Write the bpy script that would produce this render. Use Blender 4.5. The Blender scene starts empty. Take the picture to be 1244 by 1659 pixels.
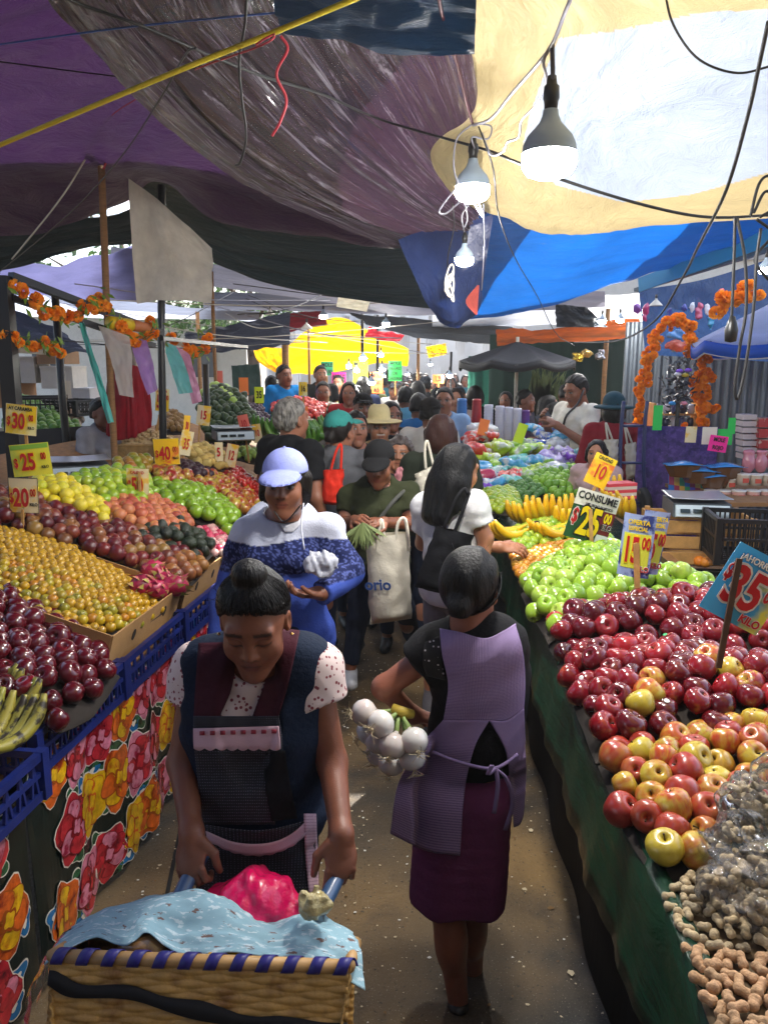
import bpy, math, random
import numpy as np
from mathutils import Vector, Matrix, noise as mnoise
from mathutils.bvhtree import BVHTree
from mathutils.geometry import tessellate_polygon
R = math.radians
random.seed(7)
rng = np.random.default_rng(7)
scene = bpy.context.scene
COL = scene.collection
# ---------------------------------------------------------------- camera
FPX, CX, CY, PITCH, CAMZ = 1246.0, 622.0, 829.5, R(11.0), 2.0
cam_d = bpy.data.cameras.new('camera'); cam = bpy.data.objects.new('camera', cam_d); COL.objects.link(cam)
cam.location = (0, 0, CAMZ); cam.rotation_euler = (R(90) - PITCH, 0, 0)
cam_d.sensor_fit = 'VERTICAL'; cam_d.sensor_height = 24; cam_d.lens = 24 * FPX / 1659
cam_d.clip_start = 0.05; cam_d.clip_end = 2000
scene.camera = cam
# ---------------------------------------------------------------- sky, sun, exposure
SUN_EL, SUN_AZ = R(52), R(28)        # azimuth measured from +Y (ahead) towards +X (right)
w = bpy.data.worlds.new('World'); scene.world = w; w.use_nodes = True
nt = w.node_tree; nt.nodes.clear()
sky = nt.nodes.new('ShaderNodeTexSky'); sky.sky_type = 'NISHITA'; sky.sun_disc = False
sky.sun_elevation = SUN_EL; sky.sun_rotation = SUN_AZ; sky.dust_density = 3.0; sky.air_density = 1.0
bg = nt.nodes.new('ShaderNodeBackground'); bg.inputs[1].default_value = 0.12
wo = nt.nodes.new('ShaderNodeOutputWorld')
nt.links.new(sky.outputs[0], bg.inputs[0]); nt.links.new(bg.outputs[0], wo.inputs[0])
sl = bpy.data.lights.new('sun', 'SUN'); sl.energy = 5.0; sl.angle = R(0.5); sl.color = (1.0, 0.94, 0.86)
so = bpy.data.objects.new('sun', sl); COL.objects.link(so)
sd = Vector((math.sin(SUN_AZ) * math.cos(SUN_EL), math.cos(SUN_AZ) * math.cos(SUN_EL), math.sin(SUN_EL)))
so.rotation_euler = sd.to_track_quat('Z', 'Y').to_euler(); so.location = (0, 0, 30)
scene.view_settings.view_transform = 'Standard'; scene.view_settings.look = 'None'
scene.view_settings.gamma = 1.0; scene.view_settings.exposure = 1.95
scene.cycles.max_bounces = 8; scene.cycles.diffuse_bounces = 4; scene.cycles.glossy_bounces = 3
scene.cycles.transmission_bounces = 6; scene.cycles.transparent_max_bounces = 10
scene.cycles.caustics_reflective = False; scene.cycles.caustics_refractive = False
scene.cycles.sample_clamp_indirect = 6.0
scene.cycles.use_denoising = True

# ---------------------------------------------------------------- pixel -> world
cP, sP = math.cos(PITCH), math.sin(PITCH)
def ray(px, py):
    x, y = px - CX, CY - py
    return Vector((x, FPX * cP + y * sP, y * cP - FPX * sP))
def at(px, py, Y):
    d = ray(px, py); return Vector((0, 0, CAMZ)) + d * (Y / d.y)
def atz(px, py, z):
    d = ray(px, py); return Vector((0, 0, CAMZ)) + d * ((z - CAMZ) / d.z)
def onplane(px, py, z0, a, x0, b=0.0, y0=0.0):   # plane z = z0 + a*(X-x0) + b*(Y-y0)
    d = ray(px, py)
    t = (z0 - a * x0 - b * y0 - CAMZ) / (d.z - a * d.x - b * d.y)
    return Vector((0, 0, CAMZ)) + d * t
def pxsize(px, py, Y):                      # metres per pixel there
    return Y / ray(px, py).y
def H(h, k=1.0):
    c = [int(h[i:i + 2], 16) / 255 for i in (0, 2, 4)]
    return tuple(k * (x / 12.92 if x <= .04045 else ((x + .055) / 1.055) ** 2.4) for x in c)

# ---------------------------------------------------------------- materials
MATS = {}
def M(name, col=(.5, .5, .5), rough=.6, metal=0, var=0.0, vscale=8, bump=0.0, bscale=60, rand=None, noise_mix=None,
      spec=.5, sss=0, coat=0, stretch=(1, 1, 1), coords='Object', emit=None, estr=0, alpha=1, transl=0, vcol=False,
      streak=None, weave=0, transmission=0, sheen=0):
    if name in MATS: return MATS[name]
    m = bpy.data.materials.new(name); m.use_nodes = True; MATS[name] = m
    nt = m.node_tree; n = nt.nodes; L = nt.links; bs = n['Principled BSDF']; out = n['Material Output']
    bs.inputs['Roughness'].default_value = rough; bs.inputs['Metallic'].default_value = metal
    bs.inputs['Specular IOR Level'].default_value = spec
    bs.inputs['Coat Weight'].default_value = coat; bs.inputs['Coat Roughness'].default_value = .12
    if sss: bs.inputs['Subsurface Weight'].default_value = sss; bs.inputs['Subsurface Scale'].default_value = .01
    if transmission: bs.inputs['Transmission Weight'].default_value = transmission
    if sheen: bs.inputs['Sheen Weight'].default_value = sheen
    tc = n.new('ShaderNodeTexCoord'); oi = n.new('ShaderNodeObjectInfo')
    mp = n.new('ShaderNodeMapping'); mp.inputs['Scale'].default_value = stretch
    L.new(tc.outputs[coords], mp.inputs['Vector'])
    cmb = n.new('ShaderNodeCombineXYZ'); mu = n.new('ShaderNodeMath'); mu.operation = 'MULTIPLY'; mu.inputs[1].default_value = 37
    L.new(oi.outputs['Random'], mu.inputs[0]); L.new(mu.outputs[0], cmb.inputs[0]); L.new(mu.outputs[0], cmb.inputs[1])
    if coords == 'Object': L.new(cmb.outputs[0], mp.inputs['Location'])
    V = mp.outputs[0]
    def rgb(c):
        r = n.new('ShaderNodeRGB'); r.outputs[0].default_value = (*c, 1); return r.outputs[0]
    if vcol:
        a = n.new('ShaderNodeVertexColor'); a.layer_name = 'Col'; C = a.outputs[0]
    elif rand:
        cr = n.new('ShaderNodeValToRGB'); e = cr.color_ramp.elements
        while len(e) < len(rand): e.new(.5)
        for i, c in enumerate(rand): e[i].position = i / (len(rand) - 1); e[i].color = (*c, 1)
        L.new(oi.outputs['Random'], cr.inputs[0]); C = cr.outputs[0]
    else: C = rgb(col)
    def mix(fac, a, b, mode='MIX'):
        x = n.new('ShaderNodeMix'); x.data_type = 'RGBA'; x.blend_type = mode
        if isinstance(fac, (int, float)): x.inputs[0].default_value = fac
        else: L.new(fac, x.inputs[0])
        L.new(a, x.inputs[6]); L.new(b, x.inputs[7]); return x.outputs[2]
    def noise(sc, det=4, vec=V, r=.6):
        t = n.new('ShaderNodeTexNoise'); t.inputs['Scale'].default_value = sc; t.inputs['Detail'].default_value = det
        t.inputs['Roughness'].default_value = r
        L.new(vec, t.inputs['Vector']); return t.outputs['Fac']
    def ramp(f, a, b, ca=(0, 0, 0), cb=(1, 1, 1)):
        r = n.new('ShaderNodeValToRGB'); r.color_ramp.elements[0].position = a; r.color_ramp.elements[1].position = b
        r.color_ramp.elements[0].color = (*ca, 1); r.color_ramp.elements[1].color = (*cb, 1)
        L.new(f, r.inputs[0]); return r.outputs[0]
    if noise_mix:                                 # (colour, scale, lo, hi)
        for c2, s2, lo, hi in noise_mix: C = mix(ramp(noise(s2), lo, hi), C, rgb(c2))
    if streak:                                    # (colour, amount) streaks running pole to pole on a fruit
        c2, lo, hi = streak
        mp2 = n.new('ShaderNodeMapping'); mp2.inputs['Scale'].default_value = (60, 60, 8); L.new(tc.outputs['Object'], mp2.inputs['Vector'])
        L.new(cmb.outputs[0], mp2.inputs['Location'])
        f1 = noise(1.0, 3, mp2.outputs[0]); f2 = noise(14, 2)
        mm = n.new('ShaderNodeMath'); mm.operation = 'ADD'; L.new(f1, mm.inputs[0]); L.new(f2, mm.inputs[1])
        hf = n.new('ShaderNodeMath'); hf.operation = 'MULTIPLY'; hf.inputs[1].default_value = .5; L.new(mm.outputs[0], hf.inputs[0])
        C = mix(ramp(hf.outputs[0], lo, hi), C, rgb(c2))
    if var:
        C = mix(1.0, C, ramp(noise(vscale), .25, .75, (1 - var,) * 3, (1 + var * .6,) * 3), 'MULTIPLY')
    L.new(C, bs.inputs['Base Color'])
    if bump or weave:
        b = n.new('ShaderNodeBump'); b.inputs['Strength'].default_value = bump or weave; b.inputs['Distance'].default_value = .01
        if weave and not bump:
            wv = n.new('ShaderNodeTexWave'); wv.inputs['Scale'].default_value = bscale; wv.inputs['Distortion'].default_value = 1.5
            L.new(V, wv.inputs['Vector']); L.new(wv.outputs['Fac'], b.inputs['Height'])
        else: L.new(noise(bscale, 5), b.inputs['Height'])
        L.new(b.outputs[0], bs.inputs['Normal'])
    if emit: bs.inputs['Emission Color'].default_value = (*emit, 1); bs.inputs['Emission Strength'].default_value = estr
    sh = bs.outputs[0]
    if transl:
        tr = n.new('ShaderNodeBsdfTranslucent'); L.new(C, tr.inputs[0]); ms = n.new('ShaderNodeMixShader'); ms.inputs[0].default_value = transl
        L.new(sh, ms.inputs[1]); L.new(tr.outputs[0], ms.inputs[2]); sh = ms.outputs[0]
    if alpha < 1:
        tp = n.new('ShaderNodeBsdfTransparent'); ms = n.new('ShaderNodeMixShader'); ms.inputs[0].default_value = alpha
        L.new(tp.outputs[0], ms.inputs[1]); L.new(sh, ms.inputs[2]); sh = ms.outputs[0]
    L.new(sh, out.inputs[0])
    return m
def fabric(name, hexc, **k):
    k.setdefault('rough', .85); k.setdefault('var', .18); k.setdefault('vscale', 14); k.setdefault('bump', .25); k.setdefault('bscale', 90); k.setdefault('spec', .2)
    return M(name, H(hexc), **k)

# ---------------------------------------------------------------- objects
def tag(o, label=None, cat=None, group=None, kind=None):
    if label: o['label'] = label
    if cat: o['category'] = cat
    if group: o['group'] = group
    if kind: o['kind'] = kind
    return o
def empty(name, loc=(0, 0, 0), rz=0, label=None, cat=None, group=None):
    o = bpy.data.objects.new(name, None); COL.objects.link(o); o.location = loc; o.rotation_euler = (0, 0, rz)
    return tag(o, label, cat, group)
def link(name, me, parent=None, loc=None, rot=None, mat=None):
    o = bpy.data.objects.new(name, me); COL.objects.link(o)
    if parent: o.parent = parent
    if loc is not None: o.location = loc
    if rot is not None: o.rotation_euler = rot
    if mat is not None and not me.materials: me.materials.append(mat)
    return o
def children(o): return [c for c in bpy.data.objects if c.parent == o]
def copy_tree(o, parent=None, kids=None):
    c = o.copy(); COL.objects.link(c); c.parent = parent
    for ch in (kids if kids is not None else list(o.children)):
        d = ch.copy(); COL.objects.link(d); d.parent = c
        for g in list(ch.children):
            e = g.copy(); COL.objects.link(e); e.parent = d
    return c
class MB:
    def __init__(s): s.v = []; s.f = []; s.m = []; s.uv = []; s.cur = 0
    def add(s, vs, fs, uvs=None):
        b = len(s.v); s.v += [tuple(v) for v in vs]; s.uv += (uvs if uvs else [(0, 0)] * len(vs))
        for f in fs: s.f.append(tuple(b + i for i in f)); s.m.append(s.cur)
        return s
    def box(s, c, d, rot=None):
        P = [Vector((x * d[0] / 2, y * d[1] / 2, z * d[2] / 2)) for x in (-1, 1) for y in (-1, 1) for z in (-1, 1)]
        if rot is not None: P = [rot @ p for p in P]
        return s.add([p + Vector(c) for p in P], [(0, 1, 3, 2), (4, 6, 7, 5), (0, 4, 5, 1), (2, 3, 7, 6), (0, 2, 6, 4), (1, 5, 7, 3)])
    def bar(s, a, b, wd, th=None, up=(0, 0, 1)):
        a, b = Vector(a), Vector(b); d = b - a; z = d.normalized(); x = z.cross(Vector(up))
        if x.length < 1e-4: x = z.cross(Vector((1, 0, 0)))
        x.normalize(); y = x.cross(z); return s.box((a + b) / 2, (wd, th or wd, d.length), Matrix((x, y, z)).transposed())
    def tube(s, pts, r, n=8, closed=False, cap=True):
        pts = [Vector(p) for p in pts]; k = len(pts); rs = r if isinstance(r, (list, tuple)) else [r] * k
        fr = None; vs = []
        for i, p in enumerate(pts):
            t = (pts[min(i + 1, k - 1)] - pts[max(i - 1, 0)])
            if t.length < 1e-7: t = Vector((0, 0, 1))
            t.normalize()
            if fr is None:
                fr = t.cross(Vector((0, 0, 1))) if abs(t.z) < .9 else t.cross(Vector((1, 0, 0)))
            fr = (fr - t * fr.dot(t));
            if fr.length < 1e-6: fr = t.orthogonal()
            fr.normalize(); q = t.cross(fr)
            for j in range(n):
                a = 2 * math.pi * j / n; vs.append(p + (fr * math.cos(a) + q * math.sin(a)) * rs[i])
        fs = [(i * n + j, i * n + (j + 1) % n, (i + 1) * n + (j + 1) % n, (i + 1) * n + j) for i in range(k - 1) for j in range(n)]
        if cap: fs += [tuple(range(n - 1, -1, -1)), tuple((k - 1) * n + j for j in range(n))]
        return s.add(vs, fs)
    def lathe(s, prof, n=20, c=(0, 0, 0), rot=None, sx=1, sy=1, cap=True):   # prof: (r, z)
        vs = []
        for r, z in prof:
            for j in range(n):
                a = 2 * math.pi * j / n; p = Vector((r * math.cos(a) * sx, r * math.sin(a) * sy, z))
                if rot is not None: p = rot @ p
                vs.append(p + Vector(c))
        k = len(prof)
        fs = [(i * n + j, i * n + (j + 1) % n, (i + 1) * n + (j + 1) % n, (i + 1) * n + j) for i in range(k - 1) for j in range(n)]
        if cap: fs += [tuple(range(n - 1, -1, -1)), tuple((k - 1) * n + j for j in range(n))]
        return s.add(vs, fs)
    def poly(s, pts, th=None, up=Vector((0, 0, 1))):
        pts = [Vector(p) for p in pts]; tr = tessellate_polygon([pts])
        if not th: return s.add(pts, [tuple(t) for t in tr])
        k = len(pts); o = up * th
        fs = [tuple(t) for t in tr] + [tuple(k + i for i in reversed(t)) for t in tr] + [(i, (i + 1) % k, k + (i + 1) % k, k + i) for i in range(k)]
        return s.add(pts + [p - o for p in pts], fs)
    def grid(s, P, th=0, nrm=None, flip=False):      # P: rows of Vectors; th: thickness
        a, b = len(P), len(P[0]); V = [p for r in P for p in r]
        uv = [(j / (b - 1), i / (a - 1)) for i in range(a) for j in range(b)]
        F = [(i * b + j, i * b + j + 1, (i + 1) * b + j + 1, (i + 1) * b + j) for i in range(a - 1) for j in range(b - 1)]
        if not th: return s.add(V, F, uv)
        N = []
        for i in range(a):
            for j in range(b):
                u = P[i][min(j + 1, b - 1)] - P[i][max(j - 1, 0)]; v = P[min(i + 1, a - 1)][j] - P[max(i - 1, 0)][j]
                q = u.cross(v); N.append(q.normalized() if q.length > 1e-9 else Vector((0, 0, 1)))
        V2 = [p - q * th for p, q in zip(V, N)]; k = len(V)
        F2 = [tuple(k + i for i in reversed(f)) for f in F]
        rim = [j for j in range(b)] + [i * b + b - 1 for i in range(1, a)] + [(a - 1) * b + j for j in range(b - 2, -1, -1)] + [i * b for i in range(a - 2, 0, -1)]
        F3 = [(rim[(i + 1) % len(rim)], rim[i], k + rim[i], k + rim[(i + 1) % len(rim)]) for i in range(len(rim))]
        return s.add(V + V2, F + F2 + F3, uv + uv)
    def mesh(s, name, mats, smooth=False):
        me = bpy.data.meshes.new(name); me.from_pydata(s.v, [], s.f)
        for m in (mats if isinstance(mats, (list, tuple)) else [mats]): me.materials.append(m)
        me.polygons.foreach_set('material_index', s.m)
        if smooth: me.polygons.foreach_set('use_smooth', [True] * len(s.f))
        uvl = me.uv_layers.new(name='UVMap'); li = np.empty(len(me.loops), dtype=np.int32); me.loops.foreach_get('vertex_index', li)
        uvl.data.foreach_set('uv', np.array(s.uv, dtype=np.float32)[li].ravel()); me.update(); return me
    def build(s, name, mats, parent=None, smooth=False, loc=None, rot=None, origin=None):
        if origin is not None:
            o = Vector(origin); s.v = [tuple(Vector(v) - o) for v in s.v]
            if loc is None: loc = o
        return link(name, s.mesh(name, mats, smooth), parent, loc, rot)
def catmull(pts, n):
    pts = [Vector(p) for p in pts]; k = len(pts)
    if k == 2: return [pts[0].lerp(pts[1], i / (n - 1)) for i in range(n)]
    out = []
    for i in range(n):
        u = i / (n - 1) * (k - 1); j = min(int(u), k - 2); t = u - j
        p0 = pts[j - 1] if j else pts[0] * 2 - pts[1]; p1, p2 = pts[j], pts[j + 1]
        p3 = pts[j + 2] if j + 2 < k else pts[-1] * 2 - pts[-2]
        out.append(.5 * (2 * p1 + (p2 - p0) * t + (2 * p0 - 5 * p1 + 4 * p2 - p3) * t * t + (3 * p1 - p0 - 3 * p2 + p3) * t ** 3))
    return out
def densify(rows, nu, nv):
    R1 = [catmull(r, nu) for r in rows]
    cols = [catmull([R1[i][j] for i in range(len(rows))], nv) for j in range(nu)]
    return [[cols[j][i] for j in range(nu)] for i in range(nv)]
def ngrid(P, amp, sc, off=0, ridged=False, dirs=None):
    a, b = len(P), len(P[0]); Q = [[None] * b for _ in range(a)]
    for i in range(a):
        for j in range(b):
            u = P[i][min(j + 1, b - 1)] - P[i][max(j - 1, 0)]; v = P[min(i + 1, a - 1)][j] - P[max(i - 1, 0)][j]
            q = u.cross(v); q = q.normalized() if q.length > 1e-9 else Vector((0, 0, 1))
            c = Vector((j / b * sc[0], i / a * sc[1], off)); f = mnoise.noise(c) + .5 * mnoise.noise(c * 2.1) + .25 * mnoise.noise(c * 4.3)
            if ridged: f = .6 - 2 * abs(f)
            Q[i][j] = P[i][j] + q * (f * amp)
    return Q
def text_mesh(s, size, mat, bold=.03, ext=.0015, cache={}):
    key = (s, round(size, 4), mat.name, bold)
    if key in cache: return cache[key]
    c = bpy.data.curves.new('t', 'FONT'); c.body = s; c.size = size; c.align_x = 'CENTER'; c.align_y = 'CENTER'; c.offset = bold * size; c.extrude = ext
    c.resolution_u = 3
    o = bpy.data.objects.new('t', c); me = bpy.data.meshes.new_from_object(o); bpy.data.objects.remove(o); bpy.data.curves.remove(c)
    me.materials.clear(); me.materials.append(mat); cache[key] = me; return me
def basis(right, up):       # rotation matrix with local X=right, local Y=up, local Z = right x up
    r = Vector(right).normalized(); n = r.cross(Vector(up)).normalized(); u = n.cross(r); return Matrix((r, u, n)).transposed()

# ---------------------------------------------------------------- signed distance modelling (bodies, clothes, hair)
def surfnets(D, org, h):
    s = D < 0; nx, ny, nz = D.shape
    cn = [s[i:nx - 1 + i, j:ny - 1 + j, k:nz - 1 + k] for i in (0, 1) for j in (0, 1) for k in (0, 1)]
    cnt = sum(c.astype(np.int8) for c in cn); mix = (cnt > 0) & (cnt < 8)
    ids = -np.ones(mix.shape, np.int64); nz_ = np.nonzero(mix); ids[nz_] = np.arange(len(nz_[0]))
    acc = np.zeros((len(nz_[0]), 3)); num = np.zeros(len(nz_[0])); I = np.stack(nz_, 1)
    for ax in range(3):
        e = np.zeros(3, int); e[ax] = 1; o1, o2 = [q for q in range(3) if q != ax]
        for a in (0, 1):
            for b in (0, 1):
                off = np.zeros(3, int); off[o1] = a; off[o2] = b
                p = I + off; q = p + e; v0 = D[p[:, 0], p[:, 1], p[:, 2]]; v1 = D[q[:, 0], q[:, 1], q[:, 2]]
                x = (v0 < 0) != (v1 < 0); t = np.where(x, v0 / np.where(x, v0 - v1, 1), 0)
                acc += np.where(x[:, None], off + t[:, None] * e, 0); num += x
    V = (I + acc / np.maximum(num, 1)[:, None]) * h + org
    F = []
    for ax in range(3):
        o1, o2 = [(1, 2), (2, 0), (0, 1)][ax]
        sl0 = [slice(None)] * 3; sl1 = [slice(None)] * 3; sl0[ax] = slice(0, -1); sl1[ax] = slice(1, None)
        ch = s[tuple(sl0)] != s[tuple(sl1)]; p = np.stack(np.nonzero(ch), 1)
        ok = (p[:, o1] > 0) & (p[:, o2] > 0) & (p[:, o1] < D.shape[o1] - 1) & (p[:, o2] < D.shape[o2] - 1); p = p[ok]
        def g(a, b):
            q = p.copy(); q[:, o1] -= a; q[:, o2] -= b; return ids[q[:, 0], q[:, 1], q[:, 2]]
        f = np.stack([g(1, 1), g(0, 1), g(0, 0), g(1, 0)], 1); st = s[p[:, 0], p[:, 1], p[:, 2]]
        f = np.where(st[:, None], f, f[:, ::-1]); F.append(f)
    return V, np.concatenate(F)
class SDF:
    def __init__(s, lo, hi, h):
        s.lo = np.array(lo, float); s.h = h; s.n = np.maximum(np.ceil((np.array(hi) - s.lo) / h).astype(int) + 1, 3)
        s.D = np.full(s.n, .5); s.ax = [s.lo[i] + h * np.arange(s.n[i]) for i in range(3)]
    def _sub(s, lo, hi, pad):
        a = np.clip(np.floor((np.array(lo) - pad - s.lo) / s.h).astype(int), 0, s.n); b = np.clip(np.ceil((np.array(hi) + pad - s.lo) / s.h).astype(int) + 1, 0, s.n)
        if (b - a <= 0).any(): return None
        sl = tuple(slice(a[i], b[i]) for i in range(3))
        G = np.meshgrid(*[s.ax[i][sl[i]] for i in range(3)], indexing='ij', sparse=True); return sl, G
    def _apply(s, sl, d, k, sub):
        D = s.D[sl]
        if sub:
            d = -d; h = np.maximum(k - np.abs(D - d), 0) / max(k, 1e-6); s.D[sl] = np.maximum(D, d) + h * h * k * .25
        else:
            h = np.maximum(k - np.abs(D - d), 0) / max(k, 1e-6); s.D[sl] = np.minimum(D, d) - h * h * k * .25
    def cap(s, a, b, ra, rb=None, k=.02, sub=False, flat=None):
        rb = ra if rb is None else rb; a = np.array(a, float); b = np.array(b, float); r = max(ra, rb)
        q = s._sub(np.minimum(a, b) - r, np.maximum(a, b) + r, k + 2.5 * s.h)
        if q is None: return s
        sl, G = q; ba = b - a; L2 = max(ba @ ba, 1e-9)
        P = [G[i] - a[i] for i in range(3)]; t = np.clip((P[0] * ba[0] + P[1] * ba[1] + P[2] * ba[2]) / L2, 0, 1)
        d = np.sqrt((P[0] - t * ba[0]) ** 2 + (P[1] - t * ba[1]) ** 2 + (P[2] - t * ba[2]) ** 2) - (ra + (rb - ra) * t)
        if flat is not None:
            L = math.sqrt(L2); d = np.maximum(d, (P[0] * ba[0] + P[1] * ba[1] + P[2] * ba[2]) / L - L)
        s._apply(sl, d, k, sub); return s
    def ell(s, c, r, k=.02, sub=False, rot=None):
        c = np.array(c, float); r = np.array(r, float) if not isinstance(r, (int, float)) else np.array([r, r, r], float); m = r.max()
        ext = r if rot is None else np.array([m, m, m])
        q = s._sub(c - ext, c + ext, k + 2.5 * s.h)
        if q is None: return s
        sl, G = q; P = [G[i] - c[i] for i in range(3)]
        if rot is not None:
            Rm = np.array(rot.transposed()); P = [Rm[i, 0] * P[0] + Rm[i, 1] * P[1] + Rm[i, 2] * P[2] for i in range(3)]
        k0 = np.sqrt(sum((P[i] / r[i]) ** 2 for i in range(3))); k1 = np.sqrt(sum((P[i] / r[i] ** 2) ** 2 for i in range(3)))
        d = k0 * (k0 - 1) / np.maximum(k1, 1e-6); d = np.where(k0 < 1e-4, -r.min(), d)
        s._apply(sl, d, k, sub); return s
    def ecap(s, a, b, ra, rb, k=.03, n=6):     # elliptic tapered column: ra, rb = (rx, ry)
        a = Vector(a); b = Vector(b)
        for i in range(n):
            t = i / (n - 1); c = a.lerp(b, t); L = (b - a).length / (n - 1)
            rx = ra[0] + (rb[0] - ra[0]) * t; ry = ra[1] + (rb[1] - ra[1]) * t; s.ell(c, (rx, ry, L * 1.15), k)
        return s
    def cut(s, p, nrm):           # keep the side where dot(x-p, n) < 0
        n = np.array(Vector(nrm).normalized()); G = np.meshgrid(*s.ax, indexing='ij', sparse=True)
        s.D = np.maximum(s.D, (G[0] - p[0]) * n[0] + (G[1] - p[1]) * n[1] + (G[2] - p[2]) * n[2]); return s
    def wrinkle(s, amp, f=(14, 14, 14), seed=0, band=.05):
        G = np.meshgrid(*s.ax, indexing='ij', sparse=True); q = 0
        for i in range(4):
            r_ = np.random.default_rng(seed * 11 + i); w_ = r_.normal(size=3); w_ /= np.linalg.norm(w_); w_ = w_ * np.array(f) * (1 + .7 * i); ph = r_.uniform(0, 6.3)
            q = q + np.sin(w_[0] * G[0] + w_[1] * G[1] + w_[2] * G[2] + ph + 1.5 * np.sin(G[0] * f[0] * .6 + G[2] * f[2] * .4 + i)) / (1 + .6 * i)
        s.D = s.D + amp * q * .6; return s
    def mesh(s):
        D = s.D.copy(); D[0] = D[-1] = .5; D[:, 0] = D[:, -1] = .5; D[:, :, 0] = D[:, :, -1] = .5
        return surfnets(D, s.lo, s.h)
def npmesh(name, V, F, mat, col=None):
    me = bpy.data.meshes.new(name); me.vertices.add(len(V)); me.vertices.foreach_set('co', np.asarray(V, np.float32).ravel())
    me.loops.add(len(F) * 4); me.loops.foreach_set('vertex_index', F.astype(np.int32).ravel())
    me.polygons.add(len(F)); me.polygons.foreach_set('loop_start', np.arange(len(F), dtype=np.int32) * 4)
    me.polygons.foreach_set('loop_total', np.full(len(F), 4, np.int32)); me.update(calc_edges=True); me.polygons.foreach_set('use_smooth', [True] * len(F))
    me.materials.append(mat)
    if col is not None:
        ca = me.color_attributes.new('Col', 'FLOAT_COLOR', 'POINT'); ca.data.foreach_set('color', np.concatenate([col, np.ones((len(col), 1))], 1).astype(np.float32).ravel())
    return me
def bvh_of(objs):
    V = []; F = []
    for o in objs:
        mw = matrix_of(o); b = len(V); V += [mw @ v.co for v in o.data.vertices]; F += [tuple(b + i for i in p.vertices) for p in o.data.polygons]
    return BVHTree.FromPolygons(V, F)
def matrix_of(o):
    m = Matrix.LocRotScale(o.location, o.rotation_euler, o.scale)
    return matrix_of(o.parent) @ m if o.parent else m
def drape(rows, bvh, nu=20, nv=20, off=.006, fallback=2.0, lim=(0, 99)):
    """lay a sheet on a modelled surface: rows of image points, found on the surface from the viewpoint, lifted by off"""
    P = densify([[Vector((a, b, 0)) for a, b in r] for r in rows], nu, nv); out = []; o = Vector((0, 0, CAMZ)); last = fallback
    for i, r in enumerate(P):
        q = []
        for p in r:
            d = ray(p.x, p.y).normalized(); h = bvh.ray_cast(o, d)
            if h[0] is not None and lim[0] < h[0].y < lim[1]: last = h[0].y
            q.append([p, last])
        out.append(q)
    Y = np.array([[c[1] for c in r] for r in out])
    for _ in range(3):
        Yp = np.pad(Y, 1, mode='edge'); Y = np.minimum(Y, (Yp[:-2, 1:-1] + Yp[2:, 1:-1] + Yp[1:-1, :-2] + Yp[1:-1, 2:]) / 4)
    return [[at(c[0].x, c[0].y, Y[i][j] - off) for j, c in enumerate(r)] for i, r in enumerate(out)]
# ================================================================ SETTING
def P_(c): return c if isinstance(c, Vector) else at(*c)
def img_of(p):
    d = p - Vector((0, 0, CAMZ)); f = d.y * cP - d.z * sP; u = d.y * sP + d.z * cP
    return (CX + FPX * d.x / f, CY - FPX * u / f)
def inpoly(x, y, poly):
    c = False; j = len(poly) - 1
    for i in range(len(poly)):
        xi, yi = poly[i]; xj, yj = poly[j]
        if (yi > y) != (yj > y) and x < (xj - xi) * (y - yi) / (yj - yi) + xi: c = not c
        j = i
    return c
# ground: one sheet to the horizon, dark packed tarmac, warm yellow light painted in as ochre
g = MB(); n = 60
xs = [-400, -60, -20, -8] + [-5 + i * .5 for i in range(21)] + [8, 20, 60, 400]; ys = [-400, -50, -10, -2] + [i * .5 for i in range(40)] + [24, 30, 60, 400]
g.grid([[Vector((x, y, 0)) for x in xs] for y in ys])
def ground_mat():
    m = M('tarmac', H('2c2a27'), rough=.72, var=.45, vscale=3, bump=.7, bscale=55, noise_mix=[(H('7a6038'), .55, .40, .64), (H('1e1c1b'), 1.7, .52, .68), (H('8a8272'), 150, .62, .69), (H('151413'), 60, .6, .7)], coords='Object')
    return m
tag(g.build('ground', ground_mat()), kind='structure')
# drainage seam in the tarmac
sm = MB(); p = [atz(300, 1310, .004), atz(285, 1380, .004), atz(265, 1480, .004), atz(230, 1659, .004)]
for a, b in zip(p[:-1], p[1:]): sm.add([a + Vector((-.008, 0, 0)), a + Vector((.008, 0, 0)), b + Vector((.008, 0, 0)), b + Vector((-.008, 0, 0))], [(0, 1, 2, 3)])
tag(sm.build('pavement_joint', M('joint_black', H('0d0d0e'), rough=.9)), kind='structure')
# litter: onion skins, chips and leaves trodden into the ground
lt = MB()
for i in range(3200):
    x = random.uniform(-1.0, 1.1); y = random.uniform(1.4, 9); s = random.uniform(.002, .0075) * (2.2 if random.random() < .05 else 1); a = random.uniform(0, 6.3)
    lt.cur = random.choice([0, 0, 0, 1, 2]); z = .003 + random.random() * .003
    k = random.choice([3, 4, 5]); vs = [(x + s * math.cos(a + j * 6.28 / k) * random.uniform(.5, 1.3), y + s * math.sin(a + j * 6.28 / k) * random.uniform(.4, 1.2), z + random.uniform(0, .3) * s) for j in range(k)]
    lt.add(vs, [tuple(range(k))])
tag(lt.build('litter', [M('litter_pale', H('b9ab8e'), rough=.8), M('litter_brown', H('6a4f2c'), rough=.9), M('litter_white', H('cfcdc6'), rough=.7)]), kind='stuff')

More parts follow.
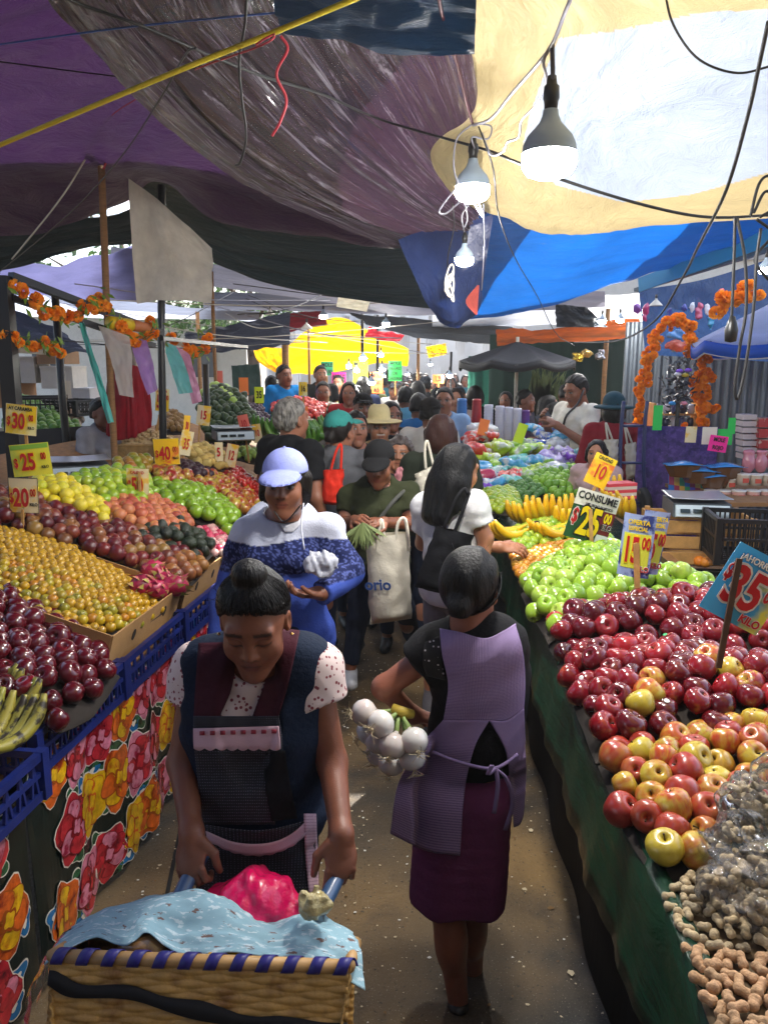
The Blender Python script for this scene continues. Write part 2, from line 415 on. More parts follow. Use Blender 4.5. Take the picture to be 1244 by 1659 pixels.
# ---------------------------------------------------------------- tarpaulins
def tarp_mat(name, hexc, transl=.25, rough=.42, bump=.5, stretch=(3, 14, 1), sc=6, c2=None, vcol=False, coat=.0, alpha=1, spec=.5, fold_glint=None):
    if name in MATS: return MATS[name]
    m = M(name, H(hexc), rough=rough, transl=transl, var=.22, vscale=5, coords='UV', vcol=vcol, coat=coat, alpha=alpha, noise_mix=c2, spec=spec)
    nt = m.node_tree; n = nt.nodes; L = nt.links; bs = n['Principled BSDF']
    tc = n.new('ShaderNodeTexCoord'); mp = n.new('ShaderNodeMapping'); mp.inputs['Scale'].default_value = stretch; L.new(tc.outputs['UV'], mp.inputs['Vector'])
    nz = n.new('ShaderNodeTexNoise'); nz.inputs['Scale'].default_value = sc; nz.inputs['Detail'].default_value = 8; nz.inputs['Roughness'].default_value = .62; nz.inputs['Distortion'].default_value = .8
    L.new(mp.outputs[0], nz.inputs['Vector'])
    wv = n.new('ShaderNodeTexNoise'); wv.inputs['Scale'].default_value = 260; L.new(tc.outputs['UV'], wv.inputs['Vector'])
    ad = n.new('ShaderNodeMath'); ad.operation = 'MULTIPLY_ADD'; L.new(wv.outputs['Fac'], ad.inputs[0]); ad.inputs[1].default_value = .06; L.new(nz.outputs['Fac'], ad.inputs[2])
    if fold_glint:      # pale reflections along the folds, mixed into the base colour
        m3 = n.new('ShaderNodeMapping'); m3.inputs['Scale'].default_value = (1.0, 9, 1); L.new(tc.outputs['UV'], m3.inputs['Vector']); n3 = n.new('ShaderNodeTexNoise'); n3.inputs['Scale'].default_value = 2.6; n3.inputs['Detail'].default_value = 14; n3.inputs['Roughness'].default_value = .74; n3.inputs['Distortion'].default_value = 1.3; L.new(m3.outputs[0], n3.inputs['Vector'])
        r3 = n.new('ShaderNodeValToRGB'); r3.color_ramp.elements[0].position = .53; r3.color_ramp.elements[1].position = .70; L.new(n3.outputs['Fac'], r3.inputs[0]); x3 = n.new('ShaderNodeMix'); x3.data_type = 'RGBA'; L.new(r3.outputs[0], x3.inputs[0]); L.new(bs.inputs['Base Color'].links[0].from_socket, x3.inputs[6]); x3.inputs[7].default_value = (*H(fold_glint), 1); L.new(x3.outputs[2], bs.inputs['Base Color'])
    b = n.new('ShaderNodeBump'); b.inputs['Strength'].default_value = bump; b.inputs['Distance'].default_value = .06; L.new(ad.outputs[0], b.inputs['Height']); L.new(b.outputs[0], bs.inputs['Normal'])
    return m
def tarp(name, label, rows, mat, nu=60, nv=50, amp=.03, sc=(6, 6), seed=0, ridged=False, cat='tarpaulin', paint=None, group=None, th=0):
    P = densify([[P_(c) for c in r] for r in rows], nu, nv); P = ngrid(P, amp, sc, seed, ridged)
    b = MB().grid(P, th); me = b.mesh(name, mat, True)
    if paint:
        col = np.array([paint(*img_of(Vector(v))) for v in b.v]); ca = me.color_attributes.new('Col', 'FLOAT_COLOR', 'POINT')
        ca.data.foreach_set('color', np.concatenate([col, np.ones((len(col), 1))], 1).astype(np.float32).ravel())
    return tag(link(name, me), label, cat, group)
V3 = Vector
tarp('tarpaulin', 'large dark purple tarpaulin stretched over the left stalls', [
    [V3((-6, -.3, 3.3)), V3((-2.5, -.3, 3.3)), V3((-.5, -.3, 3.25))],
    [(-300, -150, 3.0), (100, -150, 2.9), (400, -150, 2.8), (760, -150, 2.7)],
    [(-300, 100, 4.2), (100, 90, 4.1), (330, 120, 4.0), (600, 150, 4.2)],
    [(-300, 250, 5.6), (60, 240, 5.4), (300, 240, 5.2), (600, 300, 5.4)],
    [(-300, 392, 7.0), (0, 385, 6.7), (110, 364, 6.5), (205, 325, 6.3), (262, 300, 6.1), (370, 358, 6.1), (520, 385, 6.1), (640, 402, 6.0)]],
    tarp_mat('purple_tarp', '3e2150', .12, .38, .8, (5, 9, 1), 3), 90, 90, .05, (5, 7), 3)
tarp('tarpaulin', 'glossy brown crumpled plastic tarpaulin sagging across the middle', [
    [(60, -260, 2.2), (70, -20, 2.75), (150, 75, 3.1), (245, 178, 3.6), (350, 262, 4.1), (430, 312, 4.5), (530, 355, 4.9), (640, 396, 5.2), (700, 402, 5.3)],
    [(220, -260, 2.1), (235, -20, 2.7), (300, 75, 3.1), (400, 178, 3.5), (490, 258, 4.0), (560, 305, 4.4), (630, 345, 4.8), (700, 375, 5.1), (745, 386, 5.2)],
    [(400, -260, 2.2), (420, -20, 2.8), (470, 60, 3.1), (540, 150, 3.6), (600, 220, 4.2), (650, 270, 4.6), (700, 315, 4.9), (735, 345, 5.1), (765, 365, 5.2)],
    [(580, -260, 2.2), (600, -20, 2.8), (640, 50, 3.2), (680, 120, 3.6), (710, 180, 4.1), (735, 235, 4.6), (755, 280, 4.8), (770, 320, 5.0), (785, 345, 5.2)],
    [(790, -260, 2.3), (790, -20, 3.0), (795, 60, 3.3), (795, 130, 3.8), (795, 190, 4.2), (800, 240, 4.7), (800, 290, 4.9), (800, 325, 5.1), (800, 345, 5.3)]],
    tarp_mat('brown_plastic', '3c2838', .22, .2, 1.0, (1.6, 15, 1), 2.2, coat=.6, spec=.9, fold_glint='cfcadc'), 110, 130, .022, (1.6, 15), 11, True)
tarp('plastic_sheet', 'added strip with painted silver highlight along the brown sheet', [
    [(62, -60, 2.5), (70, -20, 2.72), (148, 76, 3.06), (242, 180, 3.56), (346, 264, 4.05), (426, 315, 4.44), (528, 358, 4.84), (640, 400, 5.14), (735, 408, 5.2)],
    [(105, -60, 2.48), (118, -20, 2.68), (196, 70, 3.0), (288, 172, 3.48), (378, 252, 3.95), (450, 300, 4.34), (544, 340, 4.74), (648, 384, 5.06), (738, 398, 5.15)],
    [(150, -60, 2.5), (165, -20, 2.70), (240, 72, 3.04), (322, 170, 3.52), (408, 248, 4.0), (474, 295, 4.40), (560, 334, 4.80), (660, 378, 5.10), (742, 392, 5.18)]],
    tarp_mat('silver_glint', '5c4a5e', .25, .18, 1.0, (2.2, 5, 1), 4, coat=.8, spec=1, fold_glint='e4e0ee'), 150, 26, .012, (9, 3), 17, True)  # bright reflection on the fold, built as its own silver coloured strip
tarp('tarpaulin', 'small navy tarpaulin gathered at a knot on the top edge', [
    [(440, -160, 2.35), (600, -160, 2.3), (775, -160, 2.3)], [(440, -20, 2.65), (600, -20, 2.6), (772, -20, 2.6)],
    [(455, 52, 2.8), (560, 74, 2.85), (650, 84, 2.85), (768, 90, 2.8)]], tarp_mat('navy_tarp', '173a5c', .2, .5, .8, (3, 24, 1), 3), 60, 30, .03, (3, 9), 5)
WH = [(905, 62), (1010, 48), (1130, 22), (1400, 5), (1400, 255), (1244, 280), (1120, 315), (1010, 328), (900, 300), (845, 245), (860, 180), (885, 110)]
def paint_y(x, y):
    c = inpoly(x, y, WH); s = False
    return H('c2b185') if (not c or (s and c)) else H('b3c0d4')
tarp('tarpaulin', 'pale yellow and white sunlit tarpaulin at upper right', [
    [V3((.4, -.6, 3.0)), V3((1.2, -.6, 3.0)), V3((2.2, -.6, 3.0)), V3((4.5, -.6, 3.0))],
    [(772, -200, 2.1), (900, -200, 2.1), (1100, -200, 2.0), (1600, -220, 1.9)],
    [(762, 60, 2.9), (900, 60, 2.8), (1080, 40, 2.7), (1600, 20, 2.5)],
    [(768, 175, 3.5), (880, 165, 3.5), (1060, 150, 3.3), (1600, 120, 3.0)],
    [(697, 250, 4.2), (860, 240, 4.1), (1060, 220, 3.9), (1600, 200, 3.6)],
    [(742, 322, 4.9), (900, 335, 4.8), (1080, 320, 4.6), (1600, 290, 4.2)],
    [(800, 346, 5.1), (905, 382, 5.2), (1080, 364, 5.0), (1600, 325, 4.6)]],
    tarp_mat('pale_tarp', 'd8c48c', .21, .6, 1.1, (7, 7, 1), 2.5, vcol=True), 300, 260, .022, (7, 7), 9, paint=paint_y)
tarp('tarpaulin', 'bright blue tarpaulin slung under the pale yellow one', [
    [(740, 325, 5.6), (900, 335, 5.5), (1100, 320, 5.3), (1600, 280, 5)],
    [(770, 420, 6.3), (900, 430, 6.2), (1080, 400, 6.0), (1600, 330, 5.5)],
    [(762, 518, 6.8), (880, 498, 6.9), (1010, 455, 6.8), (1130, 427, 6.5), (1600, 350, 6.0)]], tarp_mat('blue_tarp', '0c55a4', .38, .45, .6, (2, 9, 1), 3), 80, 50, .03, (4, 6), 21)
tarp('tarpaulin', 'navy tarpaulin corner bundled and hanging beside the bulbs', [
    [(645, 388, 5.0), (700, 370, 5.1), (800, 345, 5.3)], [(672, 450, 4.95), (722, 445, 4.9), (786, 430, 5.1)],
    [(700, 505, 5.0), (735, 515, 4.9), (778, 498, 5.1)], [(718, 524, 5.0), (735, 532, 4.95), (748, 526, 5.05)]],
    tarp_mat('navy_corner', '16306a', .2, .7, .5, (3, 3, 1), 3), 40, 40, .022, (2, 3), 4)
tarp('tarpaulin', 'red cloth triangle at the tip of the navy bundle', [[(773, 462, 4.7), (776, 462, 4.7)], [(754, 488, 4.7), (775, 478, 4.7)], [(770, 510, 4.72), (773, 510, 4.72)]], tarp_mat('red_scrap', 'a8433a', .2, .7), 10, 10, .005, (2, 2), 1)
tarp('tarpaulin', 'dark green tarpaulin sagging below the purple one', [
    [(205, 283, 7.4), (300, 305, 7.3), (420, 365, 7.2), (640, 380, 7.0), (800, 360, 6.9)],
    [(240, 340, 7.6), (340, 395, 7.5), (450, 425, 7.4), (640, 440, 7.3), (800, 420, 7.2)],
    [(270, 380, 7.8), (350, 424, 7.7), (450, 462, 7.6), (560, 484, 7.5), (700, 500, 7.4), (800, 498, 7.3)]], tarp_mat('green_tarp', '1f2f33', .12, .42, .9, (2, 16, 1), 3), 70, 40, .05, (3, 7), 8)
tarp('tarpaulin', 'dark green tarpaulin strip at the far left edge', [
    [(-250, 385, 7.5), (0, 376, 7.4), (110, 358, 7.3), (215, 338, 7.2)], [(-250, 480, 8.0), (0, 438, 7.9), (100, 412, 7.8), (218, 396, 7.7)]],
    tarp_mat('green_tarp'if 0 else 'green_tarp2', '1d2c30', .12, .5, .8, (2, 16, 1), 3), 40, 24, .04, (3, 6), 2)
tarp('white_cloth', 'off white cloth sheet hanging beside the black post', [
    [(208, 288, 5.8), (270, 334, 5.8), (343, 402, 5.8)], [(214, 400, 5.75), (280, 410, 5.85), (344, 440, 5.8)], [(222, 492, 5.8), (280, 486, 5.75), (343, 491, 5.8)]],
    tarp_mat('white_cloth', 'cfc9bd', .45, .8, .5, (3, 3, 1), 2), 30, 40, .04, (3, 2), 6, cat='cloth')
far = [  # name colour, label, rows
    ('70707c', 'grey tarpaulin spanning the aisle behind the dark green one', .35, [[(180, 400, 9), (420, 440, 9), (700, 470, 9), (980, 470, 9)], [(180, 440, 11), (420, 472, 11), (600, 500, 10.6), (720, 510, 10.6), (980, 500, 11)]]),
    ('4b4e5a', 'slate grey tarpaulin far down the aisle', .3, [[(330, 470, 12), (560, 482, 12), (820, 486, 12)], [(330, 500, 15), (560, 508, 14), (820, 512, 14)]]),
    ('8a88b4', 'violet blue translucent tarpaulin behind the marigold beam', .6, [[(-80, 420, 9), (80, 430, 9), (225, 395, 9)], [(-80, 470, 11), (80, 480, 11), (225, 490, 10)]]),
    ('a9b0c0', 'pale grey tarpaulin behind the left garlands', .6, [[(-80, 476, 12), (120, 482, 12), (420, 505, 12)], [(-80, 510, 15), (120, 515, 15), (420, 520, 15)]]),
    ('3c4152', 'dark slate tarpaulin sloping behind the white cloth', .2, [[(300, 540, 10.5), (380, 525, 10.5), (470, 505, 10.5)], [(300, 575, 10), (380, 568, 10), (470, 560, 10)]]),
    ('2f3b4c', 'dark blue stall canopy at far left', .15, [[(-60, 490, 9.5), (30, 505, 9.5), (110, 545, 9.5)], [(-60, 560, 9), (30, 570, 9), (150, 572, 9)]]),
    ('5a6068', 'grey stall canopy in front of the yellow one', .3, [[(560, 505, 13), (700, 520, 13), (830, 530, 13)], [(600, 528, 12.5), (700, 550, 12.5), (830, 556, 12.5)]]),
    ('caccd0', 'white sunlit tarpaulin above the orange canopy', .65, [[(700, 505, 11), (850, 490, 11), (1060, 470, 11)], [(700, 535, 13), (850, 528, 13), (1060, 520, 13)]]),
    ('8a2230', 'dark red tarpaulin left of the yellow canopy', .45, [[(385, 528, 14), (450, 512, 14), (525, 500, 14)], [(388, 545, 13.8), (450, 540, 13.8), (530, 525, 13.8)]]),
    ('e0203a', 'bright red sheet above the yellow canopy', .55, [[(598, 531, 15), (655, 543, 15)], [(590, 545, 14.8), (645, 556, 14.8)]]),
    ('ecb600', 'bright yellow peaked canopy over the far stalls', .42, [[(455, 572, 17), (490, 540, 17), (545, 514, 17), (605, 540, 17), (662, 566, 17)], [(440, 590, 17.5), (490, 578, 17.5), (545, 570, 17.5), (605, 575, 17.5), (662, 582, 17.5)], [(455, 606, 18.5), (500, 606, 18.5), (545, 602, 18.5), (605, 590, 18.5), (660, 594, 18.5)]]),
    ('ecb600', 'yellow scalloped sheet left of the peaked canopy', .42, [[(410, 562, 16.5), (458, 564, 16.5)], [(418, 585, 16.5), (458, 590, 16.5)], [(445, 603, 16.5), (456, 604, 16.5)]]),
    ('f4cc10', 'small yellow sheet right of the peaked canopy', .6, [[(690, 562, 16.5), (722, 556, 16.5)], [(694, 580, 16.5), (724, 574, 16.5)]]),
    ('d8641e', 'orange and brown cloth canopy at right of the aisle', .4, [[(803, 534, 9.6), (895, 531, 9.6), (1036, 518, 9.2)], [(805, 560, 9.4), (895, 556, 9.4), (1036, 546, 9.0)]]),
    ('e9e2c8', 'cream paper sheet hanging under the dark tarpaulin', .5, [[(549, 476, 8), (601, 484, 8)], [(545, 497, 8), (594, 505, 8)]]),
    ('232a33', 'charcoal tarpaulin hung beside the white sunlit one', .1, [[(900, 492, 8.5), (950, 498, 8.5)], [(900, 530, 8.5), (985, 530, 8.5)]]),
]
for i, (c, lab, tr, rows) in enumerate(far):
    m = tarp_mat('far_tarp_%s' % c, c, tr, .55, .7, (5, 9, 1), 3, c2=([(H('8a4a1c'), 1.2, .45, .6)] if c == 'd8641e' else None))
    tarp('tarpaulin', lab, rows, m, 40, 20, .06 if rows[0][0][2] > 8.2 else .01, (4, 4), 30 + i, group=None)

# roof sheets, mostly unseen, added to block or soften sun and sky over the market
for lab, q, c, tr in [('tan tarpaulin bridging the gap over the aisle', ((-4.6, 5.7, 3.5), (1.3, 5.7, 3.5), (-4.6, 8.4, 3.9), (1.3, 8.4, 3.9)), 'b09870', .35),
                      ('pale tarpaulin roof over the stalls behind the viewer', ((-8, -9, 3.6), (8, -9, 3.6), (-8, -1.0, 3.6), (8, -1.0, 3.5)), '6a6c78', .22),
                      ('dark tarpaulin roof beyond the left stalls', ((-9, -1, 3.4), (-4.6, -1, 3.4), (-9, 9, 3.4), (-4.6, 9, 3.3)), '3c3350', .12),
                      ('pale translucent high roof sheet over the nearer aisle', ((-4.6, 8.2, 4.5), (3.5, 8.2, 4.5), (-4.6, 15, 4.6), (3.5, 15, 4.6)), 'e0e4ea', .7),
                      ('pale tarpaulin roof over the corner stall at right', ((2.3, 5.6, 3.35), (6.5, 5.6, 3.3), (2.3, 8.6, 3.5), (6.5, 8.6, 3.5)), 'ccd4e2', .6)]:
    tarp('tarpaulin', lab, [[V3(q[0]), V3(q[1])], [V3(q[2]), V3(q[3])]], tarp_mat('roof_' + c, c, tr, .5, .5), 30, 30, .08, (3, 3), 5)
# ---------------------------------------------------------------- walls and far backdrop
def back_blocker(): 
    b = MB(); n_ = 90
    b.grid([[V3((-8 + 16 * i / n_, -5 + .06 * math.sin(i * .9), z)) for i in range(n_ + 1)] for z in (0, 1.6, 3.3)], .004)
    tag(b.build('curtain', fabric('curtain_brown', '3a2c28'), smooth=True, origin=(0, -5, 0)), 'dark brown cloth added unseen behind the viewer to block light', 'curtain')  # out of view, added to cut the light coming from behind
back_blocker()
def corrugated(name, label, a, b, z0, z1, mat, pitch=.09, dep=.03):
    a, b = Vector(a), Vector(b); d = (b - a); L_ = d.length; d.normalize(); nrm = Vector((d.y, -d.x, 0)); pts = []
    n_ = int(L_ / pitch * 4)
    for i in range(n_ + 1):
        s = i * pitch / 4; ph = i % 4; pts.append(a + d * s + nrm * (dep if ph in (1, 2) else 0))
    return tag(MB().grid([[p + V3((0, 0, z)) for p in pts] for z in (z0, z1)], .004).build(name, mat, origin=a), label, 'wall')
corrugated('metal_wall', 'grey corrugated metal wall behind the marigold arch', (2.75, 9.0, 0), (5.4, 7.6, 0), 0, 2.45, M('sheet_metal', H('5d6670'), rough=.45, metal=.3, var=.2))
def drape_wall(name, label, a, b, z0, z1, mat, folds=30, dep=.05, n_=120, cat='curtain'):
    a, b = Vector(a), Vector(b); d = b - a; nrm = Vector((d.y, -d.x, 0)).normalized()
    rows = [[a + d * (i / n_) + nrm * dep * (math.sin(i / n_ * folds) + .4 * math.sin(i / n_ * folds * 2.3 + k)) + V3((0, 0, z)) for i in range(n_ + 1)] for k, z in enumerate((z0, (z0 + z1) / 2, z1))]
    return tag(MB().grid(rows, .004).build(name, mat, smooth=True, origin=a), label, cat)
drape_wall('green_curtain', 'dark green curtain hung behind the man in white polo', (1.55, 11.5, 0), (3.6, 10.4, 0), .0, 2.4, fabric('curtain_green', '10261f'), 26)
drape_wall('teal_curtain', 'teal curtain under the dark umbrella', (1.35, 12.5, 0), (2.1, 12.2, 0), .0, 2.1, fabric('curtain_teal', '1f5a4a'), 16)
drape_wall('net_screen', 'pale sunlit screen closing the far end of the market', (-9, 34, 0), (9, 34, 0), 0, 4.2, M('pale_screen', H('b9bcc0'), rough=.8, transl=.5), 40, .2, 160, 'screen')
# white boxes wall on far left
def bldg(name, label, x0, x1, y, h_, mat, dep=4, win=()):
    r_ = empty(name, (x0, y, 0), 0, label, 'building')
    b = MB().box(((x1 - x0) / 2, dep / 2, h_ / 2), (x1 - x0, dep, h_)); b.build('wall', mat, r_)
    MB().box(((x1 - x0) / 2, dep / 2, h_ + .1), (x1 - x0 + .3, dep + .3, .2)).build('roof', M('roof_edge', H('8a8a88'), rough=.8), r_)
    k = int((x1 - x0) / 2)
    for i in range(k):
        MB().box((1 + i * (x1 - x0) / k, -.02, h_ * .62), (.9, .06, 1.1)).build('window', M('window_dark', H('39424c'), rough=.2), r_)
    return r_
bldg('market_building', 'long pale building beyond the left stalls', -16, -4.2, 24, 3.4, M('pale_wall', H('c9c6bd'), rough=.8, var=.1))
bldg('market_building', 'pale building beyond the right end of the market', 5, 16, 24, 5, M('pale_wall'))
# trees beyond the market, seen through the gaps between tarpaulins
def tree(x, y, h_, r_, label, seed):
    rr = random.Random(seed); root = empty('tree', (x, y, 0), 0, label, 'tree', None)
    t = MB(); t.tube([(0, 0, 0), (.05, 0, h_ * .3), (-.05, .1, h_ * .55), (0, 0, h_ * .85)], [.22, .17, .12, .04], 8)
    for k in range(7):
        a = rr.uniform(0, 6.3); z = h_ * rr.uniform(.4, .7); t.tube([(0, 0, z), (r_ * .4 * math.cos(a), r_ * .4 * math.sin(a), z + .5), (r_ * .8 * math.cos(a), r_ * .8 * math.sin(a), z + 1.1)], [.07, .05, .015], 5)
    t.build('trunk', M('bark', H('4a3a2c'), rough=.9, bump=.6, bscale=20), root, True)
    c = MB()
    for k in range(26):
        a = rr.uniform(0, 6.3); q = rr.random() ** .5 * r_; cx, cy, cz = q * math.cos(a), q * math.sin(a), h_ * .72 + rr.uniform(-.3, .32) * h_ * .8
        cr = rr.uniform(.35, .8)
        for j in range(75):
            d = Vector((rr.gauss(0, 1), rr.gauss(0, 1), rr.gauss(0, .8))); d = d.normalized() * cr * rr.random() ** .4; s = rr.uniform(.06, .13)
            u = Vector((rr.gauss(0, 1), rr.gauss(0, 1), rr.gauss(0, 1))).normalized(); v = u.orthogonal().normalized(); o = Vector((cx, cy, cz)) + d
            c.add([o - u * s, o + v * s * .5, o + u * s, o - v * s * .5], [(0, 1, 2, 3)])
    c.build('crown', M('leaves', H('4f7a2c'), rough=.6, rand=None, transl=.35, noise_mix=[(H('2c4d1c'), 1.3, .4, .6)]), root)
for i, (x, y, h_, r_, lab) in enumerate([(-6.5, 20, 6.2, 2.6, 'broad green tree beyond the left stalls'), (-3.6, 21.5, 5.4, 2.0, 'smaller green tree left of the yellow canopy'), (-10, 19, 6.5, 2.6, 'green tree at the far left past the canopy'), (-1.0, 37, 8.5, 3.0, 'distant tree above the end of the aisle')]): tree(x, y, h_, r_, lab, i)
# ================================================================ STALLS
def XL(y): return -1.10 + .13 * (y - 2.1)
def XR(y): return .58 + .053 * (y - 1.16)
LDIR = Vector((.13, 1, 0)).normalized(); LOUT = Vector((LDIR.y, -LDIR.x, 0))     # LOUT points to the aisle
RDIR = Vector((.053, 1, 0)).normalized(); ROUT = Vector((-RDIR.y, RDIR.x, 0))
def EL(y, out=0, z=0): p = Vector((XL(y), y, z)) + LOUT * out; return p
def ER(y, out=0, z=0): p = Vector((XR(y), y, z)) + ROUT * out; return p
WOOD = M('old_wood', H('8a6238'), rough=.75, var=.35, vscale=12, stretch=(1, 1, 8), bump=.4, bscale=30)
WOODL = M('pale_wood', H('b78a4e'), rough=.7, var=.3, vscale=14, bump=.3, bscale=40)
BLK = M('black_paint', H('141517'), rough=.4, var=.3)
CARD = M('cardboard', H('a27a4a'), rough=.85, var=.15, vscale=10, bump=.12, bscale=50)
def table(name, label, y0, y1, fx, out, w_, z, slope=0):
    r_ = empty(name, fx(y0, 0, 0), 0, label, 'table'); o = Vector(r_.location)
    def pt(y, t, z_): return fx(y, -t, z_ + slope * t) - o
    for zz, nm in ((z, 'tabletop'),):
        b = MB(); q = [pt(y0, .02, zz), pt(y1, .02, zz), pt(y1, w_, zz), pt(y0, w_, zz)]; b.poly(q, .03); b.build(nm, WOOD, r_)
    for yy in (y0 + .15, (y0 + y1) / 2, y1 - .15):
        for t in (.2, w_ - .08): b = MB(); b.bar(pt(yy, t, -slope * t), pt(yy, t, z - .035), .05); b.build('leg', WOOD, r_)
    return r_
table('market_table', 'long sloping fruit table along the left of the aisle', 1.2, 8.2, EL, 0, 1.9, .72, .35)
table('market_table', 'long fruit table along the right of the aisle', .7, 6.4, ER, 0, 1.0, .84)
# green tarpaulin cloth over the right table
G = []
for j, y in enumerate(np.linspace(.7, 6.45, 150)):
    sag = .02 * math.sin(y * 5.1) + .015 * math.sin(y * 11.3) + (.03 if (int(y * 1.3) % 2) else 0); pr = []
    fold = lambda z_: (.012 * math.sin(y * 17 + 2 * z_) + .010 * math.sin(y * 6.3 + 4 * z_) + .006 * math.sin(y * 41)) * (1 - z_) * 1.6
    for t, z_ in [(-.9, .862), (-.3, .862), (-.06, .865), (-.012, .895 + sag * .6), (.006, .90 + sag * .6), (.02, .885 + sag * .6), (.03, .82), (.032, .77), (.036, .73), (.04, .69), (.045, .66), (.05, .62 + .03 * math.sin(y * 2.2))]:
        pr.append(ER(y, t + (fold(z_) if z_ < .84 else 0), z_))
    G.append(pr)
GC = tarp_mat('green_cloth', '083824', .05, .25, .5, (4, 10, 1), 3)
tag(MB().grid(G, .003).build('table_cover', GC, smooth=True, origin=ER(3, 0, .9)), 'dark green plastic cover draped over the right fruit table', 'table cover')
b = MB()
rows = [[ER(y, -.06 + .012 * math.sin(y * 9 + z_ * 3), z_) for y in np.linspace(.7, 6.4, 120)] for z_ in (.02, .3, .6, .84)]
tag(b.grid(rows, .003).build('table_skirt', fabric('shadow_black', '15171a'), smooth=True, origin=ER(3, 0, 0)), 'black sheet added for the dark shade under the right fruit table', 'table skirt')  # black sheet put in place of the shadowed void below the cover
# flowered oilcloth skirt on the left tables
FLC = [M('oil_black', H('14201c'), rough=.22, coat=.4, var=.55, vscale=22, bump=.15, bscale=12), M('oil_white', H('d8cfc0'), rough=.3), M('oil_orange', H('d9621a'), noise_mix=[(H('8a2a10'), 16, .52, .68)], rough=.22, coat=.4, var=.55, vscale=22, bump=.15, bscale=12), M('oil_yellow', H('e2b012'), noise_mix=[(H('b8600e'), 16, .54, .7)], rough=.22, coat=.4, var=.55, vscale=22, bump=.15, bscale=12),
       M('oil_red', H('c12834'), noise_mix=[(H('6a0f1c'), 18, .5, .66)], rough=.22, coat=.4, var=.55, vscale=22, bump=.15, bscale=12), M('oil_pink', H('d97f96'), noise_mix=[(H('9a1c3c'), 18, .54, .66)], rough=.22, coat=.4, var=.55, vscale=22, bump=.15, bscale=12), M('oil_green', H('2c5b3a'), rough=.22, coat=.4, var=.55, vscale=22, bump=.15, bscale=12), M('oil_blue', H('1f6fa8'), rough=.22, coat=.4, var=.55, vscale=22, bump=.15, bscale=12), M('oil_darkred', H('7c1420'), rough=.25), M('oil_brown', H('9a4a12'), rough=.25)]
def oilcloth(y0, y1, z0, z1, out, seed, label, open_lo=0):
    rr = random.Random(seed); b = MB(); L_ = (y1 - y0) / LDIR.y
    def S(s, z_, o=0):   # point on the wavy cloth
        y = y0 + s * LDIR.y; wv = .018 * math.sin(s * 9 + 1) + .012 * math.sin(s * 23 + z_ * 3)
        return EL(y, out + wv * (1.1 - z_) + o, z_)
    b.cur = 0; ns = int(L_ * 40); b.grid([[S(i / ns * L_, z0 + (z1 - z0) * k / 8) for i in range(ns + 1)] for k in range(9)], .002)
    def blob(cx, cz, rx, rz, n_, m, lv, rag=.12, a0=0, fn=None):
        b.cur = m; vs = [S(cx, cz, lv)]; K = 28
        for i in range(K):
            a = 6.283 * i / K; r_ = (fn(a) if fn else 1) * (1 + rag * math.sin(n_ * a + a0)); x = cx + rx * r_ * math.cos(a); z_ = cz + rz * r_ * math.sin(a)
            vs.append(S(min(max(x, 0), L_), min(max(z_, z0), z1), lv))
        b.add(vs, [(0, 1 + i, 1 + (i + 1) % K) for i in range(K)])
    cells = []
    nz_ = 3 if z1 - z0 > .5 else 2; dx = .165
    for i in range(int(L_ / dx) + 1):
        for k in range(nz_): cells.append((dx * (i + .5 * (k % 2)) + rr.uniform(-.02, .02), z0 + (z1 - z0) * (k + .5) / nz_ + rr.uniform(-.02, .02), (i * 3 + k * 2 + rr.randint(0, 1)) % 4))
    for cx, cz, t in cells:     # leaves and small blue flowers between
        for q in range(3):
            a = rr.uniform(0, 6.3); lx, lz = cx + .11 * math.cos(a), cz + .11 * math.sin(a); nn = rr.choice([6, 6, 7])
            if not .06 < lx < L_ - .06: continue
            blob(lx, lz, .045, .038, 3, 1, .0022, .25, a); blob(lx, lz, .040, .033, 3, nn, .0032, .25, a); blob(lx, lz, .014, .012, 3, 0 if nn == 6 else 1, .0042, .2)
    for cx, cz, t in cells:
        if not .09 < cx < L_ - .09: continue
        A, B_, Cc = [(2, 3, 9), (3, 3, 2), (4, 5, 8), (5, 4, 8)][t]; s = rr.uniform(.085, .112); a0 = rr.uniform(0, 6)
        blob(cx, cz, s * 1.045, s * 1.145, 5, 1, .005, .13, a0); blob(cx, cz, s, s * 1.1, 5, A, .006, .13, a0)
        for q in range(6):
            a = a0 + q * 1.047; d_ = .5 * s; blob(cx + d_ * math.cos(a), cz + d_ * 1.1 * math.sin(a), s * .43, s * .43, 3, Cc, .0070 + q * .0006, .1, a); blob(cx + d_ * 1.05 * math.cos(a), cz + d_ * 1.15 * math.sin(a), s * .38, s * .37, 3, A if q % 2 else B_, .0074 + q * .0006, .1, a)
        blob(cx, cz, s * .3, s * .34, 4, Cc, .0115, .2); blob(cx + .004, cz, s * .2, s * .24, 4, B_, .0122, .2)
    return tag(b.build('oilcloth_skirt', FLC, origin=EL(y0, 0, 0)), label, 'table skirt')
oilcloth(2.12, 3.95, .06, .80, .0, 4, 'flowered oilcloth hanging below the blue crates, farther panel')
oilcloth(.9, 2.10, .06, .78, .03, 9, 'flowered oilcloth hanging below the blue crates, nearest panel')
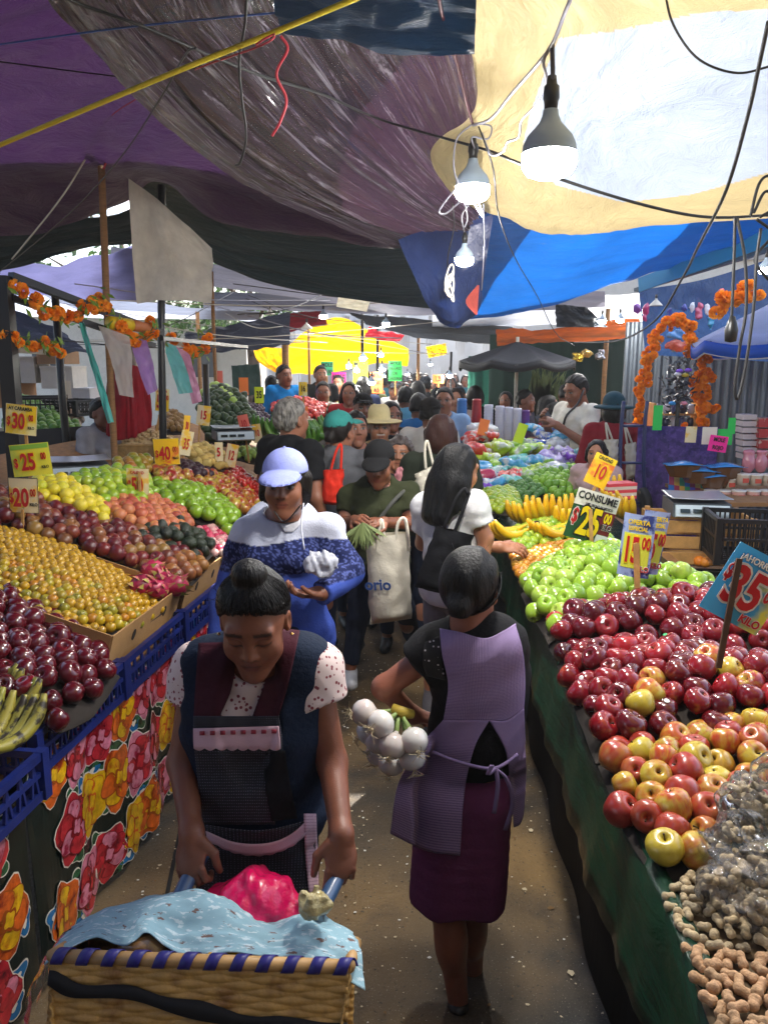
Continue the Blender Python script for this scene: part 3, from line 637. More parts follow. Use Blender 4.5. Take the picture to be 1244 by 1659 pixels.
# plastic and wooden crates
def crate_mesh(name, L_, W_, Hh, mat, bars=4, th=.008, cols=9, zig=False):
    b = MB()
    for sx in (-1, 1):
        for (c, d) in (((sx * W_ / 2, 0, Hh - .012), (.022, L_ + .022, .024)), ((sx * W_ / 2, 0, .014), (.014, L_, .028)), ((sx * W_ / 2, 0, Hh * .55), (.012, L_, .016))): b.box(c, d)
        for (c, d) in (((0, sx * L_ / 2, Hh - .0125), (W_ - .022, .022, .022)), ((0, sx * L_ / 2, .0145), (W_ - .014, .014, .027)), ((0, sx * L_ / 2, Hh * .55), (W_, .011, .015))): b.box(c, d)
        for sy in (-1, 1): b.box((sx * (W_ / 2 - .001), sy * (L_ / 2 - .001), Hh / 2), (.034, .034, Hh + .004))
        for i in range(cols * 2 - 1):
            y = -L_ / 2 + L_ * (i + 1) / (cols * 2)
            if zig: b.bar((sx * W_ / 2, y, .03), (sx * W_ / 2, y + (.018 if i % 2 else -.018), Hh - .02), .009, .009)
            else: b.box((sx * W_ / 2, y, Hh / 2), (.009, .009, Hh - .03))
        for i in range(cols):
            x = -W_ / 2 + W_ * (i + 1) / (cols + 1); b.box((x, sx * L_ / 2, Hh / 2), (.009, .009, Hh - .03))
    for i in range(7): b.box((-W_ / 2 + W_ * (i + .5) / 7, 0, .006), (W_ / 7 * .55, L_ - .02, .009))
    return b.mesh(name, mat)
BLUEP = M('blue_plastic', H('152568'), rough=.35, var=.3, vscale=20, bump=.1)
cm = crate_mesh('crate', .58, .4, .15, BLUEP, zig=True); ang = -math.atan(.13)
for i, (y, out, z) in enumerate([(2.46, -.17, .745), (3.05, -.17, .745), (3.64, -.17, .745), (4.23, -.17, .745), (1.83, -.12, .72), (1.22, -.1, .72)]):
    o = link('plastic_crate', cm, None, EL(y, out, z), (0, 0, ang))
    tag(o, ['blue plastic crate on the left table, under the dark red apples', 'blue plastic crate on the left table, under the tejocote box', 'blue plastic crate on the left table, beside the dragon fruit box', 'blue plastic crate on the left table, below the avocado box', 'nearest blue plastic crate in view, under the bananas', 'blue plastic crate at the lower left corner'][i], 'crate', 'blue plastic crates along the left table edge')
def carton(label, s0, t0, L_, W_, Hh, n0=.0, z0=.86, slope=.3, flap=True):
    """open cardboard box standing on the sloping display; s along the edge from Y=2.1, t back from the edge"""
    a = math.atan(slope); u = LDIR; v = -LOUT * math.cos(a) + V3((0, 0, math.sin(a))); n_ = V3((0, 0, 1)) * math.cos(a) + LOUT * math.sin(a)
    o = EL(2.1 + s0, 0, z0) + v * t0 + n_ * n0; r_ = empty('cardboard_box', o, 0, label, 'cardboard box', 'cardboard boxes of fruit on the left table'); Rm = Matrix((-v, u, n_)).transposed(); r_.rotation_euler = Rm.to_euler()
    def wall(c, d): MB().box(c, d).build('side', CARD, r_)
    b = MB(); b.box((0, L_ / 2, Hh / 2), (.006, L_, Hh)); b.build('side', CARD, r_)
    for yy in (L_ * .3, L_ * .75): MB().lathe([(.0, -.0005), (.016, -.0005), (.016, .0005), (0, .0005)], 14, (.0042, yy, Hh * .55), Matrix.Rotation(R(90), 3, 'Y'), 1.5, 1).build('hand_hole', M('hole_dark', H('1c1208'), rough=1), r_)
    for yy in (0, L_): b = MB(); b.box((-W_ / 2, yy, Hh / 2), (W_ - .007, .006, Hh)); b.build('side', CARD, r_)
    b = MB(); b.box((-W_, L_ / 2, Hh / 2), (.006, L_, Hh)); b.build('side', CARD, r_)
    MB().box((-W_ / 2, L_ / 2, .003), (W_ - .01, L_ - .01, .005)).build('base', CARD, r_)
    return r_
carton('cardboard box holding the small yellow tejocotes', .60, .02, .66, .95, .15)
carton('cardboard box holding dragon fruit and brown pears', 1.32, .02, .50, .90, .15)
carton('cardboard box holding the avocados', 1.88, .0, .42, .80, .17)
carton('cardboard box under the green apples on the left table', 2.45, .0, .8, .8, .14)

# ---------------------------------------------------------------- left stall frame
def post(label, a, b, r_, mat, name='post', square=False, cat='post'):
    m = MB(); a, b = P_(a), P_(b)
    if square: m.bar(a, b, r_ * 2)
    else: m.tube([a, a.lerp(b, .33) + V3((.008, 0, 0)), a.lerp(b, .66) - V3((.006, 0, 0)), b], r_, 10)
    return tag(m.build(name, mat, smooth=not square, origin=a), label, cat)
def down(px, py, Y): p = at(px, py, Y); return V3((p.x, p.y, 0))
pt = at(262, 300, 5.9); pb = V3((at(250, 545, 5.9).x - .05, 5.9, 0)); post('black steel post in front of the white cloth', pb, pt, .028, BLK)
pt = at(163, 222, 5.6); post('weathered wooden pole tied with red cord under the purple tarpaulin', V3((at(160, 480, 5.6).x, 5.6, 0)), pt, .024, WOOD)
post('thick black square post at the left edge', V3((at(10, 600, 4.6).x, 4.6, 0)), at(4, 447, 4.6), .042, BLK, square=True)
for (x, y0, Y, lab, r_) in [(343, 440, 9.5, 'thin wooden pole behind the white cloth', .022), (462, 548, 11, 'grey wooden pole left of the yellow canopy', .05), (90, 480, 6.2, 'thin black post behind the red cloth', .03), (333, 590, 7.2, 'short black post by the hanging lamp', .03), (612, 510, 15, 'dark pole in front of the yellow canopy', .03), (587, 500, 14, 'second dark pole in front of the yellow canopy', .03), (500, 520, 15, 'slim pole at the left of the yellow canopy', .025), (678, 545, 14, 'pale pole right of the yellow canopy', .03), (731, 570, 13, 'thin pole by the dark umbrella', .02), (985, 500, 10, 'white pole beside the green curtain', .03), (320, 505, 12, 'slim timber pole left of the garland', .03)]:
    post(lab, down(x, y0, Y), at(x, y0, Y), r_, BLK if 'black' in lab or 'dark' in lab else WOOD)
post('black steel beam carrying the marigold garland', (18, 447, 4.62), (262, 540, 5.85), .022, BLK, 'beam', True, 'beam')
post('lower black beam behind the marigolds', (18, 482, 4.62), (250, 560, 5.8), .018, BLK, 'beam', True, 'beam')
post('thin black beam over the left back stall', (18, 566, 4.7), (95, 572, 6.1), .018, BLK, 'beam', True, 'beam')
post('black rail under the hanging lamp', (262, 548, 5.85), (400, 562, 8.5), .015, BLK, 'beam', True, 'beam')
post('yellow plastic roll hanging on the garland beam', (178, 523, 5.3), (212, 527, 5.5), .045, M('yellow_roll', H('d9b415'), rough=.4), 'plastic_roll', False, 'roll')
post('brown paper roll hanging on the garland beam', (214, 527, 5.5), (240, 532, 5.65), .04, M('brown_roll', H('b0683a'), rough=.5), 'paper_roll', False, 'roll')
# marigolds: one ruffled head, copied along every garland
def marigold_mesh(r_, mat, seed=1):
    rr = random.Random(seed); b = MB()
    for k in range(46):
        d = Vector((rr.gauss(0, 1), rr.gauss(0, 1), rr.gauss(0, 1))).normalized(); d.z = d.z * .7; u = d.orthogonal().normalized(); v = d.cross(u)
        a = rr.uniform(0, 6); u, v = u * math.cos(a) + v * math.sin(a), v * math.cos(a) - u * math.sin(a); o = d * r_ * .75; w_ = r_ * .42
        b.add([o - u * w_ - d * r_ * .4, o + u * w_ - d * r_ * .4, o + u * w_ * 1.1 + d * r_ * .25 + v * r_ * .1, o + d * r_ * .36, o - u * w_ * 1.1 + d * r_ * .25 - v * r_ * .1], [(0, 1, 2, 3, 4)])
    return b.mesh('marigold', mat)
MG = [marigold_mesh(.05, M('marigold_orange', H('f07a10'), rough=.7, rand=[H('f58a10'), H('fba828'), H('f89418')], transl=.3), s) for s in (1, 2, 3)]
def garland(pts, r_, n_, label, glabel, group, jit=.02, leaf=True, dense=1):
    pts = [P_(p) for p in pts]; P = catmull(pts, n_)
    wire_b = MB().tube(catmull(pts, 30), .004, 5); root = wire_b.build('garland_string', M('string_green', H('4a5a24'), rough=.8)); tag(root, glabel, 'garland')
    for i, p in enumerate(P):
        o = link('marigold', MG[i % 3], root, p + V3([random.gauss(0, jit) for _ in range(3)]), (random.uniform(0, 6), random.uniform(0, 6), random.uniform(0, 6))); s = r_ / .05 * random.uniform(.8, 1.15); o.scale = (s, s, s * .9)
    if leaf:
        b = MB()
        for k in range(n_ * 3):
            p = P[random.randrange(len(P))] + V3([random.gauss(0, r_ * .8) for _ in range(3)]); u = V3([random.gauss(0, 1) for _ in range(3)]).normalized() * r_; v = u.orthogonal().normalized() * r_ * .3
            b.add([p - u, p + v, p + u, p - v], [(0, 1, 2, 3)])
        b.build('leaves', M('garland_leaf', H('5d7a20'), rough=.6), root)
def G5(l, Y): return [(x, y, Y + .3 * i) for i, (x, y) in enumerate(l)]
garland([(22, 462, 4.55), (40, 478, 4.6), (62, 492, 4.7), (80, 505, 4.8)], .042, 5, '', 'short marigold string at the top left of the beam', '')
garland([(80, 505, 4.8), (100, 510, 4.9), (125, 514, 5.0), (145, 503, 5.1), (155, 492, 5.2), (168, 488, 5.3), (178, 508, 5.35)], .042, 14, '', 'marigold garland along the black beam', '')
garland([(185, 530, 5.3), (200, 545, 5.4), (222, 552, 5.5), (240, 543, 5.6), (250, 527, 5.65)], .042, 11, '', 'marigold garland looped under the paper roll', '')
garland([(16, 548, 4.6), (35, 555, 4.65), (60, 562, 4.75), (85, 556, 4.85), (98, 572, 4.9)], .036, 11, '', 'lower marigold garland at the far left', '')
garland([(262, 546, 6.0), (280, 545, 6.3), (295, 553, 6.6)], .04, 4, '', 'small marigold cluster by the black post', '')
garland([(300, 565, 6.8), (318, 572, 7.0), (330, 560, 7.1), (333, 543, 7.1)], .045, 9, '', 'marigold garland beside the white lamp shade', '')
# marigold arch at right
garland([(1040, 690, 7.4), (1036, 650, 7.4), (1042, 610, 7.4), (1052, 575, 7.4), (1065, 545, 7.4), (1082, 525, 7.4), (1100, 518, 7.4), (1115, 532, 7.4), (1122, 555, 7.4)], .038, 95, '', 'marigold arch over the right stall', '', .024, False)
garland([(1120, 560, 7.3), (1130, 580, 7.3), (1136, 620, 7.3), (1138, 660, 7.3), (1140, 700, 7.3), (1140, 740, 7.3)], .042, 85, '', 'thick marigold column right of the arch', '', .05, False)
garland([(1160, 500, 7.0), (1185, 490, 7.0), (1205, 480, 7.0), (1222, 472, 7.0)], .055, 20, '', 'marigold string above the blue parasol', '', .04, False)
garland([(1032, 690, 7.5), (1034, 720, 7.5)], .05, 8, '', 'short marigold drop at the foot of the arch', '', .03, False)

# hanging plastic bags on the left beam
def strip_bag(label, rows, hexc, tr=.4, al=.75, cat='plastic bag'):
    m = M('film_' + hexc, H(hexc), rough=.12, transl=tr, alpha=al, coat=1, bump=1.0, bscale=9, stretch=(3, 3, .6), coords='Object')
    P = densify([[P_(c) for c in r] for r in rows], 14, 26); P = ngrid(P, .02, (2.5, 5), hash(label) % 50)
    b = MB().grid(P); Q = [[p + V3((.0, .035 * math.sin(math.pi * j / 13), 0)) for j, p in enumerate(r)] for r in P]; b.grid(Q)
    return tag(b.build('plastic_bag', m, smooth=True, origin=P[0][0]), label, cat, 'plastic bags hanging on the left beam')
strip_bag('narrow teal plastic sleeve hanging diagonally', [[(128, 524, 5.1), (136, 522, 5.1)], [(150, 600, 5.0), (160, 598, 5.0)], [(175, 686, 4.9), (185, 684, 4.9)]], '4fb3a6', .3, .95)
strip_bag('clear pinkish plastic bag hanging before the red cloth', [[(160, 528, 5.2), (210, 545, 5.2)], [(178, 575, 5.15), (214, 575, 5.15)], [(194, 640, 5.1), (217, 644, 5.1)]], 'd8d0c8', .5, .6)
strip_bag('lilac plastic bag with rainbow print hanging', [[(210, 545, 5.5), (238, 552, 5.5)], [(222, 590, 5.45), (248, 585, 5.45)], [(240, 640, 5.4), (256, 630, 5.4)]], 'b98fcf', .4, .8)
strip_bag('aqua plastic bag hanging left of the lamp', [[(262, 553, 6.2), (285, 560, 6.2)], [(275, 590, 6.15), (300, 590, 6.15)], [(290, 638, 6.1), (313, 636, 6.1)]], '7fd0cc', .4, .8)
strip_bag('pink edged plastic bag hanging behind the aqua one', [[(284, 560, 6.3), (308, 575, 6.3)], [(300, 605, 6.3), (316, 605, 6.3)], [(312, 655, 6.3), (328, 650, 6.3)]], 'd79ab8', .4, .8)
tarp('red_cloth', 'deep red cloth hanging in folds behind the plastic bags', [[(178, 598, 5.9), (200, 590, 5.8), (235, 596, 5.9)], [(170, 650, 5.9), (205, 650, 5.75), (243, 645, 5.9)], [(172, 705, 5.9), (205, 712, 5.8), (246, 692, 5.9)]],
     fabric('red_velvet', '8a0f1e', rough=.6), 50, 30, .05, (10, 1), 3, cat='cloth', th=.004)
# baskets of nuts, scale
def wicker(name, label, c, rx, ry, h_, parent=None, rz=0):
    b = MB(); n_ = 72; lv = 14
    rows = []
    for i in range(lv * 3 + 1):
        z = h_ * i / (lv * 3); f = .82 + .18 * (i / (lv * 3)); rows.append([Vector(((rx * f + .004 * math.sin(i * 2.09) * (1 if (j // 3) % 2 else -1)) * math.cos(6.283 * j / n_), (ry * f + .004 * math.sin(i * 2.09)) * math.sin(6.283 * j / n_), z)) for j in range(n_ + 1)])
    b.grid(rows, -.01); b.lathe([(rx * .8, 0), (rx * .8, .01)], 24, sy=ry / rx); b.tube([(rx * 1.01 * math.cos(a), ry * 1.01 * math.sin(a), h_) for a in np.linspace(0, 6.283, 40)], .012, 6)
    return tag(b.build(name, M('wicker', H('a88752'), rough=.8, var=.35, vscale=30, bump=.4, bscale=70), None, True, c, (0, 0, rz)), label, 'basket')
BC = at(230, 742, 6.3); wicker('wicker_basket', 'round wicker basket of nuts behind the left fruit', BC, .36, .26, .13)
def scale_thing(label, c, rz=0, s=1):
    r_ = empty('market_scale', c, rz, label, 'scale'); St = M('steel', H('b8bcc2'), rough=.28, metal=.9, var=.1); Gp = M('grey_plastic', H('4b5158'), rough=.45)
    MB().box((0, 0, .045 * s), (.32 * s, .3 * s, .08 * s)).build('body', Gp, r_)
    b = MB(); b.grid([[V3((x * s, y * s, (.105 + .006 * (abs(x) > .15) + .006 * (abs(y) > .13)) * s)) for x in (-.17, -.155, 0, .155, .17)] for y in (-.15, -.135, 0, .135, .15)], .004); b.build('weighing_pan', St, r_, True)
    MB().box((0, -.155 * s, .04 * s), (.3 * s, .03 * s, .07 * s), Matrix.Rotation(R(-25), 3, 'X')).build('display_panel', M('panel_pale', H('b5c2c8'), rough=.3), r_)
    b = MB(); [b.box((x * s, -.182 * s, .048 * s), (.055 * s, .006 * s, .022 * s), Matrix.Rotation(R(-25), 3, 'X')) for x in (-.1, -.03, .04)]; b.build('digit_window', M('lcd', H('27302c'), rough=.15), r_)
    return r_
scale_thing('grey electronic scale with steel pan on the left stall', V3((onplane(130, 775, 1.16, -.1, -1.6).x, onplane(130, 775, 1.16, -.1, -1.6).y, 1.22)), R(25), 1.15)
scale_thing('electronic scale with steel pan on the right wooden crate', at(1125, 832, 4.75), R(-8), 1.05)
scale_thing('black scale on the distant left stall', at(378, 712, 6.6), R(20), 1.0)
# right side: wooden crates, black crates
def wood_crate(label, c, rz, L_=.5, W_=.36, Hh=.22):
    r_ = empty('wooden_crate', c, rz, label, 'crate')
    for k in range(3):
        z = Hh * (k + .5) / 3
        for sy in (-1, 1): MB().box((0, sy * W_ / 2, z), (L_, .012, Hh / 3 * .72)).build('slat', WOODL, r_)
        for sx in (-1, 1): MB().box((sx * (L_ / 2 - .008), 0, z), (.012, W_ - .014, Hh / 3 * .70)).build('slat', WOODL, r_)
    for sx in (-1, 1):
        for sy in (-1, 1): MB().box((sx * (L_ / 2 - .03), sy * (W_ / 2 - .022), Hh / 2), (.03, .028, Hh + .01)).build('corner_post', WOODL, r_)
    MB().box((0, 0, .008), (L_ - .03, W_ - .03, .01)).build('base', WOODL, r_)
    return r_
wc = at(1125, 905, 4.8); wood_crate('pale wooden crate under the right scale', wc, R(-8), .62, .4, .3)
BK = crate_mesh('crate', .5, .34, .26, M('black_plastic', H('17181a'), rough=.4, var=.2))
BK2 = crate_mesh('crate', .46, .4, .15, M('black_plastic'))
for c, lab, m, rz in [(at(1222, 905, 4.3), 'tall black plastic crate at the right edge', BK, 80), (at(1130, 975, 4.35), 'low black plastic crate of oranges below the wooden crate', BK2, 82), (at(1225, 985, 4.1), 'low black plastic crate behind the big blue price sign', BK2, 82), (at(70, 668, 7.2), 'black plastic crate on the far left stall', BK2, 20), (at(125, 672, 7.6), 'black plastic crate beside the nuts at far left', BK2, -20)]:
    tag(link('plastic_crate', m, None, c, (0, 0, R(rz))), lab, 'crate')
table('market_table', 'low table behind the right fruit table', 3.9, 5.3, lambda y, o, z: V3((1.55 - o, y, z)), 0, 1.3, .58)
table('market_table', 'table of plastic packets farther down the right side', 6.6, 9.2, lambda y, o, z: V3((.72 + .06 * (y - 6) - o, y, z)), 0, 1.5, .95)
table('market_table', 'table of tubs and foil trays at right', 5.5, 6.6, lambda y, o, z: V3((2.35 - o, y, z)), 0, 2.0, 1.0)
# cloth fronts
drape_wall('table_skirt', 'purple cloth on the front of the plastic goods table', (.70, 6.55, 0), (.92, 9.2, 0), .3, .98, fabric('cloth_purple', '5a2a78'), 18, .03, 80, 'table skirt')
drape_wall('table_skirt', 'dark purple patterned cloth covering the corner stand', (2.12, 6.45, 0), (2.75, 6.35, 0), .2, 1.48, M('plaid_purple', H('3f2a66'), rough=.8, noise_mix=[(H('513a7a'), 30, .5, .6), (H('2c2050'), 16, .5, .62)]), 14, .02, 80, 'table skirt')
tag(MB().grid([[at(a, b_, 6.2) for a, b_ in [(1082, 768), (1110, 772), (1150, 776)]], [at(a, b_, 6.1) for a, b_ in [(1082, 800), (1110, 806), (1150, 812)]]], .003).build('striped_cloth', M('stripes_multi', H('2b6fb0'), rough=.7, coords='Object')), 'multicoloured striped cloth edge under the foil trays', 'cloth')
# ================================================================ FRUIT AND VEGETABLES
def prof_mesh(name, prof, r_, mat, n=18, lean=0, stem=None, bumps=0, sx=1, sy=1, sz=1):
    b = MB().lathe([(a * r_, z * r_ * sz) for a, z in prof], n, sx=sx, sy=sy, cap=False)
    if bumps:
        rr = random.Random(3); b.v = [tuple(Vector(v) * (1 + bumps * mnoise.noise(Vector(v) / r_ * 1.3))) for v in b.v]
    b.v = [(x + lean * z, y, z) for x, y, z in b.v]
    me = b.mesh(name, mat, True); return me
APPLE = [(0, -.62), (.1, -.66), (.28, -.82), (.5, -.84), (.72, -.68), (.89, -.38), (.99, 0), (1.0, .28), (.92, .56), (.76, .78), (.56, .90), (.36, .93), (.2, .85), (.09, .68), (0, .58)]
ROUND = [(0, -1), (.3, -.95), (.6, -.8), (.83, -.55), (.97, -.22), (1, .05), (.96, .3), (.84, .56), (.64, .78), (.4, .92), (.16, .97), (0, .95)]
AVO = [(0, -1), (.35, -.93), (.68, -.72), (.9, -.4), (1, -.02), (.96, .36), (.82, .72), (.64, 1.02), (.46, 1.24), (.24, 1.38), (0, 1.42)]
a_red = M('apple_red', rough=.22, coat=.4, rand=[H('4c0810'), H('7c0e18'), H('680c16'), H('961a22')], streak=(H('b0502e'), .56, .78), spec=.5)
a_dark = M('apple_dark', rough=.2, coat=.5, rand=[H('3d0810'), H('5f0c18'), H('4c0a14'), H('7a1420')], streak=(H('96343a'), .62, .85))
a_mix = M('apple_mixed', rough=.28, coat=.3, rand=[H('8f1c22'), H('a8421f'), H('a06a20'), H('a89a2e'), H('9a2a22')], streak=(H('b9a53a'), .44, .62))
a_mix2 = M('apple_blush', rough=.3, coat=.3, rand=[H('a0962a'), H('a87a32'), H('964226'), H('8a2a20'), H('7a1c1c')], streak=(H('9a2f22'), .46, .6))
a_green = M('apple_green', rough=.24, coat=.35, rand=[H('7a9c22'), H('8fae34'), H('6a9022'), H('a2b848')], var=.12)
a_lime = M('lime_green', rough=.32, coat=.2, rand=[H('86a822'), H('a3b22a'), H('6f9620'), H('b0b52c')], var=.12)
teja = M('tejocote', rough=.36, coat=.15, rand=[H('a8820c'), H('b88c14'), H('8f8420'), H('b57210'), H('b89a1a'), H('86821e')], var=.2, vscale=60)
tejo = M('tejocote_orange', rough=.36, coat=.15, rand=[H('b87a16'), H('b06a12'), H('c08c20'), H('a0841e')], var=.15)
lemon = M('lemon', rough=.35, rand=[H('d6bc14'), H('c8ba1e'), H('dcc63a'), H('b5b820')], bump=.3, bscale=220)
peach = M('peach', rough=.5, rand=[H('a04030'), H('b0583c'), H('b87048'), H('8f3028')], streak=(H('d89a50'), .5, .7))
pom = M('pomegranate', rough=.35, rand=[H('4a1418'), H('6a1c20'), H('7a3a26'), H('8a6a30'), H('541018')], streak=(H('9a6a3a'), .55, .72))
brown = M('brown_pear', rough=.4, rand=[H('8a4a22'), H('7a3020'), H('9a6a32'), H('94502a')], streak=(H('b08a3e'), .55, .7))
avo = M('avocado', rough=.38, rand=[H('16200e'), H('1e2a12'), H('202417')], bump=.6, bscale=160, coat=.1)
pot = M('potato', rough=.7, rand=[H('b89a50'), H('c0a860'), H('a88c48')], var=.2, vscale=40)
tomm = M('tomato', rough=.2, coat=.4, rand=[H('b8281a'), H('c83a20'), H('a51c18')])
STEM = M('stem', H('3a2812'), rough=.8)
def with_calyx(me, r_, z, mat, rr_=.3):
    b = MB(); b.lathe([(rr_ * r_, z * r_), (rr_ * 1.15 * r_, (z + .05) * r_), (rr_ * .5 * r_, (z - .04) * r_), (0, (z - .05) * r_)], 8, cap=False)
    base = len(me.vertices); co = np.empty(base * 3, np.float32); me.vertices.foreach_get('co', co); V = [tuple(v) for v in co.reshape(-1, 3)] + b.v
    F = [tuple(p.vertices) for p in me.polygons] + [tuple(base + i for i in f) for f in b.f]
    m2 = bpy.data.meshes.new(me.name); m2.from_pydata(V, [], F); m2.materials.append(me.materials[0]); m2.materials.append(mat)
    for i, p in enumerate(m2.polygons): p.use_smooth = True; p.material_index = 1 if i >= len(me.polygons) else 0
    return m2
CAL = M('calyx_dark', H('2a2010'), rough=.8)
def apples(mat, r_, n=3, sz=.95):
    return [prof_mesh('apple', APPLE, r_ * random.uniform(.93, 1.05), mat, 20, random.uniform(-.12, .12), sz=sz * random.uniform(.93, 1.04), bumps=.05) for _ in range(n)]
stem_me = MB().tube([(0, 0, .014), (.002, 0, .026), (.006, .001, .036)], [.0016, .0014, .0022], 6).mesh('stem', STEM)
stick_me = MB().lathe([(0, .0012), (.0065, .001), (.0085, 0)], 14, cap=False).mesh('sticker', M('sticker_white', H('c9d0cf'), rough=.4))
stick_g = MB().lathe([(0, .0012), (.0065, .001), (.0085, 0)], 14, cap=False).mesh('sticker', M('sticker_green', H('1c9a5a'), rough=.4))
COUNT = {}
def place(name, mes, pts, r_, label, cat, group, stem=False, sticker=0, tilt=1.0, cap=300, kindkey=None):
    key = kindkey or name; k0 = COUNT.get(key, 0); pts = sorted(pts, key=lambda p: p.y); rest = []
    for p in pts:
        rot = (random.uniform(-tilt, tilt), random.uniform(-tilt, tilt), random.uniform(0, 6.28)) if tilt < 5 else (1.57 + random.uniform(-.45, .45), 0, random.uniform(0, 6.28)); s = random.uniform(.92, 1.08)
        if k0 >= cap: rest.append((p, rot, s)); continue
        k0 += 1; o = link(name, random.choice(mes), None, p, rot); o.scale = (s, s, s); tag(o, label, cat, group)
        if stem: link('stem', stem_me, o, None)
        if sticker and random.random() < sticker:
            d = Vector((random.uniform(-1, 1), random.uniform(-1, 0), .8)).normalized(); Mi = Matrix.LocRotScale(None, o.rotation_euler, None).to_3x3().transposed(); dl = Mi @ d
            link('sticker', stick_me if random.random() < .8 else stick_g, o, dl * r_ * .97, dl.to_track_quat('Z', 'Y').to_euler())
    COUNT[key] = k0
    if rest:
        b = MB(); c0 = rest[0][0]
        for p, rot, s in rest:
            me = random.choice(mes); Mx = Matrix.LocRotScale(p - c0, __import__('mathutils').Euler(rot), (s, s, s)); b.cur = 0
            n0 = len(b.f); b.add([Mx @ v.co for v in me.vertices], [tuple(q.vertices) for q in me.polygons])
            for i, q in enumerate(me.polygons): b.m[n0 + i] = q.material_index
        o = b.build(name + '_heap', list(mes[0].materials), None, True, c0); tag(o, 'farthest ' + label[:70].replace('one ', ''), cat, group, 'stuff')
def pdist(x, y, poly):
    m = 9
    for i in range(len(poly)):
        a = poly[i]; b = poly[(i + 1) % len(poly)]; dx, dy = b[0] - a[0], b[1] - a[1]; t = max(0, min(1, ((x - a[0]) * dx + (y - a[1]) * dy) / (dx * dx + dy * dy + 1e-9)))
        m = min(m, math.hypot(a[0] + t * dx - x, a[1] + t * dy - y))
    return m
TRAYM = M('tray_dark', H('241c16'), rough=.9)
def pile(px, plane, r_, name, mes, label, cat, group, dome=.05, dd=.12, pitch=1.8, jit=.22, tray=True, trayname='display_tray', pts_only=False, tray_mat=None, **kw):
    W = [plane(x, y) for x, y in px]; poly = [(p.x, p.y) for p in W]
    # height field = plane fitted through the outline, domed towards the middle
    A = np.array([[p.x, p.y, 1] for p in W]); z = np.array([p.z for p in W]); co, *_ = np.linalg.lstsq(A, z, rcond=None)
    def hz(x, y): return co[0] * x + co[1] * y + co[2] + dome * (1 - math.exp(-pdist(x, y, poly) / dd)) + .25 * r_ * mnoise.noise(Vector((x * 9, y * 9, 3)))
    x0, x1 = min(p[0] for p in poly), max(p[0] for p in poly); y0, y1 = min(p[1] for p in poly), max(p[1] for p in poly); pts = []
    st = r_ * pitch; sl = math.sqrt(1 + co[0] ** 2 + co[1] ** 2); sx = st / math.sqrt(1 + co[0] ** 2); sy = st * .87 / math.sqrt(1 + co[1] ** 2); j = 0; y = y0
    while y <= y1:
        x = x0 + (sx / 2 if j % 2 else 0)
        while x <= x1:
            a, b = x + random.uniform(-jit, jit) * r_, y + random.uniform(-jit, jit) * r_
            if inpoly(a, b, poly): pts.append(Vector((a, b, hz(a, b) + r_ * random.choice([-.1, .1, .35]))))
            x += sx
        y += sy; j += 1
    if tray:
        n_ = 26; G = []
        for i in range(n_ + 1):
            yy = y0 + (y1 - y0) * i / n_; cr = []
            for k in range(len(poly)):
                a, b = poly[k], poly[(k + 1) % len(poly)]
                if (a[1] > yy) != (b[1] > yy): cr.append(a[0] + (yy - a[1]) / (b[1] - a[1]) * (b[0] - a[0]))
            if len(cr) < 2: continue
            xa, xb = min(cr), max(cr); G.append([Vector((xa + (xb - xa) * t / 14, yy, hz(xa + (xb - xa) * t / 14, yy) - r_ * .75)) for t in range(15)])
        if len(G) > 1:
            o = MB().grid(G, .006).build(trayname, tray_mat or TRAYM, smooth=True, origin=G[0][7]); tag(o, ('dark tray under the ' + cat + ' heap, ' + label)[:90], 'tray')
            w_ = o['label'].split(); o['label'] = ' '.join(w_[:16])
    if pts_only: return pts
    place(name, mes, pts, r_, label, cat, group, **kw)
    return pts
def LP(lift=0, a=.35, z0=.90): return lambda px, py: onplane(px, py, z0 + lift, -a, -1.1, .13 * a, 2.1)
def RP(z0=.95, a=0.06): return lambda px, py: onplane(px, py, z0, a, .62, 0, 0)
# ---- right table, nearest first
pile([(1072, 1425), (1010, 1325), (968, 1225), (1120, 1190), (1244, 1170), (1330, 1180), (1330, 1300), (1200, 1300), (1165, 1400)], RP(.935, .08), .040, 'apple', apples(a_mix2, .041) + apples(a_mix, .041),
     'yellow and red streaked apple at the front of the right fruit table', 'apple', 'streaked apples at the near end of the right table', dome=.05, pitch=1.86, stem=True, sticker=.08)
pile([(965, 1222), (925, 1120), (900, 1060), (1000, 1050), (1120, 1060), (1250, 1080), (1340, 1080), (1340, 1170), (1120, 1185)], RP(.945, .10), .043, 'apple', apples(a_red, .044) + apples(a_red, .043) + apples(a_dark, .043) + apples(a_mix, .042, 1),
     'glossy red apple in the middle of the right table heap', 'apple', 'red apples on the right table', dome=.09, pitch=1.88, stem=True, sticker=.12)
pile([(898, 1055), (878, 1012), (985, 985), (1100, 968), (1200, 975), (1340, 975), (1340, 1070), (1120, 1052), (1000, 1045)], RP(.96, .10), .045, 'apple', apples(a_dark, .046) + apples(a_red, .045),
     'dark crimson apple beside the green apples on the right table', 'apple', 'dark crimson apples on the right table', dome=.09, pitch=1.88, stem=True, sticker=.12)
pile([(888, 1030), (862, 985), (842, 952), (905, 905), (985, 880), (1060, 930), (1150, 950), (1180, 990), (1080, 965), (985, 978)], RP(.98, .08), .045, 'apple', apples(a_green, .046),
     'green apple behind the red ones on the right table', 'apple', 'green apples on the right table', dome=.10, pitch=1.86, stem=True, sticker=.1)
pile([(842, 945), (828, 905), (880, 885), (960, 872), (985, 880), (900, 905)], RP(.98, .06), .021, 'tejocote', [with_calyx(prof_mesh('tejocote', ROUND, .021, tejo, 12), .021, .93, CAL)],
     'small orange tejocote beyond the green apples on the right table', 'tejocote', 'orange tejocotes on the right table', dome=.04)
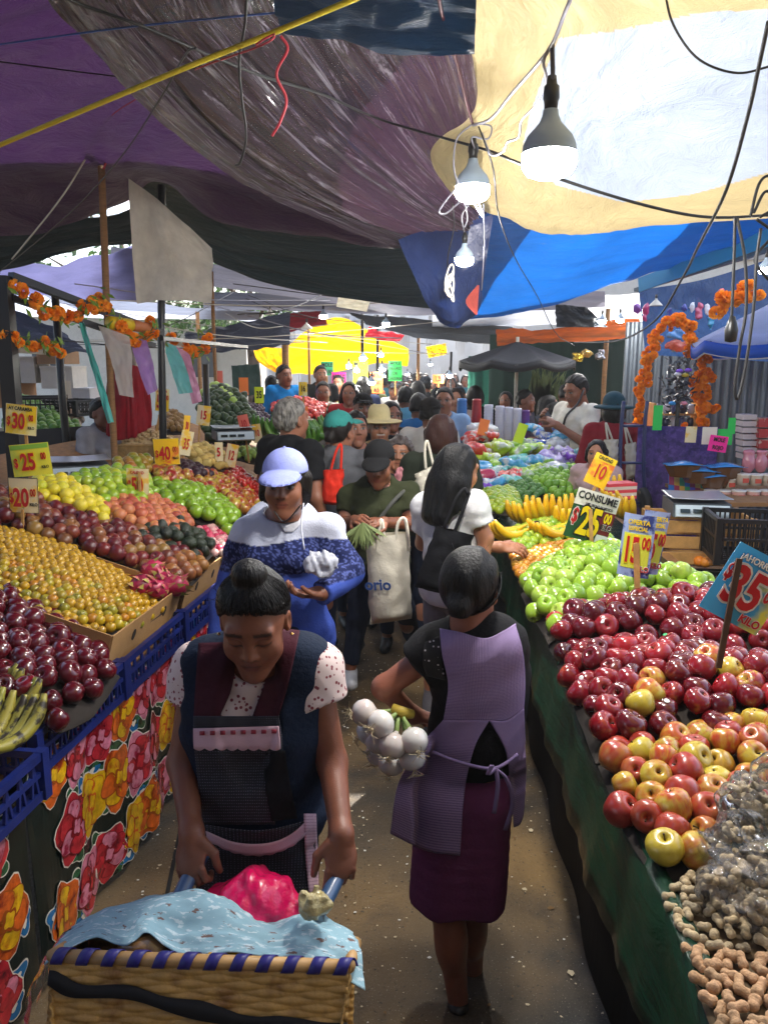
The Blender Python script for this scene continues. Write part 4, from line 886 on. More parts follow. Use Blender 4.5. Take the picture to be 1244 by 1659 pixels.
pile([(826, 900), (812, 868), (870, 848), (950, 850), (985, 872), (940, 872), (880, 884)], RP(.99, .06), .03, 'guava', [prof_mesh('guava', ROUND, .030, a_lime, 14)],
     'small yellow green guava near the bananas on the right table', 'guava', 'guavas on the right table', dome=.06)
pile([(1095, 920), (1150, 945), (1130, 975), (1060, 955)], RP(1.0, .06), .03, 'guava', [prof_mesh('guava', ROUND, .030, a_lime, 14)],
     'yellow green guava behind the wrapped price sign', 'guava', 'guavas behind the wrapped sign', dome=.04)
pile([(782, 825), (775, 800), (830, 792), (842, 815), (835, 832)], RP(.99, .0), .03, 'lime', [prof_mesh('lime', ROUND, .032, a_lime, 12, sz=1.1)],
     'yellow green lime in the heap before the bananas', 'lime', 'limes at the far end of the right table', dome=.06)
pile([(1120, 905), (1160, 905), (1150, 912), (1115, 912)], RP(.80, 0), .03, 'orange', [prof_mesh('orange', ROUND, .032, M('orange', rough=.45, rand=[H('d9781a'), H('d08a2a')], bump=.3, bscale=200), 12)],
     'small orange in the low black crate under the wooden crate', 'orange', 'oranges in the low black crate', dome=.0, tray=False)
# ---- left table
pile([(-60, 960), (30, 965), (110, 1010), (195, 1085), (150, 1150), (95, 1172), (30, 1150), (-60, 1100)], LP(.03), .042, 'apple', apples(a_dark, .044) + apples(a_dark, .041),
     'dark red apple heaped in the nearest left crate', 'apple', 'dark red apples in the left crate', dome=.06, pitch=1.85, stem=True, sticker=.08)
pile([(-80, 850), (30, 862), (130, 895), (215, 940), (268, 985), (228, 1012), (185, 1028), (110, 1020), (30, 975), (-80, 930)], LP(.06), .021, 'tejocote', [with_calyx(prof_mesh('tejocote', ROUND, .0218, teja, 12, bumps=.08), .0218, .93, CAL), with_calyx(prof_mesh('tejocote', ROUND, .0205, teja, 12), .0205, .93, CAL)],
     'small yellow tejocote in the big cardboard box', 'tejocote', 'yellow tejocotes in the cardboard box', dome=.06, pitch=1.75)
pile([(-60, 790), (60, 800), (140, 835), (230, 860), (320, 900), (318, 925), (285, 945), (230, 925), (130, 885), (30, 855), (-60, 840)], LP(.10), .036, 'pomegranate', apples(pom, .037) + [prof_mesh('pomegranate', ROUND, .036, pom, 16)],
     'dark maroon and brown fruit between tejocotes and avocados', 'fruit', 'maroon fruit on the left table', dome=.05, pitch=1.85)
pile([(250, 895), (320, 895), (335, 915), (300, 950), (265, 935)], LP(.13), .036, 'brown_pear', [prof_mesh('brown_pear', ROUND, .036, brown, 14)],
     'round brown pear beside the dragon fruit', 'pear', 'brown pears on the left table', dome=.02, pitch=1.9)
pile([(225, 875), (235, 855), (280, 850), (330, 868), (348, 890), (330, 905), (290, 890)], LP(.14), .036, 'avocado', [prof_mesh('avocado', AVO, .033, avo, 14)],
     'dark green avocado in the cardboard box', 'avocado', 'avocados in the cardboard box', dome=.05, pitch=1.9, tilt=1.8)
pile([(45, 800), (60, 775), (110, 780), (165, 815), (180, 840), (150, 840), (100, 822)], LP(.16), .034, 'lemon', [prof_mesh('lemon', ROUND, .034, lemon, 14, sz=1.15)],
     'yellow lemon in the heap beside the steel scale', 'lemon', 'yellow lemons on the left table', dome=.05)
pile([(110, 775), (180, 760), (245, 775), (240, 815), (180, 812), (160, 805)], LP(.18), .035, 'lime', [prof_mesh('lime', ROUND, .034, a_lime, 14, sz=1.1)],
     'green lime in the heap right of the steel scale', 'lime', 'green limes on the left table', dome=.05, kindkey='lime_l')
pile([(160, 815), (240, 805), (300, 830), (312, 858), (290, 868), (225, 856), (180, 842)], LP(.15), .035, 'peach', [prof_mesh('peach', ROUND, .036, peach, 14)],
     'pinkish orange peach in the middle of the left table', 'peach', 'peaches on the left table', dome=.05)
pile([(240, 800), (255, 785), (300, 790), (350, 805), (388, 835), (378, 862), (330, 845), (295, 826)], LP(.15), .042, 'apple', apples(a_green, .043),
     'bright green apple at the far right of the left table', 'apple', 'green apples on the left table', dome=.05)
pile([(245, 765), (300, 762), (370, 775), (420, 800), (430, 820), (400, 832), (350, 803), (300, 788), (255, 783)], LP(.17), .042, 'apple', apples(a_mix, .043),
     'yellow and red apple in the far heap of the left table', 'apple', 'yellow and red apples on the left table', dome=.04)
pile([(330, 765), (370, 770), (440, 795), (445, 812), (425, 812), (385, 785)], LP(.19), .042, 'apple', apples(a_red, .043),
     'red apple at the far end of the left table', 'apple', 'red apples at the far end of the left table', dome=.04)
pile([(185, 745), (240, 742), (250, 762), (205, 765)], LP(.2), .035, 'pear', [prof_mesh('pear', ROUND, .035, M('pear_mix', rough=.35, rand=[H('a04a22'), H('7a8a22'), H('94701e')]), 12)],
     'red and green pear in front of the nut basket', 'pear', 'pears before the nut basket', dome=.03)
pile([(300, 728), (330, 722), (372, 745), (370, 760), (325, 752)], LP(.26), .032, 'potato', [prof_mesh('potato', ROUND, .032, pot, 10, bumps=.3, sz=1.3)],
     'pale yellow potato on the far part of the left table', 'potato', 'potatoes on the left table', dome=.04, tilt=2)
pile([(290, 752), (325, 754), (360, 768), (330, 772), (295, 765)], LP(.22), .034, 'beetroot', [prof_mesh('beetroot', ROUND, .034, M('beet', H('2c0e1c'), rough=.5), 10)],
     'dark purple beetroot beside the potatoes', 'beetroot', 'beetroots on the left table', dome=.03)
pile([(358, 750), (385, 758), (425, 790), (430, 800), (395, 790)], LP(.23), .022, 'chilli', [prof_mesh('chilli', AVO, .018, M('chilli_red', H('b02218'), rough=.3, coat=.3), 8, sz=1.4)],
     'small red chilli beside the carrots on the left table', 'chilli', 'red chillies on the left table', dome=.03, tilt=1.6)
pile([(312, 860), (345, 855), (372, 872), (372, 905), (350, 900)], LP(.12), .022, 'radish', [prof_mesh('radish', ROUND, .024, M('radish', rough=.4, rand=[H('b02a4a'), H('c8506a'), H('c9b8a8')]), 10)],
     'small pink radish at the edge past the avocados', 'radish', 'radishes past the avocados', dome=.03)
# nuts in the wicker basket
pts = []
for i in range(700):
    a, q = random.uniform(0, 6.283), math.sqrt(random.random()); x, y = .34 * q * math.cos(a), .245 * q * math.sin(a); pts.append(BC + V3((x, y, .12 + .11 * (1 - q * q))))
NUT = M('nut', rough=.7, rand=[H('b59a6a'), H('a58656'), H('c2aa7c')])
place('nut', [prof_mesh('nut', ROUND, .014, NUT, 8, sz=1.3)], pts[:300], .014, 'pale shelled nut heaped in the wicker basket', 'nut', 'nuts in the wicker basket', tilt=2)
MB().lathe([(.34, .1), (.25, .17), (.12, .21), (0, .225)], 28, sy=.72, cap=False).build('nut_heap', NUT, None, True, BC); tag(bpy.data.objects['nut_heap'], 'mass of pale nuts filling the wicker basket', 'nuts', None, 'stuff')
# dragon fruit
def dragonfruit(p, rot, s, lab):
    r_ = prof_mesh('dragon_fruit', ROUND, .045, M('dragon', H('b01e4a'), rough=.4, noise_mix=[(H('7a1030'), 18, .45, .65)]), 16, bumps=.12, sz=1.3); o = link('dragon_fruit', r_, None, p, rot); o.scale = (s, s, s)
    b = MB()
    for k in range(22):
        a = k * 2.4; z = -.045 + .0045 * k; rr_ = .045 * math.sqrt(max(.05, 1 - (z / .06) ** 2)); d = Vector((math.cos(a), math.sin(a), 0)); t = Vector((-d.y, d.x, 0)); q = d * rr_ * .98 + V3((0, 0, z))
        b.add([q - t * .012, q + t * .012, q + d * .016 + V3((0, 0, .032))], [(0, 1, 2)]); b.add([q - t * .012 + d * .001, q + d * .016 + V3((0, 0, .032)), q + t * .012 + d * .001], [(0, 1, 2)])
    b.build('scale_leaf', M('dragon_leaf', H('9aa040'), rough=.5, noise_mix=[(H('c03a5a'), 20, .4, .6)]), o); tag(o, lab, 'dragon fruit', 'dragon fruit on the left table')
for (x, y, lab) in [(247, 922, 'dragon fruit leftmost in its box, pink and scaly'), (268, 942, 'dragon fruit with green scales at the box corner'), (283, 950, 'dragon fruit lying lowest at the box corner'), (232, 948, 'dusky pink dragon fruit beside the tejocotes'), (255, 955, 'dragon fruit in front of the others, bright crimson')]:
    p = LP(.13)(x, y); dragonfruit(p, (random.uniform(.8, 1.6), random.uniform(-.5, .5), random.uniform(0, 6)), random.uniform(.9, 1.1), lab)
# bananas
def banana_mesh(L_=.19, r_=.019, seed=0, mat=None, curve=1.0):
    rr = random.Random(seed); P = []; rs = []
    for i in range(13):
        t = i / 12; a = (t - .5) * 1.5 * curve; P.append(Vector((L_ * math.sin(a) / (1.3 * curve), 0, L_ * .55 * (1 - math.cos(a)) * 1.6))); rs.append(r_ * (.32 if i == 0 else .42 if i == 12 else min(1, .45 + 2.4 * t, .35 + 3.2 * (1 - t))))
    P = [P[0] - (P[1] - P[0]) * .9] + P; rs = [r_ * .3] + rs
    return MB().tube(P, rs, 7).mesh('banana', mat, True)
ban_y = M('banana_yellow', rough=.42, rand=[H('dca90c'), H('e0b41c'), H('c99a10')], noise_mix=[(H('8f8a2a'), 7, .66, .8)], var=.1)
ban_o = M('banana_spotted', rough=.5, rand=[H('9a8a30'), H('8a8a30'), H('a8983a')], noise_mix=[(H('2a2010'), 22, .5, .6)])
ban_g = M('banana_green', rough=.4, rand=[H('3a6a1a'), H('4a7a22'), H('5a8428')])
def bunch(p, rz, n_, mat, label, group, tilt=(0, 0), s=1.0, stemc=None):
    r_ = empty('banana_bunch', p, rz, label, 'bananas', group); r_.rotation_euler = (tilt[0], tilt[1], rz); r_.scale = (s, s, s)
    for i in range(n_):
        me = banana_mesh(.2, .019, i, mat); u = (i - (n_ - 1) / 2)
        o = link('banana', me, r_, (.0, u * .028, .01 * abs(u)), (u * .16, random.uniform(-.06, .06), u * .10))
    MB().tube([(-.125, -.012, .08), (-.14, 0, .095), (-.155, 0, .105)], [.012, .014, .012], 6).build('bunch_stem', STEM if stemc is None else stemc, r_, True)
    return r_
gp = 'yellow banana bunches on the right table'
for (x, y, rz, n_, lab, tl) in [(815, 870, 200, 5, 'yellow banana bunch nearest the aisle on the right table', (0, -.3)), (855, 845, 235, 6, 'large yellow banana bunch in the middle of the group', (.2, -.6)), (875, 838, 250, 5, 'yellow banana bunch standing up behind the largest', (.1, -.8)), (905, 838, 262, 5, 'upright yellow banana bunch left of the green price sign', (.1, -.9)), (925, 855, 250, 5, 'yellow banana bunch tucked beside the green price sign', (.1, -.6)), (890, 868, 210, 4, 'low yellow banana bunch lying in front of the guavas', (0, -.2)), (990, 800, 230, 5, 'yellow banana bunch behind the yellow price sign', (.1, -.7)), (1010, 835, 240, 4, 'yellow banana bunch right of the green price sign', (0, -.6)), (1000, 818, 215, 4, 'partly hidden yellow banana bunch near the stick of the sign', (0, -.3))]:
    bunch(RP(1.03, .02)(x, y), R(rz), n_, ban_y, lab, gp, tl, 1.25)
for (x, y, rz, lab, tl) in [(20, 1100, 20, 'blackened banana bunch uppermost in the near left crate', (.1, -.4)), (15, 1150, 50, 'spotted green banana bunch in the near left crate', (.2, -.5)), (15, 1190, 80, 'spotted banana bunch at the front of the near left crate', (.1, -.4)), (-20, 1140, 60, 'spotted banana bunch cut off by the left edge', (.1, -.5))]:
    bunch(atz(x, y, .93), R(rz), 5, ban_o, lab, 'spotted banana bunches in the near left crate', tl, 1.05)
k = 0
for (x, y) in [(430, 700), (445, 712), (462, 700), (490, 705), (505, 715), (522, 705), (510, 735), (530, 745), (497, 722), (478, 718)]:
    k += 1; bunch(at(x, y, 6.8 - k * .03), R(random.uniform(150, 300)), 6, ban_g, 'green banana bunch on the stall behind the grey haired man', 'green banana bunches on the far left stall', (random.uniform(-.2, .2), -.6), 1.3)
# peanuts
PNUT = M('peanut_shell', rough=.8, rand=[H('a8987a'), H('c0aa84'), H('94866c')], bump=.55, bscale=170, var=.4, vscale=90)
PNUT2 = M('peanut_red', rough=.75, rand=[H('b08c66'), H('bf9670'), H('a08260')], bump=.55, bscale=170, var=.4, vscale=90)
PN = [(0, -1.62), (.42, -1.52), (.74, -1.2), (.88, -.78), (.82, -.32), (.76, .05), (.84, .42), (.95, .85), (.84, 1.28), (.45, 1.58), (0, 1.68)]
def pnut(mat, s): return [prof_mesh('peanut', PN, .0110 * s, mat, 10, random.uniform(-.15, .15), bumps=.04), prof_mesh('peanut', PN, .0105 * s, mat, 10, .1, sz=.85), prof_mesh('peanut', PN, .0118 * s, mat, 10, -.12, sz=.8)]
def pnpile(px, z0, mes, label, group, seed, dome=.03):
    pts = pile(px, RP(z0, .06), .0135, 'peanut', mes, '', 'peanut', group, dome=dome, pitch=2.05, jit=.6, pts_only=True, trayname='peanut_tray', tray_mat=M('burlap', H('5a4a34'), rough=.9)); return pts
for o in []: pass
p1_ = pnpile([(1072, 1440), (1110, 1415), (1200, 1400), (1340, 1380), (1340, 1560), (1200, 1545), (1105, 1530)], .925, pnut(PNUT, 1), '', '', 1)
p2_ = pnpile([(1106, 1532), (1200, 1547), (1340, 1562), (1340, 1720), (1180, 1720), (1145, 1640)], .92, pnut(PNUT2, 1), '', '', 2)
for o in [o for o in bpy.data.objects if o.name.startswith('peanut_tray')]: o['label'] = 'brown sacking under the peanuts, ' + ('nearer part' if '.001' in o.name else 'farther part')
place('peanut', pnut(PNUT, 1.0) + pnut(PNUT, .85), p1_, .013, 'greyish unshelled peanut heaped at the near end of the right table', 'peanut', 'grey brown peanuts on the right table', tilt=9)
place('peanut', pnut(PNUT2, 1.05), p2_, .013, 'reddish unshelled peanut at the lower right corner', 'peanut', 'reddish peanuts at the lower right corner', tilt=9)
# clear bags of peanuts
FILM = M('clear_film', H('c8ccd0'), rough=.1, bump=1.0, bscale=30)
def film_nodes(m, amt=.32):
    nt = m.node_tree; n = nt.nodes; L = nt.links; g_ = n.new('ShaderNodeBsdfGlossy'); g_.inputs['Roughness'].default_value = .06; t_ = n.new('ShaderNodeBsdfTransparent'); t_.inputs[0].default_value = (1, 1, 1, 1)
    lw = n.new('ShaderNodeLayerWeight'); lw.inputs[0].default_value = amt; b_ = [q for q in n if q.type == 'BUMP'][0]; L.new(b_.outputs[0], lw.inputs['Normal']); L.new(b_.outputs[0], g_.inputs['Normal'])
    ms = n.new('ShaderNodeMixShader'); L.new(lw.outputs['Fresnel'], ms.inputs[0]); L.new(t_.outputs[0], ms.inputs[1]); L.new(g_.outputs[0], ms.inputs[2]); df = n.new('ShaderNodeBsdfDiffuse'); df.inputs[0].default_value = (.8, .82, .85, 1); m2 = n.new('ShaderNodeMixShader'); m2.inputs[0].default_value = .04; L.new(ms.outputs[0], m2.inputs[1]); L.new(df.outputs[0], m2.inputs[2]); b_.inputs['Strength'].default_value = .45; L.new(m2.outputs[0], n['Material Output'].inputs[0])
film_nodes(FILM)
def film_bag(label, c, rx, ry, rz_, seed, contents):
    s = SDF((c.x - rx * 1.7, c.y - ry * 1.7, c.z - rz_ * 1.7), (c.x + rx * 1.7, c.y + ry * 1.7, c.z + rz_ * 2.4), .006)
    s.ell(c, (rx, ry, rz_), .02); s.ell(c + V3((rx * .3, 0, rz_ * .9)), (rx * .35, ry * .3, rz_ * .7), .05); s.wrinkle(.012, (75, 75, 75), seed)
    V, F = s.mesh(); V = V - np.array(c); o = link('peanut_bag', npmesh('peanut_bag', V, F, FILM), None, c); tag(o, label, 'plastic bag')
    pts = []; rr = random.Random(seed)
    while len(pts) < contents:
        d = Vector((rr.uniform(-1, 1), rr.uniform(-1, 1), rr.uniform(-1, 1)))
        if .35 < d.length < .9: pts.append(c + Vector((d.x * rx, d.y * ry, d.z * rz_)))
    place('peanut', pnut(PNUT, .95), pts, .012, 'peanut inside ' + label, 'peanut', 'peanuts in ' + label, tilt=9)
film_bag('clear plastic peanut bag nearest the streaked apples', RP(1.0)(1225, 1310), .085, .08, .075, 3, 42)
film_bag('clear plastic peanut bag lying lowest over the loose peanuts', RP(.97)(1215, 1440), .10, .085, .06, 5, 44)
film_bag('clear plastic peanut bag leaning at the right edge', RP(.98)(1190, 1370), .075, .07, .05, 6, 26)
tag(link('tejocote', with_calyx(prof_mesh('tejocote', ROUND, .02, teja, 12), .02, .93, CAL), None, atz(253, 1290, .02)), 'single tejocote lying on the ground below the skirt', 'tejocote')
# ---- distant produce on both sides
def heap(px, Y0, Y1, z_far, r_, name, mat, label, cat, prof=ROUND, dome=.06, **kw):
    """a display rising away from the viewer: image outline, near/far distance"""
    ys = [p[1] for p in px]; lo, hi = max(ys), min(ys)
    pile(px, lambda x, y: at(x, y, Y0 + (Y1 - Y0) * (lo - y) / (lo - hi)), r_, name, [prof_mesh(name, prof, r_, mat, 8, **kw)], label, cat, cat + ' ' + label, dome=dome, pitch=1.9, cap=110, kindkey=label)
g_dark = M('veg_dark', rough=.5, rand=[H('1c3312'), H('2a451a'), H('23381a')]); g_mid = M('veg_mid', rough=.45, rand=[H('4a7a22'), H('63922c'), H('3a6a1c')]); g_pale = M('veg_pale', rough=.5, rand=[H('8fae4a'), H('a5c060'), H('789a3c')])
heap([(8, 700), (10, 645), (60, 648), (130, 690), (125, 712)], 6.4, 7.6, 0, .04, 'green_pepper', g_mid, 'dark green pepper on the far left tray', 'pepper')
heap([(60, 650), (95, 655), (135, 672), (132, 692)], 7.3, 8.2, 0, .03, 'garlic_bulb', M('garlic', rough=.6, rand=[H('c0b0a0'), H('a08a7a')]), 'pale garlic bulb on the far left tray', 'garlic')
heap([(325, 690), (322, 650), (350, 625), (395, 640), (420, 690), (400, 720), (345, 715)], 6.9, 7.8, 0, .04, 'cucumber', g_dark, 'dark green cucumber on the far left display', 'cucumber', AVO)
heap([(330, 640), (350, 622), (385, 640), (380, 660)], 7.4, 8.0, 0, .05, 'cabbage', g_pale, 'pale green cabbage on the far left display', 'cabbage')
heap([(385, 700), (395, 655), (425, 660), (440, 690), (430, 710)], 7.6, 8.5, 0, .03, 'plum', M('plum', rough=.35, rand=[H('2a1428'), H('3a1c38')]), 'dark purple plum beside the cucumbers', 'plum')
heap([(375, 740), (375, 725), (430, 735), (430, 750)], 6.6, 7.0, 0, .035, 'chayote', g_pale, 'pale green chayote beneath the black scale', 'chayote')
heap([(438, 668), (445, 645), (480, 642), (530, 658), (520, 680), (470, 672)], 8.6, 9.8, 0, .035, 'tomato', tomm, 'red tomato heaped before the vendor in blue', 'tomato')
heap([(480, 672), (485, 660), (535, 655), (560, 670), (530, 690)], 8.9, 9.8, 0, .04, 'courgette', g_dark, 'dark courgette beside the far tomatoes', 'courgette', AVO)
heap([(500, 688), (530, 660), (600, 650), (590, 668), (545, 680)], 9.0, 10.2, 0, .04, 'lettuce', g_pale, 'pale lettuce on the far left stall', 'lettuce')
heap([(478, 700), (480, 672), (505, 680), (515, 705)], 8.2, 8.9, 0, .035, 'onion', M('onion_w', rough=.4, rand=[H('c9c0b0'), H('b8a898')]), 'white onion beside the green bananas', 'onion')
heap([(255, 700), (262, 668), (295, 672), (300, 700)], 7.0, 7.6, 0, .03, 'tamarind', M('tamar', rough=.6, rand=[H('8a6a34'), H('7a5a2a')]), 'brown tamarind pod behind the nut basket', 'tamarind', AVO)
heap([(840, 800), (835, 772), (880, 755), (950, 768), (958, 800), (900, 812)], 6.2, 7.0, 0, .035, 'chayote', M('chay', rough=.4, rand=[H('6fa02c'), H('86b23a'), H('5a8a24')]), 'green pepper heaped beyond the limes on the right', 'pepper', AVO, dome=.1)
heap([(810, 815), (815, 790), (850, 775), (880, 795), (860, 812)], 6.0, 6.5, 0, .03, 'cilantro_head', M('chay2', rough=.5, rand=[H('3c6a24'), H('527f34')]), 'dark green leafy head beside the limes', 'greens', dome=.06)
# ================================================================ SIGNS
RED_ = M('print_red', H('b3121c'), rough=.5); BLKI = M('print_black', H('121214'), rough=.6); WHI = M('print_white', H('d8d8d4'), rough=.5); YEL = M('print_yellow', H('e3c400'), rough=.5); DKB = M('print_darkblue', H('1c2a6a'), rough=.5)
CARDS = {'yellow': M('card_yellow', H('e6c322'), rough=.5, noise_mix=[(H('e8dca0'), 7, .5, .62)]), 'cream': M('card_cream', H('d9c9a0'), rough=.5, noise_mix=[(H('e0b020'), 8, .5, .6)]), 'greenyel': M('card_lime', H('dcd23a'), rough=.5, noise_mix=[(H('b8c84a'), 6, .5, .6)]),
         'blue': M('card_blue', H('3f9ad0'), rough=.35, coat=.4, noise_mix=[(H('e2dc4a'), 4.5, .52, .62)]), 'redyel': M('card_orange', H('e8b414'), rough=.5, noise_mix=[(H('d8702a'), 9, .5, .6)]), 'green': M('card_green', H('1fb24a'), rough=.6), 'pink': M('card_pink', H('e01a8a'), rough=.6),
         'lime': M('card_flyel', H('c8e020'), rough=.6), 'orange': M('card_flor', H('f0803a'), rough=.6), 'white': M('card_white', H('cfc6b8'), rough=.6), 'salmon': M('card_salmon', H('d86a5a'), rough=.6), 'mex': M('card_mex', H('1c4a2a'), rough=.4), 'bluprint': M('card_blueprint', H('8fa0c8'), rough=.3, coat=.5, noise_mix=[(H('2c3a78'), 14, .5, .58)]),
         'teal': M('card_teal', H('2aa06a'), rough=.6)}
def sign(label, c, Y, w_, h_, card, texts, roll=0, yaw=0, pitch=0, stick=None, group='price signs stuck in the produce', border=None, patches=(), bend=.04, stick_m=None, cat='price sign'):
    m = pxsize(c[0], c[1], Y); W, Hh = w_ * m, h_ * m; Rm = Matrix.Rotation(R(yaw), 3, 'Z') @ Matrix.Rotation(R(90 + pitch), 3, 'X') @ Matrix.Rotation(R(roll), 3, 'Z')
    root = empty('price_sign', at(c[0], c[1], Y), 0, label, cat, group); root.rotation_euler = Rm.to_euler()
    def Z(x, y, o=0): return V3((x, y, o - bend * W * (2 * x / W) ** 2))
    def quad(x0, x1, y0, y1, o, mt, name='card'):
        G = [[Z(x0 + (x1 - x0) * i / 8, y, o) for i in range(9)] for y in (y0, (y0 + y1) / 2, y1)]; return MB().grid(G, .0015).build(name, mt, root)
    quad(-W / 2, W / 2, -Hh / 2, Hh / 2, 0, CARDS[card])
    if border:
        t = .018 * W
        for (a, b, c_, d) in ((-W / 2, W / 2, Hh / 2 - t, Hh / 2), (-W / 2, W / 2, -Hh / 2, -Hh / 2 + t), (-W / 2, -W / 2 + t, -Hh / 2 + t, Hh / 2 - t), (W / 2 - t, W / 2, -Hh / 2 + t, Hh / 2 - t)): quad(a, b, c_, d, .001, border, 'border')
    for (x0, x1, y0, y1, mt) in patches: quad(x0 * W, x1 * W, y0 * Hh, y1 * Hh, .0022, mt, 'printed_panel')
    for t in texts:
        s_, x, y, hf, mt, xs = t[:6]; ol = t[6] if len(t) > 6 else None; p = Z(x * W, y * Hh, .005); rz_ = t[7] if len(t) > 7 else 0
        for mm, bo, dz in ((([(ol, .075, -.0012)] if ol else []) + [(mt, .03, .0006)])):
            o = link('lettering', text_mesh(s_, hf * Hh, mm, bo, .0006), root, p + V3((0, 0, dz)), (0, 0, R(rz_))); o.scale = (xs, 1, 1)
    if stick:
        (x0, y0), (x1, y1), wd, fr = stick; I = matrix_of(root).inverted(); a, b = at(x0, y0, Y + (-.012 if fr else .012)), at(x1, y1, Y + (-.02 if fr else .02) - .0)
        b2 = MB(); b2.bar(I @ a, I @ b, wd, .007, up=I.to_3x3() @ V3((0, 1, 0))); b2.build('stick', stick_m or WOODL, root)
    return root
def price(txt, c00='00', y=-.08, s=.62, mt=RED_, head=None, xs=.62, ol=YEL, hd=BLKI, kilo='KILO'):
    t = [('$', -.38, y, s * .62, mt, .6, ol), (txt, -.06, y, s * 1.15, mt, xs, ol), (c00, .34, y + .16, s * .46, mt, .55, ol)]
    if kilo: t.append((kilo, .35, y - .17, s * .2, BLKI, .8))
    if head: t.append((head, 0, .37, .17, hd, .75))
    return t
lt_ = 'price signs on the left table'
sign('yellow card reading 30.00 highest at the far left', (34, 680), 3.7, 50, 48, 'yellow', price('30', head='AY CARAMBA', kilo='KILO'), roll=-7, stick=((38, 655), (46, 740), .014, False), border=CARDS['cream'])
sign('yellow green card reading 25.00 under the 30.00 card', (50, 745), 3.6, 62, 52, 'greenyel', price('25'), roll=5, patches=[(-.48, .48, .34, .48, M('strip_green', H('7fb03a')))], yaw=4)
sign('cream card reading 20.00 lowest of the three at left', (38, 803), 3.45, 48, 58, 'cream', price('20', ol=CARDS['yellow']), roll=-2, stick=((37, 825), (38, 895), .012, True), border=BLKI)
sign('blue and yellow card reading 50 among the peaches', (223, 782), 4.2, 36, 46, 'cream', [('$', -.36, -.1, .45, RED_, .5), ('50', .0, -.12, .75, RED_, .55, YEL), ('CALIDAD', 0, .36, .14, RED_, .8)], roll=-3, stick=((226, 765), (230, 862), .016, True), patches=[(-.5, -.1, -.5, -.3, CARDS['blue'])])
sign('wide yellow card reading 40.00 behind the green apples', (270, 732), 4.9, 41, 42, 'redyel', price('40'), roll=2, stick=((262, 745), (258, 800), .02, False), border=CARDS['yellow'])
sign('yellow card reading 50 above the nut basket', (263, 648), 6.2, 22, 36, 'yellow', [('50', -.05, -.1, .8, RED_, .5), ('00', .36, .1, .3, RED_, .5), ('AHORRA', 0, .38, .14, RED_, .8)], roll=-5, stick=((262, 660), (254, 698), .02, False))
sign('tilted card reading 35 beside the 40.00 card', (302, 718), 5.1, 20, 40, 'cream', [('35', 0, -.05, .6, RED_, .42, YEL)], roll=-14, yaw=30, stick=((298, 735), (287, 775), .014, False))
sign('narrow yellow card behind the tilted 35 card', (303, 690), 5.3, 11, 34, 'redyel', [('30', 0, 0, .5, RED_, .3)], roll=-8, yaw=40)
sign('pale card reading 15 behind the potatoes', (330, 673), 6.0, 22, 32, 'cream', [('15', 0, 0, .6, RED_, .6)], roll=-8, stick=((324, 680), (322, 722), .012, False))
sign('narrow cream card reading 5 above the beetroots', (355, 733), 5.2, 13, 33, 'cream', [('5', 0, 0, .6, RED_, .6)], stick=((352, 745), (351, 775), .012, False))
sign('cream card reading 12 leaning over the chillies', (375, 738), 5.2, 19, 38, 'cream', [('12', 0, 0, .55, RED_, .5)], roll=-12, border=RED_)
sign('red and cream card reading 10 by the black scale', (396, 688), 6.6, 17, 32, 'salmon', [('10', 0, 0, .6, RED_, .5)], roll=12, stick=((397, 700), (404, 750), .016, False))
sign('cream card on a stick right of the black scale', (417, 702), 6.7, 14, 30, 'cream', [('10', 0, 0, .5, RED_, .5)], roll=8, stick=((418, 712), (424, 745), .014, False))
for (x, y, w_, h_, cd, tx, lab) in [(357, 618, 9, 34, 'salmon', '', 'plain red card hanging over the cucumbers'), (395, 626, 15, 28, 'orange', '', 'plain orange card over the far left display'), (420, 640, 15, 26, 'lime', '35', 'yellow green card reading 35 over the grapes'), (491, 630, 14, 22, 'yellow', '16', 'yellow card reading 16 before the vendors'), (494, 672, 10, 28, 'orange', '', 'orange card standing before the straw hat crowd'), (110, 635, 12, 36, 'white', '', 'white card on a stick in the far left garlic')]:
    sign(lab, (x, y), 8.2 if x < 400 else 8.6, w_, h_, cd, [(tx, 0, 0, .6, BLKI, .6)] if tx else [], stick=((x, y), (x + 1, y + 34), .02, False))
for (x, y, w_, h_, cd, tx, Y, lab) in [(530, 597, 20, 22, 'teal', ['MOLE', 'ZANDUNGA'], 12.5, 'green card reading MOLE left of the others'), (549, 613, 23, 20, 'pink', ['MOLE'], 12.2, 'bright pink card under the yellow canopy'), (584, 605, 24, 40, 'lime', ['MOLE', 'VERDE', '70', 'KG'], 12, 'yellow green card reading MOLE and 70'), (610, 620, 20, 34, 'orange', ['MOLE', 'ROJO', '65'], 11.8, 'orange card reading 65'), (640, 601, 22, 32, 'green', ['MOLE', 'NEGRO', 'DE', 'ZANDUNGA'], 12, 'green card reading MOLE NEGRO'), (710, 614, 18, 14, 'orange', ['1.25'], 12.6, 'small orange card over the far crowd')]:
    n_ = len(tx); sign(lab, (x, y), Y, w_, h_, cd, [(t, 0, .5 - (i + .5) / n_, .8 / n_, BLKI, min(1, 5 * w_ / h_ / max(3, len(t)) * n_ * .33)) for i, t in enumerate(tx)], group='hand lettered cards under the yellow canopy', stick=((x, y), (x, y + 40), .025, False), cat='sign')
